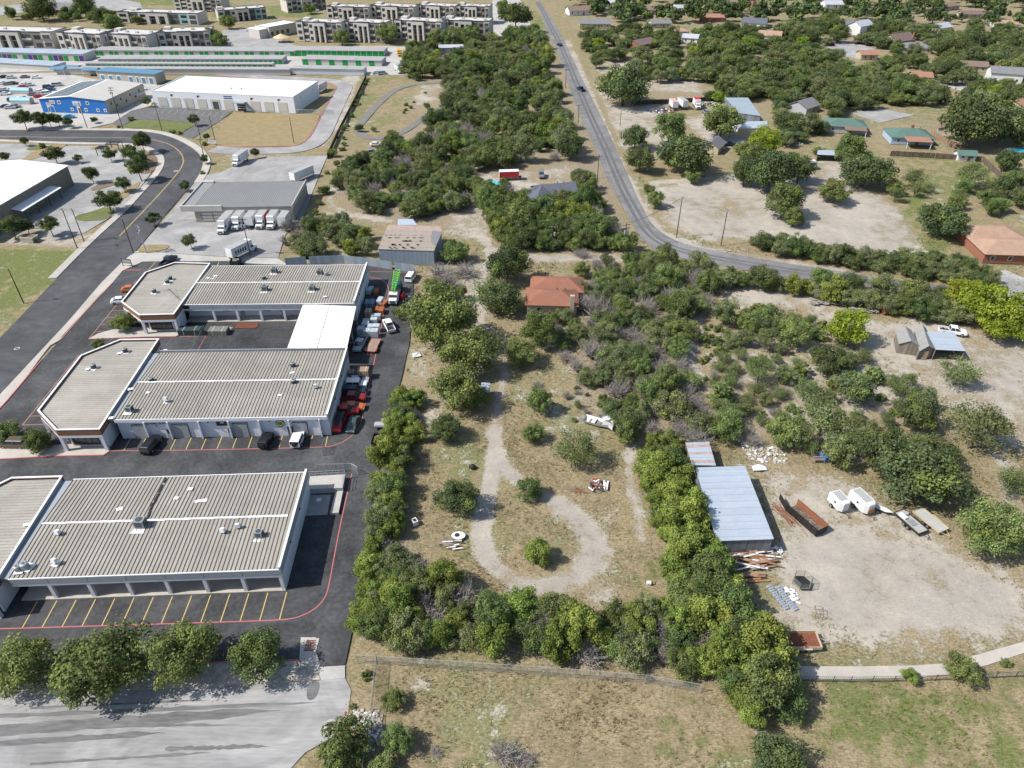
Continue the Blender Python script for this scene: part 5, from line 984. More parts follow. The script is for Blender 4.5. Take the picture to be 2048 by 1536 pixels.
# --- trees one can point to
for a in (('elm', 38, 1330, 70, 'leftmost of four trees along the bottom-left concrete street'), ('elm', 208, 1318, 92, 'second and largest of four trees along the bottom-left concrete street'), ('elm', 372, 1308, 76, 'third of four trees along the bottom-left concrete street'), ('elm', 520, 1312, 66, 'rightmost of four trees along the bottom-left concrete street, beside the drain')): tree(*a, group='row of trees along the concrete street')
tree('elm', 245, 640, 27, 'small leaning tree at the front corner of the farthest warehouse office'); tree('elm', 74, 878, 33, 'bright tree at the front corner of the middle warehouse office'); tree('elm', 196, 688, 16, 'low tree hidden behind the middle warehouse office'); tree('elm', 8, 862, 28, 'tree at the left edge beside the middle warehouse lot')
for i, (x, y, r) in enumerate([(45, 236, 22), (80, 238, 20), (97, 239, 15), (115, 239, 14), (135, 243, 13), (152, 241, 6)][:5]): tree('street', x, y, r, ['leftmost', 'second', 'middle', 'fourth', 'rightmost'][i] + ' of five round trees in front of the blue building', 'trees in front of the blue building')
for a in ((48, 282, 10, 'small round tree by the left lot entrance'), (108, 308, 21, 'round tree beside the white-roofed hall corner'), (154, 315, 11, 'small reddish-green tree in the left lot'), (182, 348, 18, 'round tree in the left lot nearest the hall'), (219, 308, 14, 'round tree beside the trellis shelters'), (284, 283, 22, 'topmost tree of the clump inside the street bend'), (256, 303, 20, 'left tree of the clump inside the street bend'), (275, 312, 19, 'middle tree of the clump inside the street bend'), (275, 333, 29, 'largest tree of the clump inside the street bend'), (245, 367, 17, 'round tree on the verge above the dark wide one'), (212, 396, 27, 'wide dark tree on the verge of the left lot'), (305, 437, 15, 'small round tree between street and depot'), (368, 370, 13, 'small round tree at the depot corner by the bend'), (380, 482, 16, 'small round tree in the truck lot'), (510, 305, 11, 'small tree beside the parked box truck behind the depot'), (408, 318, 10, 'small tree on the verge beside the street bend'), (388, 238, 14, 'round tree in front of the long white building'), (293, 202, 11, 'reddish tree at the corner of the long white building'), (188, 238, 8, 'tiny dark tree in front of the blue building corner'), (414, 273, 7, 'tiny tree beside the small roadside sign'), (98, 450, 22, 'tree beside the pole pair near the left lot'), (52, 452, 16, 'yellowish tree beside the pale planter box'), (20, 450, 28, 'dark tree at the left edge below the hall'), (8, 312, 12, 'dark shrub tree at the left edge above the hall')): tree('street', *a, group='small trees in the commercial lots')
for x, y, r, l in ((405, 345, 6, 'round blue-green bush on the verge at the bend'), (85, 290, 7, 'pale bush on the lawn island by the street'), (237, 253, 6, 'dark bush beside the lawn strip'), (262, 236, 8, 'dark bush at the office parking corner'), (345, 262, 7, 'left of two bushes on the verge above the bend'), (360, 265, 6, 'right of two bushes on the verge above the bend'), (408, 286, 7, 'bush beside the small roadside sign'), (70, 478, 9, 'bush beside the pale planter box'), (733, 1350, 14, 'dark green bush at the chain-link fence corner'), (705, 1412, 8, 'small bush beside the concrete street end')): tree('shrub', x, y, r, l)
for a in (('elm', 690, 1490, 58, 'large tree at the bottom edge beside the concrete street'), ('elm', 785, 1395, 26, 'shrubby tree right of the fence corner'), ('elm', 795, 1480, 34, 'leafy tree below the white rubble'), ('elm', 765, 1530, 30, 'tree at the bottom edge below the rubble'), ('jun', 1075, 1105, 33, 'small round tree inside the gravel loop'), ('elm', 1058, 975, 30, 'dark tree at the top of the gravel loop'), ('oak', 915, 995, 47, 'wide dark oak left of the gravel loop'), ('mesq', 1150, 897, 52, 'pale feathery mesquite above the gravel loop'), ('elm', 1080, 800, 34, 'tree between the track and the wood'), ('elm', 1065, 865, 26, 'slender green tree left of the pale mesquite'), ('elm', 905, 780, 58, 'large light green tree beside the track'), ('elm', 935, 705, 66, 'broad tree left of the sandy track'), ('elm', 880, 635, 78, 'very large tree right of the parked white pickup'), ('oak', 890, 850, 42, 'dense round bush left of the track'), ('elm', 950, 790, 38, 'feathery tree right against the track'), ('oak', 1015, 530, 52, 'big dark oak left of the stone house, rear one'), ('oak', 1000, 585, 56, 'big dark oak left of the stone house, front one'), ('elm', 1080, 660, 44, 'light green tree in front of the stone house'), ('elm', 1045, 700, 40, 'tree below the stone house beside the track'), ('elm', 845, 490, 18, 'small round tree against the barn roof'), ('oak', 800, 480, 4, 'tiny weed tree by the barn wall'), ('mesq', 1150, 540, 0, ''), ('elm', 1255, 860, 34, 'dark tree beside the scrapped boats'), ('lime', 1990, 610, 62, 'left half of the big lime-green tree near the white pickup'), ('lime', 1935, 590, 44, 'lime-green tree overhanging the lane'), ('lime', 2005, 640, 48, 'lower lime-green tree overhanging the white pickup'), ('oak', 1885, 440, 50, 'big round oak beside the brick ranch house'), ('elm', 1570, 400, 44, 'round multi-stemmed tree in the bare clearing'), ('elm', 1670, 378, 34, 'low cactus-like clump in the bare clearing'), ('elm', 1590, 430, 26, 'lower lobe of the clump in the bare clearing'), ('oak', 1545, 340, 62, 'long hedge-like tree at the top of the bare clearing'), ('oak', 1490, 345, 36, 'left end of the hedge at the top of the bare clearing'), ('oak', 1600, 340, 36, 'right end of the hedge at the top of the bare clearing'), ('oak', 1735, 335, 55, 'large oak at the corner of the plank-fenced field'), ('elm', 1700, 300, 38, 'tree behind the plank fence, left end'), ('oak', 1950, 240, 75, 'huge dark oak behind the white garden shed'), ('oak', 2010, 245, 55, 'dark oak beside the swimming pool'), ('mesq', 1950, 345, 36, 'crooked mesquite in the fenced field'), ('oak', 2020, 320, 30, 'round bush right of the plank fence corner'), ('mesq', 1920, 740, 44, 'spreading mesquite below the board sheds'), ('lime', 1700, 655, 46, 'light green mesquite left of the board sheds'), ('oak', 1660, 720, 46, 'dark mesquite in the scrub left of the sheds'), ('elm', 1500, 640, 32, 'tree at the top of the scrub field'), ('elm', 1540, 630, 30, 'tree beside the fallen logs in the scrub field'), ('elm', 1590, 665, 40, 'broad tree in the middle of the scrub field'), ('oak', 1840, 940, 90, 'largest dark oak above the trailers'), ('oak', 1770, 900, 62, 'oak left of the largest one above the trailers'), ('oak', 1880, 900, 50, 'oak behind the largest one above the trailers'), ('oak', 1840, 830, 52, 'round oak beside the right-hand bare lot'), ('mesq', 1960, 850, 70, 'wide mesquite at the right edge'), ('elm', 1985, 1060, 72, 'large tree hiding a pale vehicle at the right edge'), ('mesq', 2030, 960, 40, 'pale mesquite at the right edge'), ('elm', 1575, 860, 48, 'bushy tree beside the white rubble'), ('mesq', 1650, 830, 60, 'grey-green mesquite above the scrap corner'), ('elm', 1450, 850, 40, 'bright tree behind the rusty lean-to'), ('oak', 1560, 1510, 60, 'lone round tree at the bottom edge'), ('elm', 1930, 1335, 40, 'feathery tree on the concrete path'), ('jun', 1822, 1352, 18, 'small green bush on the iron fence'), ('shrub', 2013, 1324, 14, 'round clipped bush beside the concrete path'), ('elm', 1315, 425, 0, ''), ('oak', 1290, 400, 0, ''), ('elm', 1312, 400, 20, 'small bright tree at the lane bend'), ('elm', 1298, 378, 14, 'small tree above the one at the lane bend'), ('oak', 1375, 310, 58, 'wide dark oak below the truck yard'), ('elm', 1340, 250, 40, 'left tree in front of the truck yard'), ('elm', 1430, 265, 0, ''), ('elm', 1445, 240, 44, 'broad bright tree in front of the workshop'), ('lime', 1530, 285, 32, 'lime-tinted tree below the workshop annex'), ('oak', 1270, 275, 32, 'oak by the lane opposite the wood'), ('oak', 1280, 320, 34, 'lower oak by the lane opposite the wood'), ('elm', 1385, 352, 18, 'small crooked tree beside the bare drive'), ('elm', 1500, 300, 28, 'tree on the gravel below the annex'), ('oak', 1250, 165, 62, 'spreading oak beside the lane with bare ground behind'), ('street', 1030, 28, 34, 'tall tree at the apartment parking'), ('elm', 1010, 20, 22, 'tree behind the parked cars by the lane'), ('elm', 683, 74, 18, 'round tree in front of the tall apartments, left'), ('elm', 776, 66, 24, 'round tree between the tall apartment blocks'), ('elm', 690, 300, 0, ''), ('elm', 800, 60, 0, ''), ('oak', 205, 32, 24, 'dark tree behind the left apartment row'), ('oak', 80, 15, 34, 'pale green tree beside the school-like house'), ('elm', 165, 8, 28, 'tree behind the school-like house'), ('elm', 225, 46, 22, 'round tree between the left apartment blocks'), ('elm', 420, 74, 20, 'left of two trees beside the apartment drive'), ('elm', 440, 80, 18, 'right of two trees beside the apartment drive'), ('elm', 455, 42, 18, 'tree by the short teal block'), ('elm', 690, 250, 0, ''), ('elm', 718, 254, 11, 'lone small tree on the loop of the winding path'), ('elm', 625, 65, 0, ''), ('elm', 620, 15, 14, 'tree behind the lawn near the rear blocks')):
    if a[3]: tree(a[0], a[1], a[2], a[3], a[4])
for x, y, r, k, l in ((1010, 1500, 50, 'dead', 'heap of bare grey brush at the bottom edge'), (1050, 1515, 40, 'dead', 'right part of the bare brush heap at the bottom edge'), (870, 1500, 20, 'dead', 'dark dry weed in the lower field'), (1700, 560 + 60, 24, 'snag', 'leafless tree beside the log pile'), (1190, 590, 20, 'snag', 'pale dead tree right of the stone house'), (1165, 500, 26, 'dead', 'grey bare bush beside the driveway to the lane'), (880, 530, 44, 'dead', 'large grey leafless thicket left of the track'), (930, 530, 40, 'dead', 'grey thicket between barn and the big oak'), (1165, 670, 0, 'dead', ''), (1130, 705, 26, 'dead', 'grey thicket in front of the center wood'), (1535, 625, 22, 'snag', 'fallen bare tree in the scrub field')):
    if r: tree(k, x, y, r, l)
# --- hedges, woods and gardens
fill([(800, 800), (835, 800), (830, 870), (800, 960), (795, 1050), (770, 1180), (718, 1275), (735, 1150), (755, 1020), (768, 900)], 70, 1.7, 3.2, dict(jun=5, hack=3, cedar=2, dead=1.2), 'in the hedge between the sealed lot and the field', 1, .42)
fill([(725, 1180), (790, 1110), (870, 1150), (905, 1200), (1000, 1215), (1150, 1240), (1290, 1235), (1330, 1220), (1350, 1330), (1250, 1330), (1050, 1300), (900, 1290), (760, 1285)], 110, 1.9, 3.6, dict(jun=5, hack=3, cedar=3, elm=1, dead=1.8), 'in the hedge below the gravel loop', 2, .42)
fill([(1300, 900), (1345, 890), (1362, 960), (1392, 1080), (1440, 1150), (1480, 1220), (1530, 1300), (1560, 1330), (1565, 1420), (1500, 1450), (1440, 1370), (1340, 1350), (1330, 1240), (1350, 1140), (1310, 1020), (1285, 960)], 100, 2.1, 4.0, dict(jun=7, elm=2, cedar=2, dead=.4), 'in the tall hedge beside the long metal shed', 3, .4, keep=False)
for x, y, r, k, l in ((1645, 556, 26, 'elm', 'first tall tree hiding the lane beyond the bend'), (1705, 566, 32, 'oak', 'second tall tree hiding the lane beyond the bend'), (1765, 574, 38, 'hack', 'third tall tree hiding the lane beyond the bend'), (1830, 584, 42, 'elm', 'fourth tall tree hiding the lane, left of the lime-green ones'), (1885, 590, 36, 'oak', 'fifth tall tree hiding the lane, against the lime-green ones')): tree(k, x, y, r, l)
fill([(1160, 560), (1180, 520), (1300, 525), (1290, 560), (1200, 580)], 12, 2, 4, dict(elm=3, hack=3, dead=1), 'behind and right of the stone house', 31, .55, keep=False)
fill([(1060, 640), (1150, 640), (1180, 700), (1080, 720), (1040, 690)], 12, 1.8, 3.6, dict(elm=3, hack=3, dead=1), 'below the stone house', 32, .6, keep=False)
fill([(1030, 780), (1250, 740), (1250, 880), (1100, 840)], 14, .7, 1.8, dict(shrub=3, dead=2, mesq=1), 'on the dry grass above the loop', 33, .9)
fill([(800, 640), (850, 560), (860, 500), (900, 500), (940, 560), (940, 620), (850, 690)], 14, 2, 4, dict(elm=3, dead=2, oak=1), 'left of the track near the barn', 14, .55)
fill([(1150, 740), (1170, 640), (1160, 590), (1200, 545), (1290, 520), (1400, 545), (1425, 590), (1395, 640), (1372, 700), (1385, 760), (1410, 840), (1390, 900), (1290, 890), (1190, 800)], 110, 2.3, 4.6, dict(elm=3, hack=4, oak=2, cedar=1, dead=3), 'in the wood right of the stone house', 4, .55)
fill([(1425, 660), (1480, 620), (1640, 650), (1720, 700), (1760, 745), (1850, 800), (1890, 850), (1800, 960), (1700, 940), (1560, 890), (1470, 890), (1420, 800)], 85, 1.4, 4.2, dict(hack=4, mesq=5, dead=1.4, shrub=4), 'in the scrub left of the board sheds', 5, .7)
fill([(818, 104), (905, 78), (1000, 82), (1080, 58), (1095, 75), (1112, 110), (1135, 170), (1160, 230), (1188, 295), (1215, 360), (1232, 400), (1160, 385), (1130, 345), (1040, 335), (960, 350), (860, 350), (780, 355), (750, 332), (785, 300), (850, 285), (870, 240), (900, 195), (885, 168), (818, 160)], 330, 3.0, 6.2, dict(elm=4, hack=3, oak=4, cedar=2, dead=1.8, jun=1), 'in the long wood left of the lane', 6, .5)
fill([(665, 350), (760, 330), (960, 345), (965, 400), (880, 435), (830, 440), (760, 430), (700, 410), (668, 390)], 70, 2.6, 5, dict(elm=3, hack=3, oak=3, dead=1.4), 'in the wood behind the barn', 7, .5)
fill([(1150, 375), (1215, 362), (1250, 410), (1275, 455), (1305, 500), (1240, 508), (1100, 502), (1000, 495), (965, 450), (970, 395), (1000, 390), (1045, 400), (1060, 410), (1130, 400)], 120, 2.5, 5.0, dict(elm=4, cedar=3, oak=3, jun=2, dead=1), 'between the pool house and the lane bend', 8, .46, keep=False)
fill([(545, 480), (600, 445), (690, 455), (755, 470), (750, 515), (585, 518)], 26, 2.0, 4.0, dict(hack=5, jun=3, dead=1.5), 'beside the depot behind the tin fence', 9, .55)
fill([(1300, 520), (1440, 545), (1560, 562), (1720, 582), (1900, 600), (1990, 615), (1960, 650), (1880, 648), (1700, 612), (1560, 585), (1440, 575), (1300, 555)], 70, 1.9, 3.9, dict(cedar=4, hack=4, jun=2), 'in the hedgerow below the lane', 10, .42)
fill([(1505, 485), (1600, 495), (1760, 525), (1890, 520), (1965, 545), (1985, 572), (1850, 560), (1650, 530), (1520, 505)], 66, 1.8, 3.6, dict(hack=4, cedar=3, oak=3), 'in the hedgerow above the lane', 11, .58)
fill([(1300, 330), (1440, 300), (1560, 330), (1650, 300), (1740, 300), (1760, 400), (1700, 330), (1500, 350), (1330, 350)], 16, 2.2, 4, dict(oak=3, elm=3), 'around the bare clearing', 12, .7)
fill([(1780, 380), (1880, 360), (2060, 370), (2060, 440), (1960, 430), (1900, 420), (1800, 440)], 18, 2.5, 5, dict(mesq=3, elm=3, oak=2), 'between the fenced field and the brick ranch house', 13, .65)
fill([(1160, 75), (1250, 65), (1330, 70), (1560, 60), (1560, 190), (1330, 190), (1250, 192), (1195, 160)], 135, 3.6, 7.0, dict(oak=4, elm=3, hack=3, cedar=2, lime=.5), 'in the oak grove right of the lane', 15, .52, .9)
fill([(1420, 190), (1560, 150), (1700, 150), (1800, 150), (1960, 180), (2060, 190), (2060, 300), (1990, 290), (1900, 210), (1760, 215), (1640, 270), (1560, 300), (1545, 200), (1420, 205)], 150, 3.4, 7.0, dict(oak=4, elm=3, hack=3, cedar=2, lime=.3), 'around the green-roofed houses', 16, .48, .9)
fill([(1560, 55), (1800, 60), (2070, 70), (2070, 190), (1800, 150), (1560, 165)], 150, 4, 8, dict(oak=5, elm=2, hack=3, cedar=2, lime=.3), 'around the cul-de-sac houses', 17, .5, .85)
fill([(690, 330), (640, 420), (620, 440), (650, 350), (672, 280), (735, 160), (742, 165), (690, 270)], 22, 1.0, 2.2, dict(elm=4, shrub=4), 'along the dark fence beside the winding path', 18, .6)
fill([(730, 270), (850, 180), (890, 190), (850, 240)], 9, 1.0, 2, dict(shrub=3, elm=1), 'on the weedy ground inside the winding path', 19, .9)
fill([(0, 35), (60, 45), (230, 45), (300, 50), (300, 38), (180, 30), (60, 30)], 18, 3, 5.5, dict(oak=2, elm=3), 'behind the left apartment row', 20, .6)
fill([(1400, 640), (1480, 640), (1480, 800), (1400, 790)], 12, .8, 1.8, dict(shrub=3, elm=1), 'on the stony ground beside the dirt track', 21, .8)
# a label of its own for every tree that its place sets apart
by = {}
for x, y, r, t in TREES: by.setdefault(t['label'], []).append((x / (y * CC + CAMH * SS), t))
ORD = ['leftmost'] + [w + '-from-left' for w in ('second', 'third', 'fourth', 'fifth', 'sixth', 'seventh', 'eighth')]; ORR = ['rightmost'] + [w + '-from-right' for w in ('second', 'third', 'fourth', 'fifth', 'sixth', 'seventh', 'eighth')]
BANDS = ['farthest', 'far', 'upper', 'middle', 'lower', 'near', 'nearest']
for lab, g in by.items():
    if len(g) < 2: continue
    nb = min(7, -(-len(g) // 15)); g.sort(key=lambda q: -q[1].location.y); names = {1: [''], 2: ['upper', 'lower'], 3: ['upper', 'middle', 'lower'], 4: ['far', 'upper', 'lower', 'near']}.get(nb, BANDS[:nb] if nb != 5 else ['far', 'upper', 'middle', 'lower', 'near'])
    for b in range(nb):
        q = sorted(g[len(g) * b // nb:len(g) * (b + 1) // nb], key=lambda w: w[0]); n = len(q); h = (n + 1) // 2
        for i, (_, t) in enumerate(q):
            l = lab + (', ' + names[b] + ' part' if nb > 1 else '')
            if n == 1: t['label'] = l
            elif i < h and i < 8: t['label'] = ORD[i] + ' ' + l
            elif n - 1 - i < n - h and n - 1 - i < 8: t['label'] = ORR[n - 1 - i] + ' ' + l
# far-off tree cover that reads as one mass
rg = np.random.default_rng(3); ps, qs, ts, ss = [], [], [], []
fp = np.array([P2(*p) for p in ((1130, 8), (1140, -30), (2300, -30), (2300, 60), (1900, 55), (1560, 52), (1250, 55))]); lo, hi = fp.min(0), fp.max(0); cnt = 0
while cnt < 520:
    x, y = rg.uniform(lo, hi); 
    if sdist(np.array([[x, y]]), fp)[0] < 0 or any((x - a) ** 2 + (y - b) ** 2 < (c + 2) ** 2 for a, b, c in KEEP): cnt += .02; continue
    r = rg.uniform(3.8, 7.5); p, q, lt, ly = crown_pts(rg, 16, 330, .75, 1.0); ps.append(p * r + np.array([x, y, r * .85])); qs.append(q); k = rg.uniform(.55, 1.25); ts.append(np.stack([lt * k * rg.uniform(.8, 1.2, 330), np.clip(ly, 0, 1)], 1)); ss.append(np.full(330, .15 * r) * rg.uniform(.6, 1.2, 330)); cnt += 1
for (x0, x1, y, n_) in ((-80, 380, -8, 40), (640, 1000, -14, 30)):
    for k in range(n_):
        p0 = P(rg.uniform(x0, x1), y - rg.uniform(0, 14)); r = rg.uniform(4, 7); p, q, lt, ly = crown_pts(rg, 16, 330, .75, 1.0); ps.append(p * r + np.array([p0.x, p0.y, r * .85])); qs.append(q); ts.append(np.stack([lt, np.clip(ly, 0, 1)], 1)); ss.append(np.full(330, .13 * r))
struct(tag(link('distant_woodland', quads_mesh('distant_woodland', np.concatenate(ps), np.concatenate(qs), np.concatenate(ss), np.concatenate(ts), LEAF['oak'], rg)), 'mass of far green treetops along the horizon', 'woodland'), 'stuff')
print('TREES', len(TREES))
# ------------------------------------------------------------------ tufts of dry and green grass
def tufts(name, label, n, box, seed, h0, h1, green, dens=1.0):
    global GPT
    rg = np.random.default_rng(seed); pts = rg.uniform((box[0], box[2]), (box[1], box[3]), (n, 2)); old = GPT; GPT = pts
    wb, wg, ww = weights(BARE), weights(GREEN), weights(WOOD); GPT = old
    cl = np.sin(pts[:, 0] * .35 + 2 * np.sin(pts[:, 1] * .21)) + np.sin(pts[:, 1] * .41 + 1.7 * np.sin(pts[:, 0] * .17)); keep = (rg.random(n) > wb * 1.25) & (rg.random(n) > ww * .6) & (rg.random(n) < .55 + .25 * cl)
    for q in PAVED: keep &= sdist(pts, q) < -.3
    pts, wg = pts[keep], wg[keep]; m = len(pts); B = 5
    a = rg.uniform(0, 6.283, (m, B)); h = rg.uniform(h0, h1, (m, 1)) * rg.uniform(.6, 1.2, (m, B)); w = h * rg.uniform(.14, .26, (m, B)); ln = rg.uniform(.25, .9, (m, B)) * h * 1.2; z0 = -.22
    bx = pts[:, 0, None] + rg.normal(0, .12, (m, B)); by = pts[:, 1, None] + rg.normal(0, .12, (m, B)); co = np.zeros((m, B, 3, 3))
    co[:, :, 0] = np.stack([bx - np.sin(a) * w, by + np.cos(a) * w, np.full_like(bx, z0)], -1); co[:, :, 1] = np.stack([bx + np.sin(a) * w, by - np.cos(a) * w, np.full_like(bx, z0)], -1); co[:, :, 2] = np.stack([bx + np.cos(a) * ln, by + np.sin(a) * ln, z0 + .12 + h], -1)
    k = m * B; me = bpy.data.meshes.new(name); me.vertices.add(3 * k); me.vertices.foreach_set('co', co.ravel()); me.loops.add(3 * k); me.loops.foreach_set('vertex_index', np.arange(3 * k)); me.polygons.add(k); me.polygons.foreach_set('loop_start', np.arange(0, 3 * k, 3)); me.update()
    at = me.color_attributes.new('tint', 'FLOAT_COLOR', 'POINT'); t4 = np.ones((m, 4)); t4[:, 0] = rg.uniform(.7, 1.25, m); t4[:, 1] = np.clip(wg * 1.1 + green + rg.uniform(-.25, .2, m) + .12 * cl[keep], 0, 1); at.data.foreach_set('color', np.repeat(t4, 3 * B, 0).ravel())
    me.materials.append(leaf_mat('grass_blade_' + name, (.33, .265, .15), (.15, .185, .05), .05, .25)); struct(tag(link(name, me), label, 'grass'), 'stuff')
PAVED = [np.array(q) for q in (G([(285, 524), (735, 531), (832, 538), (820, 690), (780, 850), (762, 925), (750, 1030), (724, 1180), (704, 1380), (696, 1440), (560, 1560), (-200, 1560), (-200, 700)]), G([(1545, 1332), (1890, 1327), (2060, 1280), (2060, 1302), (1895, 1350), (1560, 1357)]), ll + lr[::-1], G([(1433, 1110), (1548, 1105), (1490, 960), (1391, 960)]))]
tufts('dry_grass', 'tufts of tan dry grass over the near fields', 56000, (-30, 95, 38, 105), 1, .10, .30, .02)
tufts('rough_grass', 'rough dry grass in the middle distance', 26000, (-30, 150, 105, 190), 2, .2, .5, .02)
# ------------------------------------------------------------------ vehicles
def paint(k): 
    c = dict(white=(.70, .70, .70), silver=(.42, .43, .45), grey=(.16, .17, .18), black=(.012, .012, .014), red=(.42, .02, .02), darkred=(.20, .02, .02), blue=(.03, .07, .18), navy=(.015, .025, .05), bright=(.02, .27, .55), brown=(.10, .075, .05), green=(.05, .075, .065), orange=(.45, .12, .03), tan=(.32, .26, .18), paleblue=(.26, .34, .40), yellow=(.55, .27, .02))[k]
    return mat('car_paint_' + k, c, .28, var=.06, spec=.5)
M_tyre2 = mat('tyre_rubber', (.018, .018, .018), .9); M_rim = mat('wheel_rim', (.35, .35, .36), .4, metal=.6); M_lamp = mat('lamp_glass', (.6, .6, .58), .2); M_tail = mat('tail_lamp', (.30, .01, .01), .3); M_bed = mat('bed_liner', (.03, .03, .032), .9)
def ringx(x, hw, zb, zm, zt, k=.9): return [(x, -hw, zb), (x, -hw, zm), (x, -hw * k, zt), (x, hw * k, zt), (x, hw, zm), (x, hw, zb)]
def wheels(t, xs, hw, r=.34):
    for x in xs:
        for s in (-1, 1):
            w = MB(); w.loft([[(x + r * math.cos(k / 12 * 6.2832), y, r + r * math.sin(k / 12 * 6.2832)) for k in range(12)] for y in sorted((s * (hw - .22), s * hw), reverse=True)]); o = w.build('wheel', M_tyre2, t)
            q = MB(); q.loft([[(x + r * .6 * math.cos(k / 10 * 6.2832), y, r + r * .6 * math.sin(k / 10 * 6.2832)) for k in range(10)] for y in sorted((s * (hw - .05), s * (hw + .012)), reverse=True)]); q.build('rim', M_rim, o)
def cabin(t, b0, b1, t0, t1, hw, zb, zt, tw=.8):
    q = lambda x0, x1, w, z: [(x0, -w, z), (x1, -w, z), (x1, w, z), (x0, w, z)]
    MB().loft([q(b0, b1, hw, zb), q(t0, t1, hw * tw, zt - .05)]).build('windows', M_glass, t)
    MB().loft([q(t0 - .05, t1 + .05, hw * tw + .03, zt - .06), q(t0 + .08, t1 - .08, hw * tw - .05, zt)]).build('roof', paint('white'), t)
    for x0, x1 in ((b0, t0), (b1, t1), ((b0 + b1) / 2, (t0 + t1) / 2)):
        for s in (-1, 1): MB().tube([(x0, s * (hw + .005), zb), (x1, s * (hw * tw + .012), zt - .04)], .05, 4).build('pillar', paint('white'), t)
def lamps(t, xf, xr, hw, z):
    for s in (-1, 1): MB().box(xf - .08, xf + .02, s * hw * .72 - .17, s * hw * .72 + .17, z - .08, z + .08).build('headlight', M_lamp, t); MB().box(xr - .02, xr + .08, s * hw * .8 - .12, s * hw * .8 + .12, z, z + .18).build('tail_light', M_tail, t)
PROTO = {}
def proto(kind):
    if kind in PROTO: return PROTO[kind]
    t = thing('car', 'x', 'car'); PROTO[kind] = t; b = MB(); t.name = dict(sedan='sedan', suv='suv', jeep='off_road_vehicle', pickup='pickup_truck', van='minivan')[kind]
    if kind == 'sedan':
        b.loft([ringx(-2.3, .8, .35, .6, .78), ringx(-2.1, .9, .22, .62, .98), ringx(-1.2, .92, .2, .64, 1.0), ringx(.9, .92, .2, .64, .98), ringx(1.9, .9, .22, .6, .86), ringx(2.32, .78, .35, .52, .68)]); cabin(t, -1.75, 1.15, -1.05, .35, .8, .97, 1.44); wheels(t, (-1.38, 1.4), .93); lamps(t, 2.28, -2.28, .85, .62)
    elif kind == 'suv':
        b.loft([ringx(-2.4, .86, .4, .7, .95), ringx(-2.3, .95, .28, .72, 1.08), ringx(1.0, .96, .26, .74, 1.1), ringx(2.2, .94, .28, .7, 1.02), ringx(2.45, .84, .42, .62, .84)]); cabin(t, -2.3, 1.25, -2.1, .5, .86, 1.07, 1.78, .84); wheels(t, (-1.45, 1.5), .97, .38); lamps(t, 2.42, -2.38, .88, .78)
    elif kind == 'jeep':
        b.loft([ringx(-2.0, .86, .45, .8, 1.08, .97), ringx(.7, .88, .4, .8, 1.1, .97), ringx(1.9, .74, .45, .8, 1.06, .95), ringx(2.0, .7, .5, .75, 1.0, .95)]); cabin(t, -1.98, .75, -1.95, .55, .84, 1.08, 1.84, .95); wheels(t, (-1.3, 1.35), 1.0, .42); lamps(t, 2.0, -1.98, .7, .85)
        MB().loft([[(x, .38 * math.cos(k / 12 * 6.2832), 1.1 + .38 * math.sin(k / 12 * 6.2832)) for k in range(12)] for x in (-2.25, -2.02)]).build('spare_wheel', M_tyre2, t)
        for s in (-1, 1): MB().box(1.0, 1.75, *sorted((s * .72, s * .98)), .82, .9).build('fender', M_bed, t)
    elif kind == 'van':
        b.loft([ringx(-2.45, .86, .36, .7, .98), ringx(-2.35, .96, .25, .72, 1.05), ringx(1.2, .97, .24, .72, 1.05), ringx(2.2, .94, .28, .64, .86), ringx(2.5, .8, .4, .56, .7)]); cabin(t, -2.38, 1.75, -2.2, .75, .88, 1.03, 1.76, .84); wheels(t, (-1.5, 1.55), .98, .36); lamps(t, 2.45, -2.42, .88, .66)
    else:
        b.loft([ringx(-.6, .96, .42, .78, 1.12), ringx(1.3, .97, .42, .78, 1.12), ringx(2.6, .95, .44, .76, 1.06), ringx(2.85, .86, .5, .7, .92)]); b.box(-2.85, -.6, -.95, -.86, .5, 1.1); b.box(-2.85, -.6, .86, .95, .5, 1.1); b.box(-2.88, -2.78, -.9, .9, .5, 1.1); b.box(-2.8, -.6, -.9, .9, .45, .58)
        cabin(t, -.75, 1.55, -.6, .75, .86, 1.1, 1.86, .84); wheels(t, (-1.8, 1.85), .98, .4); lamps(t, 2.82, -2.86, .88, .8); MB().box(-2.76, -.64, -.85, .85, .585, .62).build('bed_floor', M_bed, t)
    b.build('body', paint('white'), t); return t
USED = set()
def car(kind, px, py, deg, col, label, group=None, cat=None, roof=None, s=1.0):
    t = proto(kind); loc = P(px, py, .7); loc.z = .05
    if kind not in USED: USED.add(kind); t.location = loc; t.rotation_euler[2] = R(deg); t['label'] = label; t.scale = (s,) * 3
    else: t = dup(t, loc, R(deg), label, None, s)
    if group: t['group'] = group
    elif 'group' in t: del t['group']
    t['category'] = cat or dict(pickup='pickup truck', van='van').get(kind, 'car')
    for c in t.children:
        n = c.name.split('.')[0]
        if n in ('body', 'roof', 'pillar'): c.material_slots[0].link = 'OBJECT'; c.material_slots[0].material = paint(roof if roof and n == 'roof' else col)
    return t
car('pickup', 778, 651, 112, 'white', 'white pickup with dark bed driving down the lot beside the big tree', s=.97); car('pickup', 720, 688, -96, 'paleblue', 'silver-blue crew pickup parked next to the red flat trailer')
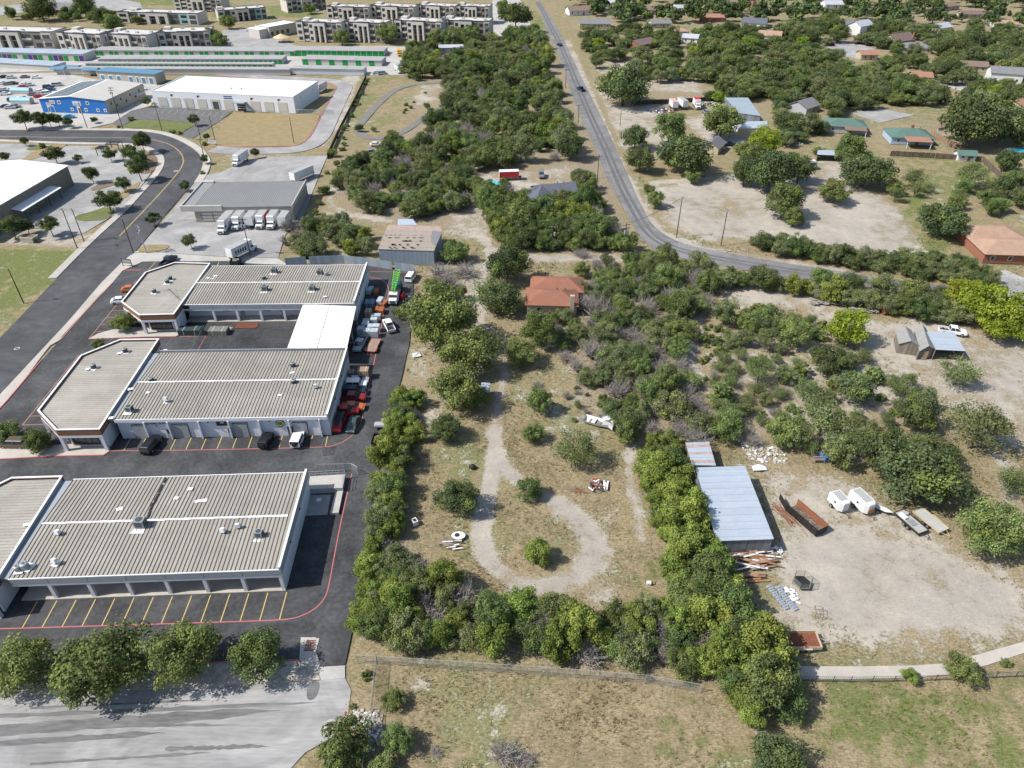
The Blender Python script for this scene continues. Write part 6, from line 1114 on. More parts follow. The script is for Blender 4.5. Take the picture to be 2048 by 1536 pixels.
for k in (('sedan', 714, 760, 2, 'silver', 'silver convertible at the top of the crowded car line'), ('jeep', 714, 769, 0, 'white', 'white off-roader second in the crowded car line', ), ('suv', 708, 782, 0, 'navy', 'dark blue wagon third in the crowded car line'), ('pickup', 703, 795, 0, 'darkred', 'dark red pickup fourth in the crowded car line'), ('sedan', 706, 812, -4, 'orange', 'damaged orange-fronted car fifth in the crowded car line'), ('pickup', 688, 822, 0, 'red', 'bright red pickup with grey cap near the warehouse wall'), ('suv', 678, 846, -92, 'red', 'red-nosed black-topped car at the front of the crowded line'), ('sedan', 706, 848, -94, 'green', 'dark green-grey coupe at the front of the crowded line')): car(*k, group='cars crowded beside the middle warehouse', roof='black' if k[1] == 678 else None)
car('suv', 303, 889, 84, 'black', 'black sport utility vehicle parked by the medical supply sign'); car('jeep', 533, 881, 88, 'black', 'black off-roader with rear spare wheel in the yellow stalls'); car('jeep', 596, 879, 88, 'white', 'white off-roader with rear spare wheel in the yellow stalls'); car('van', 28, 886, 178, 'brown', 'brown minivan at the left edge beside the bright tree')
car('sedan', 242, 600, 12, 'white', 'white car nosing out from behind the farthest warehouse office'); car('sedan', 262, 577, 10, 'orange', 'orange car beside the farthest warehouse office'); car('pickup', 337, 521, 78, 'navy', 'dark blue pickup behind the farthest warehouse'); car('sedan', 138, 233, 15, 'bright', 'bright blue car in front of the blue building'); car('sedan', 283, 177, 5, 'white', 'white car beside the low tan garage'); car('suv', 276, 172, 5, 'navy', 'dark car beside the low tan garage')
car('pickup', 1162, 178, 112, 'navy', 'dark pickup driving on the woodland lane'); car('sedan', 1119, 89, 115, 'navy', 'dark car farther up the woodland lane'); car('sedan', 1320, 511, -20, 'blue', 'blue car half hidden by the hedge at the lane bend')
car('sedan', 752, 288, 12, 'white', 'white car parked by the winding path'); car('pickup', 742, 305, 5, 'grey', 'grey pickup parked below the white car'); car('van', 748, 327, 15, 'white', 'white van with flat nose among the trees'); car('suv', 1083, 349, -90, 'grey', 'dark grey sport utility vehicle by the pool house'); car('pickup', 1905, 662, -18, 'white', 'white pickup beside the open metal carport'); car('pickup', 1456, 288, 10, 'navy', 'dark pickup below the workshop annex'); car('suv', 1412, 224, 100, 'grey', 'grey car on the gravel of the truck yard'); car('sedan', 1340, 243, 5, 'white', 'white car glimpsed between trees below the truck yard')
car('sedan', 1716, 86, 20, 'black', 'black car in the cul-de-sac, left one'); car('suv', 1738, 89, 5, 'black', 'black car in the cul-de-sac, middle one'); car('pickup', 1762, 91, 10, 'navy', 'dark car in the cul-de-sac, right one'); car('sedan', 1720, 74, 0, 'white', 'white car by the two-storey white house'); car('sedan', 1662, 88, 130, 'darkred', 'dark red car at the left of the cul-de-sac'); car('pickup', 1965, 1070, 60, 'white', 'pale vehicle under the large tree at the right edge', roof='paleblue')
for i, (x, y, c, l) in enumerate(((1000, 5, 'black', 'farthest dark car in the apartment parking'), (1001, 9, 'grey', 'second car in the apartment parking'), (1002, 14, 'navy', 'blue car in the apartment parking'), (1031, 19, 'red', 'red car in the apartment parking'), (1046, 34, 'navy', 'dark car of three near the lane'), (1048, 38, 'white', 'white car of three near the lane'), (1049, 43, 'blue', 'blue car of three near the lane'), (498, 60, 'white', 'white car beside the clubhouse'), (632, 20, 'white', 'white car behind the front apartments'), (553, 143, 'silver', None))):
    if l: car('sedan', x, y, 5, c, l)
car('sedan', 753, 145, 20, 'silver', 'silver car at the storage yard corner'); car('van', 765, 146, 15, 'paleblue', 'pale blue van at the storage yard corner'); car('sedan', 772, 104, 60, 'white', 'white car at the end of the rear storage row')
LOT = [(8, 153, 'black'), (22, 154, 'silver'), (50, 153, 'grey'), (72, 154, 'white'), (4, 166, 'white'), (16, 167, 'grey'), (26, 166, 'black'), (50, 168, 'white'), (58, 169, 'silver'), (46, 173, 'red'), (8, 179, 'silver'), (24, 178, 'white'), (6, 184, 'navy'), (10, 187, 'white'), (115, 169, 'silver'), (97, 174, 'navy'), (100, 178, 'blue'), (84, 181, 'white'), (78, 183, 'white'), (95, 186, 'white'), (78, 192, 'red'), (66, 188, 'grey'), (27, 200, 'blue'), (38, 197, 'white'), (46, 196, 'silver'), (12, 212, 'navy'), (20, 214, 'silver'), (30, 212, 'grey')]
NTH = ['first', 'second', 'third', 'fourth', 'fifth', 'sixth', 'seventh', 'eighth', 'ninth', 'tenth']; cc = {}
for x, y, c in LOT:
    k = cc.get(c, 0); cc[c] = k + 1; w = 'far' if y < 162 else 'second' if y < 175 else 'third' if y < 190 else 'near'
    car(['sedan', 'suv', 'sedan', 'van'][x % 4], x, y, 10 + (x * 7) % 9, c, '%s car in the %s row of the dealer lot, %s such from the back' % (c, w, NTH[k]), 'cars in the dealer lot')
# box trucks and trailers
M_boxw = mat('truck_box_white', (.66, .66, .65), .6, c2=(.54, .54, .53), scale=.8); M_boxg = mat('truck_box_grey_roof', (.36, .36, .35), .6, c2=(.29, .29, .28), scale=.8)
def truck(label, px, py, deg, L=6.2, cab=True, col='white', box=M_boxw, roof=M_boxg, h=3.6, name='box_truck', group=None, cat='truck', s=1.0):
    loc = P(px, py, 1.5); loc.z = .04; t = thing(name, label, cat, loc, R(deg), group, s); x0 = -L / 2 - (1.2 if cab else 0); x1 = x0 + L
    b = MB().box(x0, x1, -1.2, 1.2, 1.05, h - .06).build('cargo_box', box, t); MB().box(x0 + .04, x1 - .04, -1.17, 1.17, h - .06, h).build('box_roof', roof, b); MB().box(x0 - .04, x0 - .005, -1.05, 1.05, 1.2, h - .2).build('rear_door', M_cap, b)
    MB().box(x0, x1 + (2.2 if cab else .9), -.45, .45, .65, 1.0).build('chassis', M_bed, t)
    if cab:
        c = MB(); c.loft([ringx(x1 + .1, 1.05, .6, 1.3, 2.3), ringx(x1 + 1.1, 1.05, .55, 1.3, 2.35), ringx(x1 + 1.65, 1.02, .55, 1.2, 1.5), ringx(x1 + 2.5, .95, .6, 1.1, 1.35)]); c = c.build('cab', paint(col), t); MB().add([(x1 + 1.14, -.9, 2.25), (x1 + 1.14, .9, 2.25), (x1 + 1.66, .92, 1.55), (x1 + 1.66, -.92, 1.55)], [(0, 3, 2, 1)]).build('windscreen', M_glass, c)
        for y in (-1.065, 1.045): MB().box(x1 + .3, x1 + 1.1, y, y + .02, 1.5, 2.15).build('side_window', M_glass, c)
        MB().box(x1 + 2.45, x1 + 2.56, -.6, .6, .75, 1.15).build('grille', M_hdark, c); wheels(t, (x0 + 1.3, x1 + 1.8), 1.12, .45)
        for s_ in (-1, 1): MB().box(x1 + 2.42, x1 + 2.55, s_ * .78 - .14, s_ * .78 + .14, .9, 1.1).build('headlight', M_lamp, c)
        MB().box(x1 + .05, x1 + 1.0, -1.0, 1.0, 2.38, h).build('wind_deflector', box, t)
    else: wheels(t, (x0 + 1.2, x0 + 2.2), 1.15, .4); MB().box(x1 + .6, x1 + .8, -.1, .1, 0, 1.0).build('landing_leg', M_bed, t)
    return t
G1 = 'box trucks at the depot'
truck('largest white box truck at the left of the depot line', 452, 447, -92, 7.2, group=G1); truck('white box truck second from the left at the depot', 478, 442, -92, 5.8, group=G1); truck('cabless white box between two trucks at the depot', 503, 441, -91, 5.2, False, name='box_trailer', group=G1); t = truck('red-sided box truck at the depot', 525, 439, -91, 6, group=G1); MB().box(-4.1, 1.7, 1.2, 1.23, 1.1, 3.4).build('red_side', mat('truck_red', (.40, .03, .03), .5), t); truck('white box truck second from the right at the depot', 547, 440, -91, 6, group=G1); truck('cabless white box at the right end of the depot line', 569, 442, -91, 5.2, False, name='box_trailer', group=G1)
t = truck('grey-white box truck with lettering parked behind the farthest warehouse', 484, 500, 60, 6.2, group=G1); [lettering('MOVE', .8, M_hdark, t, (-2 + k * 0, -1.22, 2.3)) for k in (0,)] if False else None
for k in range(5): MB().box(-3.2 + k * .8, -2.7 + k * .8, -1.225, -1.2, 1.7, 2.7).build('lettering_stroke', M_hdark, t)
truck('white box truck on the drive behind the depot', 480, 318, -100, 6); truck('white box truck at the corner of the long white building', 641, 176, -105, 6.5); truck('white box trailer parked behind the depot corner', 604, 350, 60, 9, False, name='box_trailer'); truck('yellow box truck beside the wood at the storage yard', 799, 106, -80, 4.6, box=mat('truck_yellow', (.60, .30, .02), .5), roof=mat('truck_yellow'), col='yellow', h=3.2); truck('white bus-like motorhome at the storage yard corner', 797, 138, -70, 7.5, h=3.1, name='motorhome', cat='motorhome')
truck('left one of two tall white box trailers in the truck yard', 1347, 210, -85, 6, False, roof=mat('pinkish_roof', (.5, .3, .27), .7), name='box_trailer'); truck('right one of two tall white box trailers in the truck yard', 1365, 208, -80, 7, False, name='box_trailer'); truck('white lorry with red roof edge in the truck yard', 1394, 208, -90, 5, roof=mat('truck_red')); truck('white motorhome roof behind the clearing hedge', 1607, 329, 2, 8, h=2.9, name='motorhome', cat='motorhome')
truck('red concession trailer with white top near the pool', 1018, 350, 5, 6.5, False, box=mat('truck_red'), roof=M_cap, h=3.0, name='concession_trailer', cat='trailer')
def small_trailer(label, px, py, deg, L, w=2.0, h=2.3):
    loc = P(px, py, 1.2); loc.z = .0; t = thing('cargo_trailer', label, 'trailer', loc, R(deg), 'white enclosed trailers')
    q = lambda x0, x1, hw, z: [(x0, -hw, z), (x1 - .5, -hw, z), (x1, -hw * .55, z), (x1, hw * .55, z), (x1 - .5, hw, z), (x0, hw, z)]
    b = MB().loft([q(-L / 2, L / 2, w / 2, .5), q(-L / 2, L / 2, w / 2, h - .15), q(-L / 2 + .1, L / 2 - .12, w / 2 - .14, h)]).build('body', M_boxw, t); MB().box(-L / 2 + .25, L / 2 - .7, -w / 2 + .3, w / 2 - .3, h, h + .02).build('roof_panel', M_boxg, b); MB().box(-.2, .5, -w / 2 - .02, -w / 2 + .01, .7, 2.0).build('side_door', M_cap, b); MB().box(-.1, .3, -w / 2 - .03, -w / 2 - .015, 1.3, 1.7).build('door_window', M_glass, b)
    wheels(t, (-.3,), w / 2 + .2, .33); MB().tube([(L / 2, -.5, .5), (L / 2 + 1.2, 0, .5), (L / 2, .5, .5)], .05, 4).build('hitch', M_bed, t); MB().cyl(L / 2 + 1.1, 0, 0, .5, .07, 6).build('jack', M_bed, t)
    return t
small_trailer('shorter of two white enclosed trailers in the right yard', 1679, 1003, -72, 3.1); t = small_trailer('longer of two white enclosed trailers, with a wooden board leaning on it', 1724, 1003, -70, 4.0, 2.1, 2.4); MB().box(2.05, 2.12, -.6, .6, .5, 1.5).build('leaning_board', mat('bare_plywood', (.42, .22, .10), .9), t)
def flat_trailer(label, px, py, deg, L, w, deck, frame_m, sides=0.0, z=.62, boards=8, axle=(-.2, .6), stuff=None):
    loc = P(px, py, z); loc.z = 0; t = thing('flat_trailer', label, 'trailer', loc, R(deg), None)
    for k in range(boards): MB().box(-L / 2, L / 2, -w / 2 + w * k / boards + .01, -w / 2 + w * (k + 1) / boards - .01, z - .05, z).build('deck_board', deck, t)
    for s in (-1, 1): MB().box(-L / 2 - .05, L / 2 + .05, *sorted((s * w / 2, s * (w / 2 + .09))), z - .18, z + .06 + sides).build('side_rail', frame_m, t)
    for s in (-1, 1): MB().box(*sorted((s * (L / 2 + .001), s * (L / 2 + .08))), -w / 2, w / 2, z - .18, z + .05 + sides).build('end_rail', frame_m, t)
    wheels(t, axle, w / 2 + .3, .33)
    for s in (-1, 1): MB().box(axle[0] - .45, axle[-1] + .45, *sorted((s * (w / 2 + .09), s * (w / 2 + .34))), .7, .75).build('mudguard', frame_m, t)
    MB().tube([(L / 2, -.6, z - .1), (L / 2 + 1.3, 0, z - .1), (L / 2, .6, z - .1)], .05, 4).build('hitch', frame_m, t); MB().cyl(L / 2 + 1.1, 0, 0, z, .06, 6).build('jack', frame_m, t); return t
M_wood = mat('pale_deck_wood', (.33, .25, .19), .9, c2=(.23, .17, .125), scale=1.2, obj=.12); M_redm = mat('red_metal', (.30, .07, .05), .6)
flat_trailer('red flat trailer with wooden deck beside the crew pickup', 746, 690, -97, 5, 2.1, M_wood, M_redm, axle=(1.4, 2.1)); flat_trailer('rust-floored utility trailer with cream sides near the concrete path', 1602, 1281, 0, 4.6, 2.4, rust, mat('cream_metal', (.50, .42, .31), .7, c2=(.4, .32, .22), scale=2), .35)
t = flat_trailer('dark flat trailer carrying rolls and a ramp in the right yard', 1822, 1043, -68, 4.8, 2.0, mat('grey_deck', (.34, .33, .30), .8), M_bed, .1); MB().box(-1.9, -.6, -.7, -.1, .63, 1.0).build('white_roll', M_cap, t); MB().cyl(-1.5, .4, .63, 1.0, .4, 12).build('drum', M_boxg, t); MB().box(-.3, .9, -.6, .5, .63, .72).build('ramp', M_hvac, t)
flat_trailer('grey-decked flat trailer with tan rail in the right yard', 1861, 1040, -66, 4.9, 2.0, mat('pale_deck', (.36, .37, .35), .8), mat('tan_rail', (.40, .31, .2), .8), .1)
# roll-off container
loc = P(1613, 1035, .8); loc.z = 0; t = thing('roll_off_container', 'long black open roll-off container with rusty inside and swung-open gate', 'dumpster', loc, R(-62)); M_blk = mat('black_steel', (.018, .018, .02), .6, c2=(.026, .022, .02), scale=1.5)
L_, w_ = 6.2, 2.3; MB().box(-L_ / 2, L_ / 2, -w_ / 2, w_ / 2, .15, .28).build('floor', mat('debris_soil', (.16, .13, .09), .95, c2=(.07, .055, .04), scale=2), t)
for s in (-1, 1):
    MB().box(-L_ / 2, L_ / 2, *sorted((s * w_ / 2, s * (w_ / 2 + .05))), .15, 1.6).build('side_wall', M_blk, t); MB().box(-L_ / 2, L_ / 2, *sorted((s * (w_ / 2 - .03), s * w_ / 2)), .28, 1.55).build('rusty_lining', mat('rust_orange', (.30, .11, .05), .9, c2=(.18, .07, .04), scale=1), t)
    for k in range(7): x = -L_ / 2 + .1 + k * 1.0; MB().box(x, x + .1, *sorted((s * (w_ / 2 + .05), s * (w_ / 2 + .13))), .15, 1.3).build('rib', M_blk, t)
MB().box(L_ / 2, L_ / 2 + .06, -w_ / 2, w_ / 2, .15, 1.35).build('front_wall', M_blk, t); g = MB().box(-2.6, 0, -.04, .04, .2, 1.35).build('open_gate', M_blk, t, loc=(-L_ / 2, -w_ / 2 - .05, 0), rz=R(-22)); MB().box(-2.4, -.2, .045, .06, .4, 1.1).build('gate_panel', mat('rust_orange'), g)
for k in range(40):
    r_ = random.Random(k); x, y = r_.uniform(-1.8, 2.8), r_.uniform(-.9, .9); MB().box(-.35, .35, -.03, .03, 0, .05).build('debris_stick', M_twig if k % 3 else M_wood, t, loc=(x, y, .3 + r_.uniform(0, .25)), rz=r_.uniform(0, 3.1))
# drilling truck with its green mast
loc = P(790, 588, 1.2); loc.z = .03; t = thing('crane_truck', 'white truck carrying a bright green lattice mast at the end of the lot', 'truck', loc, R(-91)); M_grn = mat('lime_paint', (.16, .55, .05), .5)
c = MB(); c.loft([ringx(1.2, 1.1, .7, 1.5, 2.5), ringx(2.4, 1.1, .6, 1.5, 2.6), ringx(2.9, 1.05, .6, 1.4, 1.75), ringx(4.0, .95, .7, 1.3, 1.6)]); c = c.build('cab', paint('white'), t); MB().add([(2.445, -.95, 2.5), (2.44, .95, 2.5), (2.92, .95, 1.8), (2.92, -.95, 1.8)], [(0, 3, 2, 1)]).build('windscreen', M_glass, c); MB().box(3.95, 4.06, -.6, .6, .8, 1.45).build('grille', M_hdark, c)
MB().box(-5.5, 1.2, -1.1, 1.1, .8, 1.25).build('flat_bed', M_bed, t); MB().box(-4.6, -2.2, -1.0, 1.0, 1.25, 2.5).build('winch_house', mat('dark_teal', (.02, .09, .10), .6), t); wheels(t, (-4.3, -3.2, 3.2), 1.2, .5)
ch = [Vector((2.0, y, 2.75 + z)) for y in (-.3, .3) for z in (0, .5)]; ce = [Vector((-5.8, y, 4.0 + z)) for y in (-.75, .75) for z in (0, .7)]
for a_, b_ in zip(ch, ce): MB().tube([a_, b_], .07, 4).build('mast_chord', M_grn, t)
for k in range(8):
    u0, u1 = k / 8, (k + 1) / 8
    for i, j in ((0, 2), (1, 3), (0, 1), (2, 3)): MB().tube([ch[i].lerp(ce[i], u0), ch[j].lerp(ce[j], u1)], .045, 3).build('mast_brace', M_grn, t)
    MB().tube([ch[1].lerp(ce[1], u1), ch[3].lerp(ce[3], u1)], .045, 3).build('mast_brace', M_grn, t)
# derelict boats
def boat(label, px, py, deg, L, w):
    loc = P(px, py, .5); loc.z = 0; t = thing('derelict_boat', label, 'boat', loc, R(deg), 'derelict boats in the dry grass'); n = 7; rings = []
    for k in range(n):
        u = k / (n - 1); x = -L / 2 + L * u; hw = w / 2 * (1 - max(0, u - .45) ** 1.6 * 2.5); rings.append([(x, -hw, .85 + .25 * u), (x, -hw * .7, .25 + .15 * u), (x, 0, .1 + .3 * u), (x, hw * .7, .25 + .15 * u), (x, hw, .85 + .25 * u)])
    b = MB()
    for a_, c_ in zip(rings[:-1], rings[1:]): b.add(a_ + c_, [(i, i + 1, i + 6, i + 5) for i in range(4)])
    b.add(rings[0], [(4, 3, 2, 1, 0)]); h = b.build('hull', M_boxw, t); MB().add([rings[k][i] for k in (4, 5, 6) for i in (0, 4)], [(0, 2, 3, 1), (2, 4, 5, 3)]).build('foredeck', mat('pale_deck'), t); MB().box(-L * .3, L * .1, -w * .3, w * .3, .4, .55).build('cockpit_floor', M_board, t); MB().box(-L * .2, -L * .08, -w * .35, w * .35, .55, .85).build('seat', M_cap, t)
boat('longer derelict white boat with dark stripe in the dry grass', 1196, 846, -28, 5.6, 2.0); boat('short derelict boat hull beside the longer one', 1216, 845, -75, 4.4, 2.1); boat('third derelict boat half under the dark tree', 1240, 838, 85, 4.6, 1.9)
# ------------------------------------------------------------------ poles and wires
M_pole = mat('pole_wood', (.085, .06, .045), .95, c2=(.05, .036, .028), scale=1.5); M_steel = mat('galvanised_steel', (.40, .41, .42), .5, c2=(.33, .34, .35), scale=1, metal=.3); M_wire = mat('wire_black', (.05, .05, .05), .6)
TOPS = {}
def height(top, base):
    Y = P(*base).y; lo, hi = 0., 40.
    for _ in range(40):
        m = (lo + hi) / 2; lo, hi = (m, hi) if P(*top, m).y > Y else (lo, m)
    return lo
def pole(key, label, base, top, arms=1, kind='utility_pole', az=0.0, tank=0, m=None, r=.15):
    h = height(top, base); p = P(*base); t = thing(kind, label, 'street light' if kind == 'street_light' else 'utility pole', p, az); m = m or M_pole; MB().cyl(0, 0, -.2, h, r, 8, r * .65).build('pole', m, t)
    if kind == 'street_light':
        MB().tube([(0, 0, h - .1), (-1.1, 0, h + .1)], .06, 5).build('arm', M_steel, t); MB().box(-1.9, -.9, -.18, .18, h + .02, h + .16).build('lamp_head', M_steel, t)
    for k in range(arms):
        z = h - .35 - k * .9; a = MB().box(-1.15, 1.15, -.06 - r, .06 - r, z - .07, z + .07).build('crossarm', m, t)
        for x in (-1.05, -.45, .45, 1.05): MB().cyl(x, -r, z + .07, z + .3, .05, 6).build('insulator', M_cap, a)
    for k in range(tank): MB().cyl(-.35 + .7 * (k % 2), -.35, h - 2.6, h - 1.7, .24, 10).build('transformer', M_steel, t)
    TOPS[key] = (p.x, p.y, h - .1, az); return t
pole('f', 'lone dark lamp post in the green field at the left', (47, 605), (10, 537), 0, 'street_light', R(0))
pole('a', 'dark pole of the pair by the left lot, nearer one', (155, 497), (122, 417), 1, az=R(-40)); pole('b', 'dark pole of the pair by the left lot, farther one', (168, 482), (140, 417), 1, az=R(-40)); pole('c', 'tall dark pole at the street corner with white crossarms', (267, 506), (240, 427), 2, az=R(-40)); pole('d', 'grey steel pole with transformers beside the tall dark one', (293, 506), (271, 450), 2, az=R(-40), tank=3, m=M_steel); pole('e', 'pole with transformer beside the parked box trucks', (501, 510), (482, 436), 1, az=R(0), tank=2)
pole('g', 'tall pole with transformers in front of the blue building corner', (246, 258), (216, 174), 2, az=R(0), tank=2); pole('h', 'thin pole in front of the blue building', (175, 257), (157, 203), 0); pole('i', 'pole on the verge beside the office parking', (324, 261), (307, 205), 1); pole('j', 'first pole along the street bend', (402, 280), (391, 234), 1); pole('k', 'second pole along the street bend', (408, 313), (392, 277), 1); pole('l', 'slim pole beside the small roadside sign', (432, 289), (420, 231), 0); pole('m', 'pole in the stony corner of the lawn', (588, 286), (580, 234), 0)
pole('n', 'lamp post in front of the long white building', (377, 220), (370, 200), 0, 'street_light', r=.1); pole('o', 'leaning pole at the lane bend, left of two', (1353, 474), (1360, 394), 1, az=R(60)); pole('p', 'pole at the lane bend, right of two', (1442, 490), (1453, 419), 1, az=R(60)); pole('q', 'pole with transformer among trees at the lane bend', (1247, 506), (1250, 447), 2, az=R(20), tank=2); pole('r', 'pole with three transformers beside the wood driveway', (1105, 503), (1108, 452), 1, tank=3); pole('s', 'pole in the wood edge by the lane, upper', (1131, 176), (1128, 138), 1, az=R(20)); pole('t', 'pole in the wood edge by the lane, middle', (1156, 248), (1152, 208), 1, az=R(20)); pole('u', 'pole in the wood edge by the lane, lower', (1195, 356), (1192, 310), 1, az=R(20)); pole('v', 'farthest pole by the lane', (1107, 126), (1104, 96), 1, az=R(20)); pole('w', 'bare post on the dry ground right of the lane', (1240, 252), (1244, 219), 0, r=.12); pole('x', 'thin dark pole standing in the oak below the truck yard', (1298, 330), (1301, 300), 0, r=.1)
def wire(a, b, offs=(-1, 0, 1), sag=.8):
    A, B = TOPS[a], TOPS[b]
    for o in offs:
        pa = Vector((A[0] + o * math.cos(A[3]), A[1] + o * math.sin(A[3]), A[2])); pb = Vector((B[0] + o * math.cos(B[3]), B[1] + o * math.sin(B[3]), B[2])); w = MB().tube([pa.lerp(pb, k / 8) - Vector((0, 0, sag * (1 - (k / 4 - 1) ** 2))) for k in range(9)], .025, 3).build('overhead_wire', M_wire)
        tag(w, 'thin overhead wire strung between two dark poles', 'wire', 'overhead wires')
for a, b in (('v', 's'), ('s', 't'), ('t', 'u'), ('u', 'q'), ('q', 'o'), ('o', 'p')): wire(a, b)
for a, b in (('a', 'c'), ('b', 'd'), ('c', 'e'), ('g', 'i'), ('i', 'j'), ('j', 'k')): wire(a, b, (-1, 1), 1.0)
# ------------------------------------------------------------------ fences
def mesh_mat():
    m = bpy.data.materials.new('chain_link'); m.use_nodes = True; n = m.node_tree.nodes; L = m.node_tree.links; b = n['Principled BSDF']; b.inputs['Base Color'].default_value = (.3, .31, .31, 1); b.inputs['Roughness'].default_value = .5
    t = n.new('ShaderNodeBsdfTransparent'); s = n.new('ShaderNodeMixShader'); s.inputs[0].default_value = .28; L.new(t.outputs[0], s.inputs[1]); L.new(b.outputs[0], s.inputs[2]); L.new(s.outputs[0], n['Material Output'].inputs[0]); return m
M_chain = mesh_mat()
def chain_fence(label, px, h=1.8, step=3.0, group=None):
    pts = [P(*p) for p in px]; t = thing('chain_link_fence', label, 'fence', pts[0], 0, group); O = pts[0]
    for a, b in zip(pts[:-1], pts[1:]):
        a, b = a - O, b - O; n = max(1, round((b - a).length / step))
        for k in range(n):
            u, v = a.lerp(b, k / n), a.lerp(b, (k + 1) / n); MB().cyl(u.x, u.y, -.2, h + .05, .04, 6).build('post', M_steel, t); MB().quad((u.x, u.y, .02), (v.x, v.y, .02), (v.x, v.y, h), (u.x, u.y, h)).build('mesh_panel', M_chain, t); MB().tube([(u.x, u.y, h), (v.x, v.y, h)], .03, 4).build('top_rail', M_steel, t)
    e = pts[-1] - O; MB().cyl(e.x, e.y, -.2, h + .05, .045, 6).build('post', M_steel, t)
chain_fence('long chain-link fence along the bottom hedge', [(716, 1326), (755, 1328), (900, 1338), (1040, 1347), (1150, 1355), (1290, 1366), (1400, 1385)]); chain_fence('chain-link fence running down to the bottom edge', [(755, 1328), (745, 1420), (735, 1500), (725, 1570)]); chain_fence('chain-link gate section hanging beside the last yellow stall', [(651, 897), (646, 912)], 2.0, 1.6); chain_fence('chain-link gate above the loading dock', [(636, 945), (690, 944), (704, 943), (717, 950)], 1.9, 1.8); chain_fence('chain-link gate across the yard between two warehouses', [(412, 668), (388, 716)], 2.2, 2.5); chain_fence('chain-link fence at the corner of the long white building', [(592, 227), (640, 229), (668, 228)], 1.8, 3)
def panel_fence(name, label, px, h, m, w, gap=.02, rail=True, jag=0.0):
    pts = [P(*p) for p in px]; O = pts[0]; t = thing(name, label, 'fence', O); k = 0
    for a, b in zip(pts[:-1], pts[1:]):
        a, b = a - O, b - O; L = (b - a).length; n = int(L / w); d = (b - a) / L; q = Vector((d.y, -d.x, 0)) * .03
        for i in range(n):
            u, v = a + d * (i * w), a + d * ((i + 1) * w - gap); hh = h * (1 - jag * random.Random(k).random()); k += 1; e = q * (1 if i % 2 else .4)
            MB().add([(u.x + e.x, u.y + e.y, -.05), (v.x + e.x, v.y + e.y, -.05), (v.x + e.x, v.y + e.y, hh), (u.x + e.x, u.y + e.y, hh), (u.x - q.x, u.y - q.y, -.05), (v.x - q.x, v.y - q.y, -.05), (v.x - q.x, v.y - q.y, hh), (u.x - q.x, u.y - q.y, hh)], [(0, 1, 2, 3), (7, 6, 5, 4), (3, 2, 6, 7), (0, 3, 7, 4), (1, 5, 6, 2)]).build('panel', m, t)
        if rail:
            for i in range(int(L / 2.4) + 1): p = a + d * min(L, i * 2.4) + q * 3; MB().box(p.x - .06, p.x + .06, p.y - .06, p.y + .06, -.1, h * .97).build('post', m, t)
panel_fence('tin_fence', 'curved fence of upright pale blue metal sheets behind the farthest warehouse', [(572, 531), (620, 528), (690, 526), (735, 531), (790, 540), (832, 545)], 2.2, mat('pale_tin', (.38, .43, .48), .45, c2=(.30, .345, .39), scale=.6, metal=.3, obj=.12), .9, rail=False)
panel_fence('plank_fence', 'weathered plank fence across the far field', [(1780, 311), (1870, 316), (1964, 323), (2060, 412)], 1.8, mat('old_plank', (.15, .115, .09), .95, c2=(.09, .07, .055), scale=1.2, obj=.2), .6, jag=.06); panel_fence('privacy_fence', 'brown plank fence beside the tan house', [(1862, 270), (1910, 298)], 1.9, mat('brown_plank', (.24, .16, .11), .95, obj=.15), .6, jag=.05)
panel_fence('dark_fence', 'dark plank fence between ring drive and winding path', [(733, 156), (712, 200), (680, 262), (655, 318)], 1.8, mat('dark_plank', (.06, .055, .05), .95, obj=.2), .8, rail=False); panel_fence('yard_fence', 'dark board fence along the back of the truck yard', [(1262, 210), (1340, 207), (1450, 200)], 1.8, mat('dark_plank'), .9, rail=False)
pts = [P(*p) for p in ((1560, 1362), (1700, 1364), (1830, 1362), (1950, 1357), (2070, 1352))]; t = thing('iron_fence', 'low dark iron fence along the concrete path', 'fence', pts[0]); O = pts[0]
for a, b in zip(pts[:-1], pts[1:]):
    a, b = a - O, b - O; n = round((b - a).length / 2.4)
    for k in range(n):
        u, v = a.lerp(b, k / n), a.lerp(b, (k + 1) / n); MB().box(u.x - .04, u.x + .04, u.y - .04, u.y + .04, -.1, 1.25).build('post', M_hdark, t)
        for z in (.2, 1.1): MB().tube([(u.x, u.y, z), (v.x, v.y, z)], .03, 4).build('rail', M_hdark, t)
        for i in range(1, 9): w = u.lerp(v, i / 9); MB().box(w.x - .012, w.x + .012, w.y - .012, w.y + .012, .1, 1.15).build('baluster', M_hdark, t)
# ------------------------------------------------------------------ loading dock
p = P(600, 985); q = [P(*a) for a in ((622, 962), (692, 958), (687, 985), (618, 988))]; t = thing('loading_dock', 'raised concrete loading dock at the back corner of the nearest warehouse', 'loading dock', q[0]); O = q[0]
MB().prism([((a - O).x, (a - O).y) for a in q], 0, 1.1).build('platform', M_conc, t); q2 = [P(*a) - O for a in ((617, 990), (662, 990), (655, 1030), (608, 1032))]; MB().prism([(a.x, a.y) for a in q2], .0, .07).build('dock_floor', M_lot, t); q3 = [P(*a) - O for a in ((672, 987), (687, 986), (678, 1030), (661, 1031))]; MB().prism([(a.x, a.y) for a in q3], .0, .55).build('retaining_wall', M_conc, t); MB().box(*[v for pr in (((P(638, 1000) - O).x - .4, (P(638, 1000) - O).x + .4), ((P(638, 1000) - O).y - .4, (P(638, 1000) - O).y + .4)) for v in pr], .071, .1).build('drain', M_cap, t)
for k in range(7):
    u = (q[0] - O).lerp(q[1] - O, k / 6); MB().cyl(u.x, u.y, 1.1, 2.1, .04, 5).build('rail_post', M_steel, t)
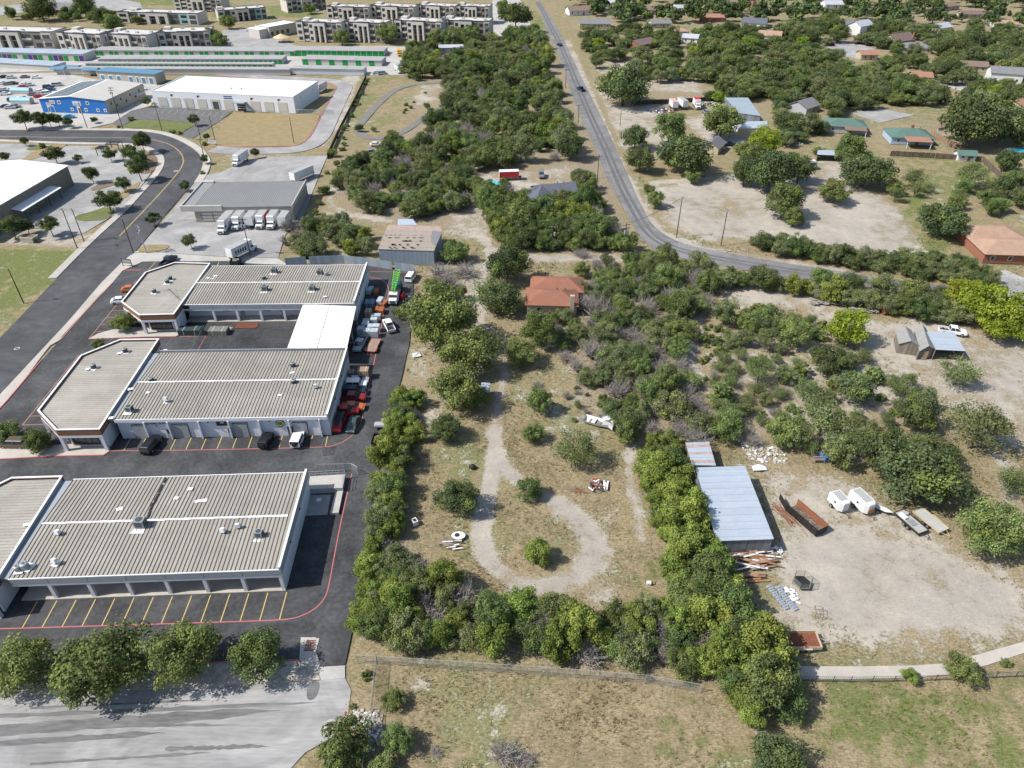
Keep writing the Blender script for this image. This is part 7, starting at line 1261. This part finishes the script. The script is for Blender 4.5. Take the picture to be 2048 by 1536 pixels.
for z in (1.6, 2.1): MB().tube([(q[0] - O) + Vector((0, 0, z)), (q[1] - O) + Vector((0, 0, z)), (q[2] - O) + Vector((0, 0, z))], .04, 5).build('hand_rail', M_steel, t)
# ------------------------------------------------------------------ goods stored beside the warehouses
M_crate = mat('wrapped_pallet', (.40, .45, .48), .6, c2=(.30, .34, .37), scale=1.5); M_cardb = mat('cardboard', (.30, .21, .135), .9, c2=(.24, .165, .105), scale=1); M_org = mat('orange_steel', (.34, .11, .035), .7, c2=(.22, .07, .03), scale=1); M_bin = mat('dark_green_bin', (.03, .05, .05), .7)
def goods(label, px, py, w, d, h, m, deg=0, name='wrapped_pallet', cat='pallet', group=None, strap=True):
    loc = P(px, py, h * .6); loc.z = .032; t = thing(name, label, cat, loc, R(deg), group)
    for k in range(3): MB().box(-w / 2, w / 2, -d / 2 + k * (d - .12) / 2, -d / 2 + k * (d - .12) / 2 + .12, 0, .11).build('pallet_runner', M_wood, t)
    x = .04; MB().loft([[(-w / 2 + e, -d / 2 + e, z), (w / 2 - e, -d / 2 + e, z), (w / 2 - e, d / 2 - e, z), (-w / 2 + e, d / 2 - e, z)] for e, z in ((x, .11), (0, .16), (0, h - .06), (x, h))]).build('load', m, t)
    if strap:
        for s in (-.25, .25): MB().box(w * s - .03, w * s + .03, -d / 2 - .012, d / 2 + .012, .12, h + .012).build('strap', M_cap, t)
for a in (('grey wrapped load under the warehouse wall shadow, topmost', 740, 580, 1.2, 2.2, 1.3, M_crate, -12), ('pale wrapped load right of the dark covered one', 760, 602, 1.2, 2.4, 1.4, M_crate, -8), ('wide dark blue covered load beside the wall', 740, 606, 2.4, 2.2, 1.2, mat('blue_cover', (.12, .18, .24), .7), 5), ('grey load left of the parked white pickup', 752, 632, 2.2, 1.2, 1.0, M_crate, 0), ('low pale load below the cardboard carton', 748, 640, 1.6, 1.3, 1.1, M_crate, 0), ('dark grey low load next to the canopy corner', 733, 642, 1.6, 1.2, .9, M_crate, 0), ('blue-grey cube of goods beside the canopy, upper', 731, 650, 1.5, 1.6, 1.5, M_crate, -10), ('rear pale cube of the group beside the canopy', 743, 655, 1.6, 1.5, 1.5, M_crate, 0), ('right-hand rear pale cube beside the canopy', 753, 655, 1.5, 1.4, 1.6, M_crate, 0), ('blue-grey cube at the canopy edge', 722, 660, 1.6, 1.6, 1.6, M_crate, 0), ('middle cube of the front group beside the canopy', 734, 664, 1.6, 1.6, 1.6, M_crate, 0), ('front pale cube nearest the red flat trailer', 749, 665, 1.7, 1.6, 1.7, M_crate, 0)): goods(*a, group='wrapped pallets beside the warehouses')
for a in (('upright orange steel box at the back of the lot', 753, 583, 1.0, 2.4, 1.1, M_org, 0), ('orange steel box at the red fire line', 769, 607, 1.0, 2.2, 1.0, M_org, -20), ('left one of two orange steel boxes above the white pickup', 754, 619, .9, 2.0, 1.1, M_org, 5), ('right one of two orange steel boxes above the white pickup', 763, 621, 1.2, 2.0, 1.2, M_org, 0)): goods(*a, name='steel_box', cat='box', group='orange steel boxes', strap=False)
for a in (('brown carton with folded top beside the canopy', 737, 625, 1.5, 1.7, 1.7, M_cardb, 0), ('tall large brown carton at the top of the car line', 727, 745, 2.3, 1.8, 2.2, M_cardb, 0), ('brown carton in front of the tall large one', 724, 750, 1.4, .8, 1.8, M_cardb, 0), ('small dark carton against the warehouse wall', 704, 746, 1.3, 1.3, 1.3, M_cardb, 4)): goods(*a, name='carton', cat='box', strap=True)
goods('dark green covered tank beside the farthest warehouse office', 381, 661, 5.0, 2.0, 1.5, M_bin, 0, 'covered_bin', 'bin'); goods('open wire crate of scrap next to the yard gate', 437, 661, 4.2, 2.2, 1.2, mat('wire_crate', (.16, .16, .14), .8, var=.5, scale=3), 0, 'wire_crate', 'crate')
def slat_pile(name, label, cat, px, py, w, d, n, m, deg, axis=0, h=.12, group=None):
    loc = P(px, py); loc.z = .033; t = thing(name, label, cat, loc, R(deg), group)
    for k in range(n):
        r_ = random.Random(k + int(px)); y = -d / 2 + d * k / n; MB().box(-w / 2 * r_.uniform(.85, 1), w / 2 * r_.uniform(.85, 1), y, y + d / n * .7, h * .5, h * r_.uniform(.8, 1.2)).build('slat', m, t)
    for s in (-1, 0, 1): MB().box(s * w * .42 - .05, s * w * .42 + .05, -d / 2, d / 2, 0, h * .5).build('runner', m, t)
slat_pile('pallet', 'broken pale pallet beside the wire crate', 'pallet', 456, 660, 1.6, 2.6, 9, M_wood, -12); slat_pile('steel_rack', 'rusty slatted rack lying before the arcade of the farthest warehouse', 'rack', 494, 652, 5.2, 2.2, 14, rust, 90 - 90); slat_pile('pallet', 'small loose pallet on the asphalt near the hedge', 'pallet', 768, 841, 1.2, 1.2, 6, M_wood, 10); slat_pile('pallet', 'single pallet lying left of the scrap timber pile', 'pallet', 884, 1086, 1.2, .7, 4, M_wood, 0)
def dumpster(label, px, py, deg, m, fillm):
    loc = P(px, py, .6); loc.z = .032; t = thing('dumpster', label, 'dumpster', loc, R(deg)); L, w, h = 2.3, 2.6, 1.3
    for a in ((-L / 2, L / 2, -w / 2, -w / 2 + .08), (-L / 2, L / 2, w / 2 - .08, w / 2), (-L / 2, -L / 2 + .08, -w / 2 + .08, w / 2 - .08), (L / 2 - .08, L / 2, -w / 2 + .08, w / 2 - .08)): MB().box(*a, .1, h).build('side', m, t)
    MB().box(-L / 2 + .08, L / 2 - .08, -w / 2 + .08, w / 2 - .08, .1, .3).build('floor', m, t)
    for k in range(9): r_ = random.Random(k); MB().box(-.4, .4, -.25, .25, 0, .3).build('rubbish', fillm if k % 2 else M_cap, t, loc=(r_.uniform(-.6, .6), r_.uniform(-.7, .7), .5 + r_.uniform(0, .35)), rz=r_.uniform(0, 3))
dumpster('black dumpster full of cartons beside the hedge', 758, 881, -3, M_blk, M_cardb); dumpster('dark dumpster behind the farthest warehouse', 471, 523, 5, M_bin, M_cardb)
t = thing('tank', 'silver horizontal tank behind the black dumpster', 'tank', P(766, 858), R(0)); MB().loft([[(x, r * math.cos(k / 12 * 6.2832), 1.0 + r * math.sin(k / 12 * 6.2832)) for k in range(12)] for x, r in ((1.5, .3), (1.3, .6), (-1.3, .6), (-1.5, .3))]).build('shell', M_steel, t); [MB().box(x - .1, x + .1, -.4, .4, 0, .55).build('leg', M_bed, t) for x in (-.9, .9)]
t = thing('traffic_barrier', 'bright red plastic barrier beside the crane truck', 'barrier', P(806, 596), R(80)); MB().loft([[(-1.2, -w, z), (1.2, -w, z), (1.2, w, z), (-1.2, w, z)] for w, z in ((.35, 0), (.3, .3), (.12, .9), (.1, 1.1))]).build('body', mat('red_plastic', (.62, .03, .04), .5), t); MB().box(-.9, .9, -.13, .13, .6, .75).build('stripe', M_cap, t)
car('van', 822, 553, 80, 'white', 'white van nose at the end of the sealed lot under grey branches')
# ------------------------------------------------------------------ the right-hand yard
M_old = mat('orange_timber', (.36, .19, .10), .9, c2=(.22, .12, .07), scale=1.5, obj=.25)
def sticks(name, label, cat, px, py, rx, ry, n, L, w, mats, a0, a1, h=.5, seed=1, group=None, part='plank'):
    loc = P(px, py); loc.z = -.05; t = thing(name, label, cat, loc, 0, group); r_ = random.Random(seed)
    for k in range(n):
        l = L * r_.uniform(.6, 1.1); o = MB().box(-l / 2, l / 2, -w / 2, w / 2, 0, w * .45).build(part, mats[k % len(mats)], t, loc=(r_.uniform(-rx, rx), r_.uniform(-ry, ry), .06 + h * r_.random()), rz=R(r_.uniform(a0, a1))); o.rotation_euler[1] = R(r_.uniform(-4, 4))
sticks('timber_pile', 'untidy pile of orange and pale timber in front of the pale blue shed', 'timber pile', 1512, 1122, 2.0, 1.6, 46, 3.6, .22, [M_old, M_wood, M_old, M_cap], -22, 18, .6, 1); sticks('timber_pile', 'smaller stack of long boards below the untidy timber pile', 'timber pile', 1498, 1155, 1.2, .8, 14, 3.4, .25, [M_old, M_wood], -8, 6, .3, 2)
sticks('pipe_bundle', 'fan of long rusty steel pipes beside the black container', 'pipes', 1570, 1030, .7, .5, 16, 4.6, .09, [mat('pipe_rust', (.20, .09, .055), .8)], -72, -60, .12, 3, part='pipe'); sticks('scrap_timber', 'heap of dark scrap timber with a white tub in the dry grass', 'timber pile', 905, 1088, .9, 1.1, 16, 1.6, .2, [M_wood, M_cap, M_board], -12, 12, .35, 4); sticks('scrap_heap', 'heap of red-framed scrap and white boxes in the dry grass', 'scrap', 1189, 972, 1.0, 1.2, 30, 1.2, .22, [M_cap, M_redm, M_hdark, M_rusty], -90, 90, .5, 5, part='scrap_piece'); sticks('white_racks', 'row of white racks right of the red-framed scrap', 'scrap', 1211, 974, .5, .7, 7, 1.8, .2, [M_cap], 75, 85, .3, 6, part='rack'); sticks('fallen_logs', 'rusty brown boards lying in the grass left of the scrap', 'timber pile', 1150, 980, 1.6, .5, 10, 1.8, .16, [mat('pipe_rust'), M_board], -40, -20, .1, 8)
sticks('log_pile', 'long pile of grey logs and cut wood along the lane hedge, left part', 'log pile', 1660, 607, 4.5, 1.0, 60, 1.6, .3, [M_twig, M_board, M_twig], -60, 40, .6, 9, part='log'); sticks('log_pile', 'long pile of grey logs and cut wood along the lane hedge, right part', 'log pile', 1745, 622, 5.0, .9, 60, 1.5, .3, [M_twig, M_board], -60, 40, .6, 10, part='log'); sticks('fallen_tree', 'pale fallen branches on the ground right of the stone house', 'log', 1190, 610, 1.6, 2.0, 14, 2.6, .16, [M_twig], 30, 120, .4, 11, part='branch')
def heap(name, label, cat, px, py, rx, ry, n, s0, s1, mats, seed, group=None, part='stone', h=.35):
    loc = P(px, py); loc.z = -.1; t = thing(name, label, cat, loc, 0, group); r_ = random.Random(seed); ms = []
    for k in range(5):
        b = MB(); rg = random.Random(k * 9 + seed); b.loft([[(q * math.cos(i / 6 * 6.28 + z) * rg.uniform(.75, 1.1), q * math.sin(i / 6 * 6.28 + z) * rg.uniform(.75, 1.1), z) for i in range(6)] for q, z in ((.8, 0), (1, .35), (.55, .8))]); ms.append(b)
    mesh = [[b.mesh(part, m) for b in ms] for m in mats]
    for k in range(n):
        a_, q = r_.uniform(0, 6.283), r_.random() ** .6; s = r_.uniform(s0, s1); o = link(part, mesh[k % len(mats)][k % 5], t, (math.cos(a_) * rx * q, math.sin(a_) * ry * q, h * (1 - q) * r_.random())); o.scale = (s, s * r_.uniform(.7, 1.2), s * .7); o.rotation_euler[2] = r_.uniform(0, 6)
M_lime = mat('white_limestone', (.45, .42, .365), .95, c2=(.31, .285, .245), scale=2); M_plas = mat('white_plastic', (.66, .67, .68), .5)
heap('rubble_heap', 'spread of white limestone rubble behind the pale blue shed', 'rubble', 1535, 908, 3.6, 2.4, 190, .1, .32, [M_lime, M_lime, M_lime, M_cap], 1); heap('rubble_heap', 'white limestone rubble at the chain-link fence corner', 'rubble', 742, 1462, 1.6, 2.8, 140, .08, .3, [M_lime, M_lime, M_lime, M_cap], 2); heap('rubble_heap', 'white broken concrete along the concrete street end', 'rubble', 712, 1435, 1.6, 1.2, 50, .1, .32, [M_lime], 3); heap('rubble_heap', 'white bags and stone beside the tall hedge trees', 'rubble', 1487, 888, .8, 1.6, 30, .15, .4, [M_plas, M_lime], 4); heap('stone_scatter', 'row of pale kerb stones along the lane bend, left part', 'stones', 1380, 490, 5, 1.2, 26, .12, .3, [M_lime], 5); heap('stone_scatter', 'row of pale stones along the lane bend, right part', 'stones', 1470, 501, 5, 1.0, 26, .12, .3, [M_lime], 6)
heap('white_sacks', 'white plastic sacks beside the trampoline frame', 'sacks', 1586, 1190, 1.0, 1.6, 22, .18, .38, [M_plas], 7, part='sack'); heap('bucket_stack', 'cluster of white buckets at the corner of the pale blue shed', 'buckets', 1553, 1100, 1.1, .8, 34, .14, .22, [M_plas, M_cap], 8, part='bucket', h=.8); heap('junk_heap', 'jumble of parts along the truck yard fence, left', 'junk', 1322, 222, 6, 3, 70, .25, .7, [M_cap, M_hdark, M_redm, paint('blue')], 9, part='junk_piece', h=1); heap('junk_heap', 'jumble of parts along the truck yard fence, right', 'junk', 1420, 208, 6, 3, 70, .25, .7, [M_cap, M_hdark, M_hvac, paint('tan')], 10, part='junk_piece', h=1); heap('junk_heap', 'scattered scrap beside the workshop annex', 'junk', 1570, 285, 7, 6, 90, .25, .7, [M_cap, M_rusty, M_wood, paint('paleblue')], 11, part='junk_piece', h=1)
heap('brown_mulch_edge', 'brown gravel and leaves along the concrete street end', 'gravel', 690, 1452, 1.0, 3.5, 60, .06, .2, [mat('leaf_litter', (.32, .17, .08), .95)], 12)
for r_ in range(2):
    loc = P(1556 + r_ * 18, 1196 + r_ * 2); loc.z = -.05; t = thing('sack_row', ['left', 'right'][r_] + ' one of two rows of grey sacks laid on the grass', 'sacks', loc, R(-70))
    for k in range(11): MB().loft([[(x, y * w, z) for x, y in ((-.17, -.42), (.17, -.42), (.17, .42), (-.17, .42))] for w, z in ((.9, 0), (1, .1), (.8, .24))]).build('sack', mat('grey_sack', (.27, .31, .35), .7, c2=(.2, .23, .27), scale=3), t, loc=(-2.1 + k * .4, .06 * (k % 2), 0))
loc = P(1603, 1168); loc.z = 0; t = thing('trampoline', 'black six-sided trampoline cage with yellow edge tipped in the yard', 'trampoline', loc, 0); hx = [(1.35 * math.cos(k / 6 * 6.2832), 1.35 * math.sin(k / 6 * 6.2832)) for k in range(6)]
MB().prism(hx, .35, .42).build('mat', M_blk, t); ring(MB(), hx, .09, .42, .47).build('pad', mat('yellow_pad', (.30, .29, .14), .7), t)
for k in range(6): x, y = hx[k]; MB().tube([(x, y, 0), (x, y, 1.5)], .03, 5).build('pole', M_bed, t); x2, y2 = hx[(k + 1) % 6]; MB().tube([(x, y, 1.5), (x2, y2, 1.5)], .025, 4).build('top_rail', M_bed, t); MB().quad((x, y, .5), (x2, y2, .5), (x2, y2, 1.48), (x, y, 1.48)).build('net', MATS.setdefault('dark_net', M_chain), t)
loc = P(1636, 1229); t = thing('rusty_stand', 'rusty metal stand on the gravel yard', 'stand', loc, R(-15))
for x in (-.5, .5):
    for y in (-.7, .7): MB().tube([(x, y, 0), (x, y, .9)], .035, 4).build('leg', rust, t)
    MB().tube([(x, -.7, .9), (x, .7, .9)], .035, 4).build('side_bar', rust, t)
for y in (-.7, 0, .7): MB().tube([(-.5, y, .9), (.5, y, .9)], .035, 4).build('cross_bar', rust, t)
goods('blue and red tarpaulin over goods in the scrap corner', 1656, 912, 2.4, 1.8, 1.0, mat('blue_tarp', (.04, .16, .45), .6, c2=(.03, .12, .36), scale=1), 15, 'tarpaulin_stack', 'tarpaulin', strap=False); slat_pile('wooden_platform', 'grey wooden platform left of the blue tarpaulin', 'platform', 1634, 916, 1.8, 2.4, 8, M_board, 0, h=.6); goods('pink-red bundle beside the blue tarpaulin', 1650, 905, 1.0, .6, 1.2, mat('red_cloth', (.45, .05, .07), .8), 20, 'cloth_bundle', 'bundle', strap=False)
t = thing('outboard_cart', 'small white boat on a cart beside the longer enclosed trailer', 'boat', P(1762, 1024), R(-40)); MB().loft([[(-1.4, -.5, .8), (-1.4, 0, .35), (-1.4, .5, .8)], [(.6, -.5, .8), (.6, 0, .35), (.6, .5, .8)], [(1.5, -.05, .9), (1.5, 0, .8), (1.5, .05, .9)]]).build('hull', M_boxw, t); MB().box(-1.8, -1.4, -.18, .18, .4, 1.2).build('motor', M_bed, t); wheels(t, (-.4,), .7, .28)
t = thing('white_tarp', 'crumpled white sheet on the ground beside the shed corner', 'tarpaulin', P(1518, 937)); MB().add([(-1.2, -.6, .1), (0, -.8, .35), (1.3, -.5, .1), (1.1, .5, .15), (0, .6, .5), (-1.1, .5, .1)], [(0, 1, 4, 5), (1, 2, 3, 4)]).build('sheet', M_plas, t); MB().box(-.4, .5, -.2, .25, 0, .3).build('weight', M_fasc, t)
t = thing('rusty_barrel', 'rusty steel tank lying by the log pile', 'tank', P(1772, 627), R(20)); MB().loft([[(x, .6 * math.cos(k / 10 * 6.28), .6 + .6 * math.sin(k / 10 * 6.28)) for k in range(10)] for x in (.9, -.9)]).build('shell', rust, t); MB().loft([[(x, .45 * math.cos(k / 10 * 6.28), .6 + .45 * math.sin(k / 10 * 6.28)) for k in range(10)] for x in (.95, .9)]).build('end_cap', M_bed, t)
t = thing('white_sign_board', 'crumpled white board lying on bare soil beside the asphalt edge', 'board', P(833, 711), R(20)); MB().box(-.9, .9, -.7, .0, .1, .16).build('panel', M_cap, t); MB().box(-.7, .8, .02, .8, .12, .2).build('panel', M_boxw, t); MB().tube([(-.6, -.6, .3), (.7, .7, .35)], .05, 4).build('bar', M_bed, t)
t = thing('white_cooker', 'white box with dark hob standing in the dry grass left of the loop', 'cooker', P(830, 1048), R(-60)); MB().box(-.5, .5, -.4, .4, 0, .9).build('cabinet', M_cap, t); MB().box(-.3, .35, -.25, .25, .9, .93).build('hob', M_bed, t)
t = thing('white_tub', 'white oval tub with dark middle behind the scrap timber', 'tub', P(917, 1074)); MB().loft([[(1.1 * q * math.cos(k / 14 * 6.28), .8 * q * math.sin(k / 14 * 6.28), z) for k in range(14)] for q, z in ((.8, 0), (1, .4), (.85, .45))]).build('shell', M_plas, t); MB().cyl(-.2, 0, .45, .5, .4, 12).build('opening', M_bed, t)
t = thing('black_bag', 'black rubbish bag lying in the grass right of the hedge', 'bag', P(945, 936)); MB().loft([[(q * math.cos(k / 9 * 6.28), q * math.sin(k / 9 * 6.28) * .8, z) for k in range(9)] for q, z in ((.5, 0), (.7, .25), (.5, .6), (.12, .8))]).build('body', M_blk, t); MB().cyl(0, 0, .78, .95, .1, 6).build('knot', M_blk, t)
t = thing('garden_junk', 'small white and orange junk in the grass left of the tall hedge', 'junk', P(1300, 1168)); MB().box(-.5, .1, -.3, .2, 0, .5).build('white_box', M_cap, t); MB().box(.0, .7, -.1, .4, 0, .15).build('orange_board', M_old, t)
# pools, shelters, signs
t = thing('round_pool', 'round above-ground pool with turquoise water near the red trailer', 'pool', P(984, 374)); b = MB(); n = 20; b.loft([[(3.0 * math.cos(k / n * 6.2832), 3.0 * math.sin(k / n * 6.2832), z) for k in range(n)] for z in (0, 1.25)], False).build('wall', mat('pool_wall', (.40, .48, .52), .6), t); MB().cyl(0, 0, 1.0, 1.06, 2.95, n).build('water', mat('turquoise_water', (.06, .42, .42), .08, var=.1, spec=.6), t)
MB().box(-3.2, 3.2, -6, -3.2, .03, .06).build('blue_groundsheet', mat('blue_tarp'), t)
t = thing('swimming_pool', 'small bright blue swimming pool at the right edge', 'pool', P(2040, 300)); MB().prism(smooth([(-4, -2.5), (4, -2.5), (5, 0), (4, 2.5), (-4, 2), (-5, 0)], 2, True), -.05, .05).build('water', mat('pool_blue', (.05, .38, .50), .08, var=.1, spec=.6), t); ring(MB(), smooth([(-4.6, -3.1), (4.6, -3.1), (5.6, 0), (4.6, 3.1), (-4.6, 2.6), (-5.6, 0)], 2, True), .5, .0, .1).build('coping', M_conc, t)
for p_, w_, l in (((208, 309), 3.0, 'smaller dark pergola among the left lot trees'), ((232, 300), 4.5, 'larger dark pergola beside the street bend clump')):
    t = thing('pergola', l, 'pergola', P(*p_), R(-5))
    for x in (-1, 1):
        for y in (-1, 1): MB().box(x * w_ / 2 - .1, x * w_ / 2 + .1, y * 1.4 - .1, y * 1.4 + .1, 0, 2.6).build('post', M_hdark, t)
    for k in range(7): x = -w_ / 2 + w_ * k / 6; MB().box(x - .06, x + .06, -1.7, 1.7, 2.6, 2.78).build('slat', M_hdark, t)
    for y in (-1.4, 1.4): MB().box(-w_ / 2 - .3, w_ / 2 + .3, y - .06, y + .06, 2.4, 2.6).build('beam', M_hdark, t)
t = thing('planter_box', 'pale tapering concrete planter box beside the left field', 'planter', P(61, 482), R(-10)); MB().loft([[(-1.8, -1.1, 0), (1.8, -1.1, 0), (1.8, 1.1, 0), (-1.8, 1.1, 0)], [(-2, -1.3, 1.5), (2, -1.3, 1.5), (2, 1.3, 1.5), (-2, 1.3, 1.5)]]).build('box', M_tanw, t); MB().box(-1.6, 1.6, -1, 1, 1.503, 1.56).build('soil', M_mulch, t)
t = thing('frame_sign', 'empty dark sign frame on legs at the street corner', 'sign', P(256, 533), R(-10)); [MB().box(x - .07, x + .07, -.07, .07, 0, 2.2).build('leg', M_hdark, t) for x in (-1.3, 1.3)]; [MB().box(-1.3, 1.3, -.06, .06, z - .08, z + .08).build('rail', M_hdark, t) for z in (1.0, 2.1)]; MB().box(-1.2, 1.2, -.02, .02, 1.1, 2.0).build('panel', M_boxg, t)
t = thing('roadside_sign', 'small white board sign on the lawn by the street bend', 'sign', P(426, 290), R(-5)); MB().box(-1.5, 1.5, -.06, .06, .6, 1.9).build('board', M_cap, t); [MB().box(x - .06, x + .06, -.05, .05, 0, .6).build('leg', M_hdark, t) for x in (-1.2, 1.2)]; [MB().box(-1.2, 1.2 - .5 * k, -.08, -.06, 1.5 - k * .4, 1.65 - k * .4).build('lettering', M_fasc, t) for k in (0, 1)]
t = thing('mailbox', 'small mailbox on a post at the lane-side drive', 'mailbox', P(1279, 362)); MB().box(-.06, .06, -.06, .06, 0, 1.0).build('post', M_pole, t); MB().box(-.15, .15, -.3, .3, 1.0, 1.35).build('box', M_hdark, t)
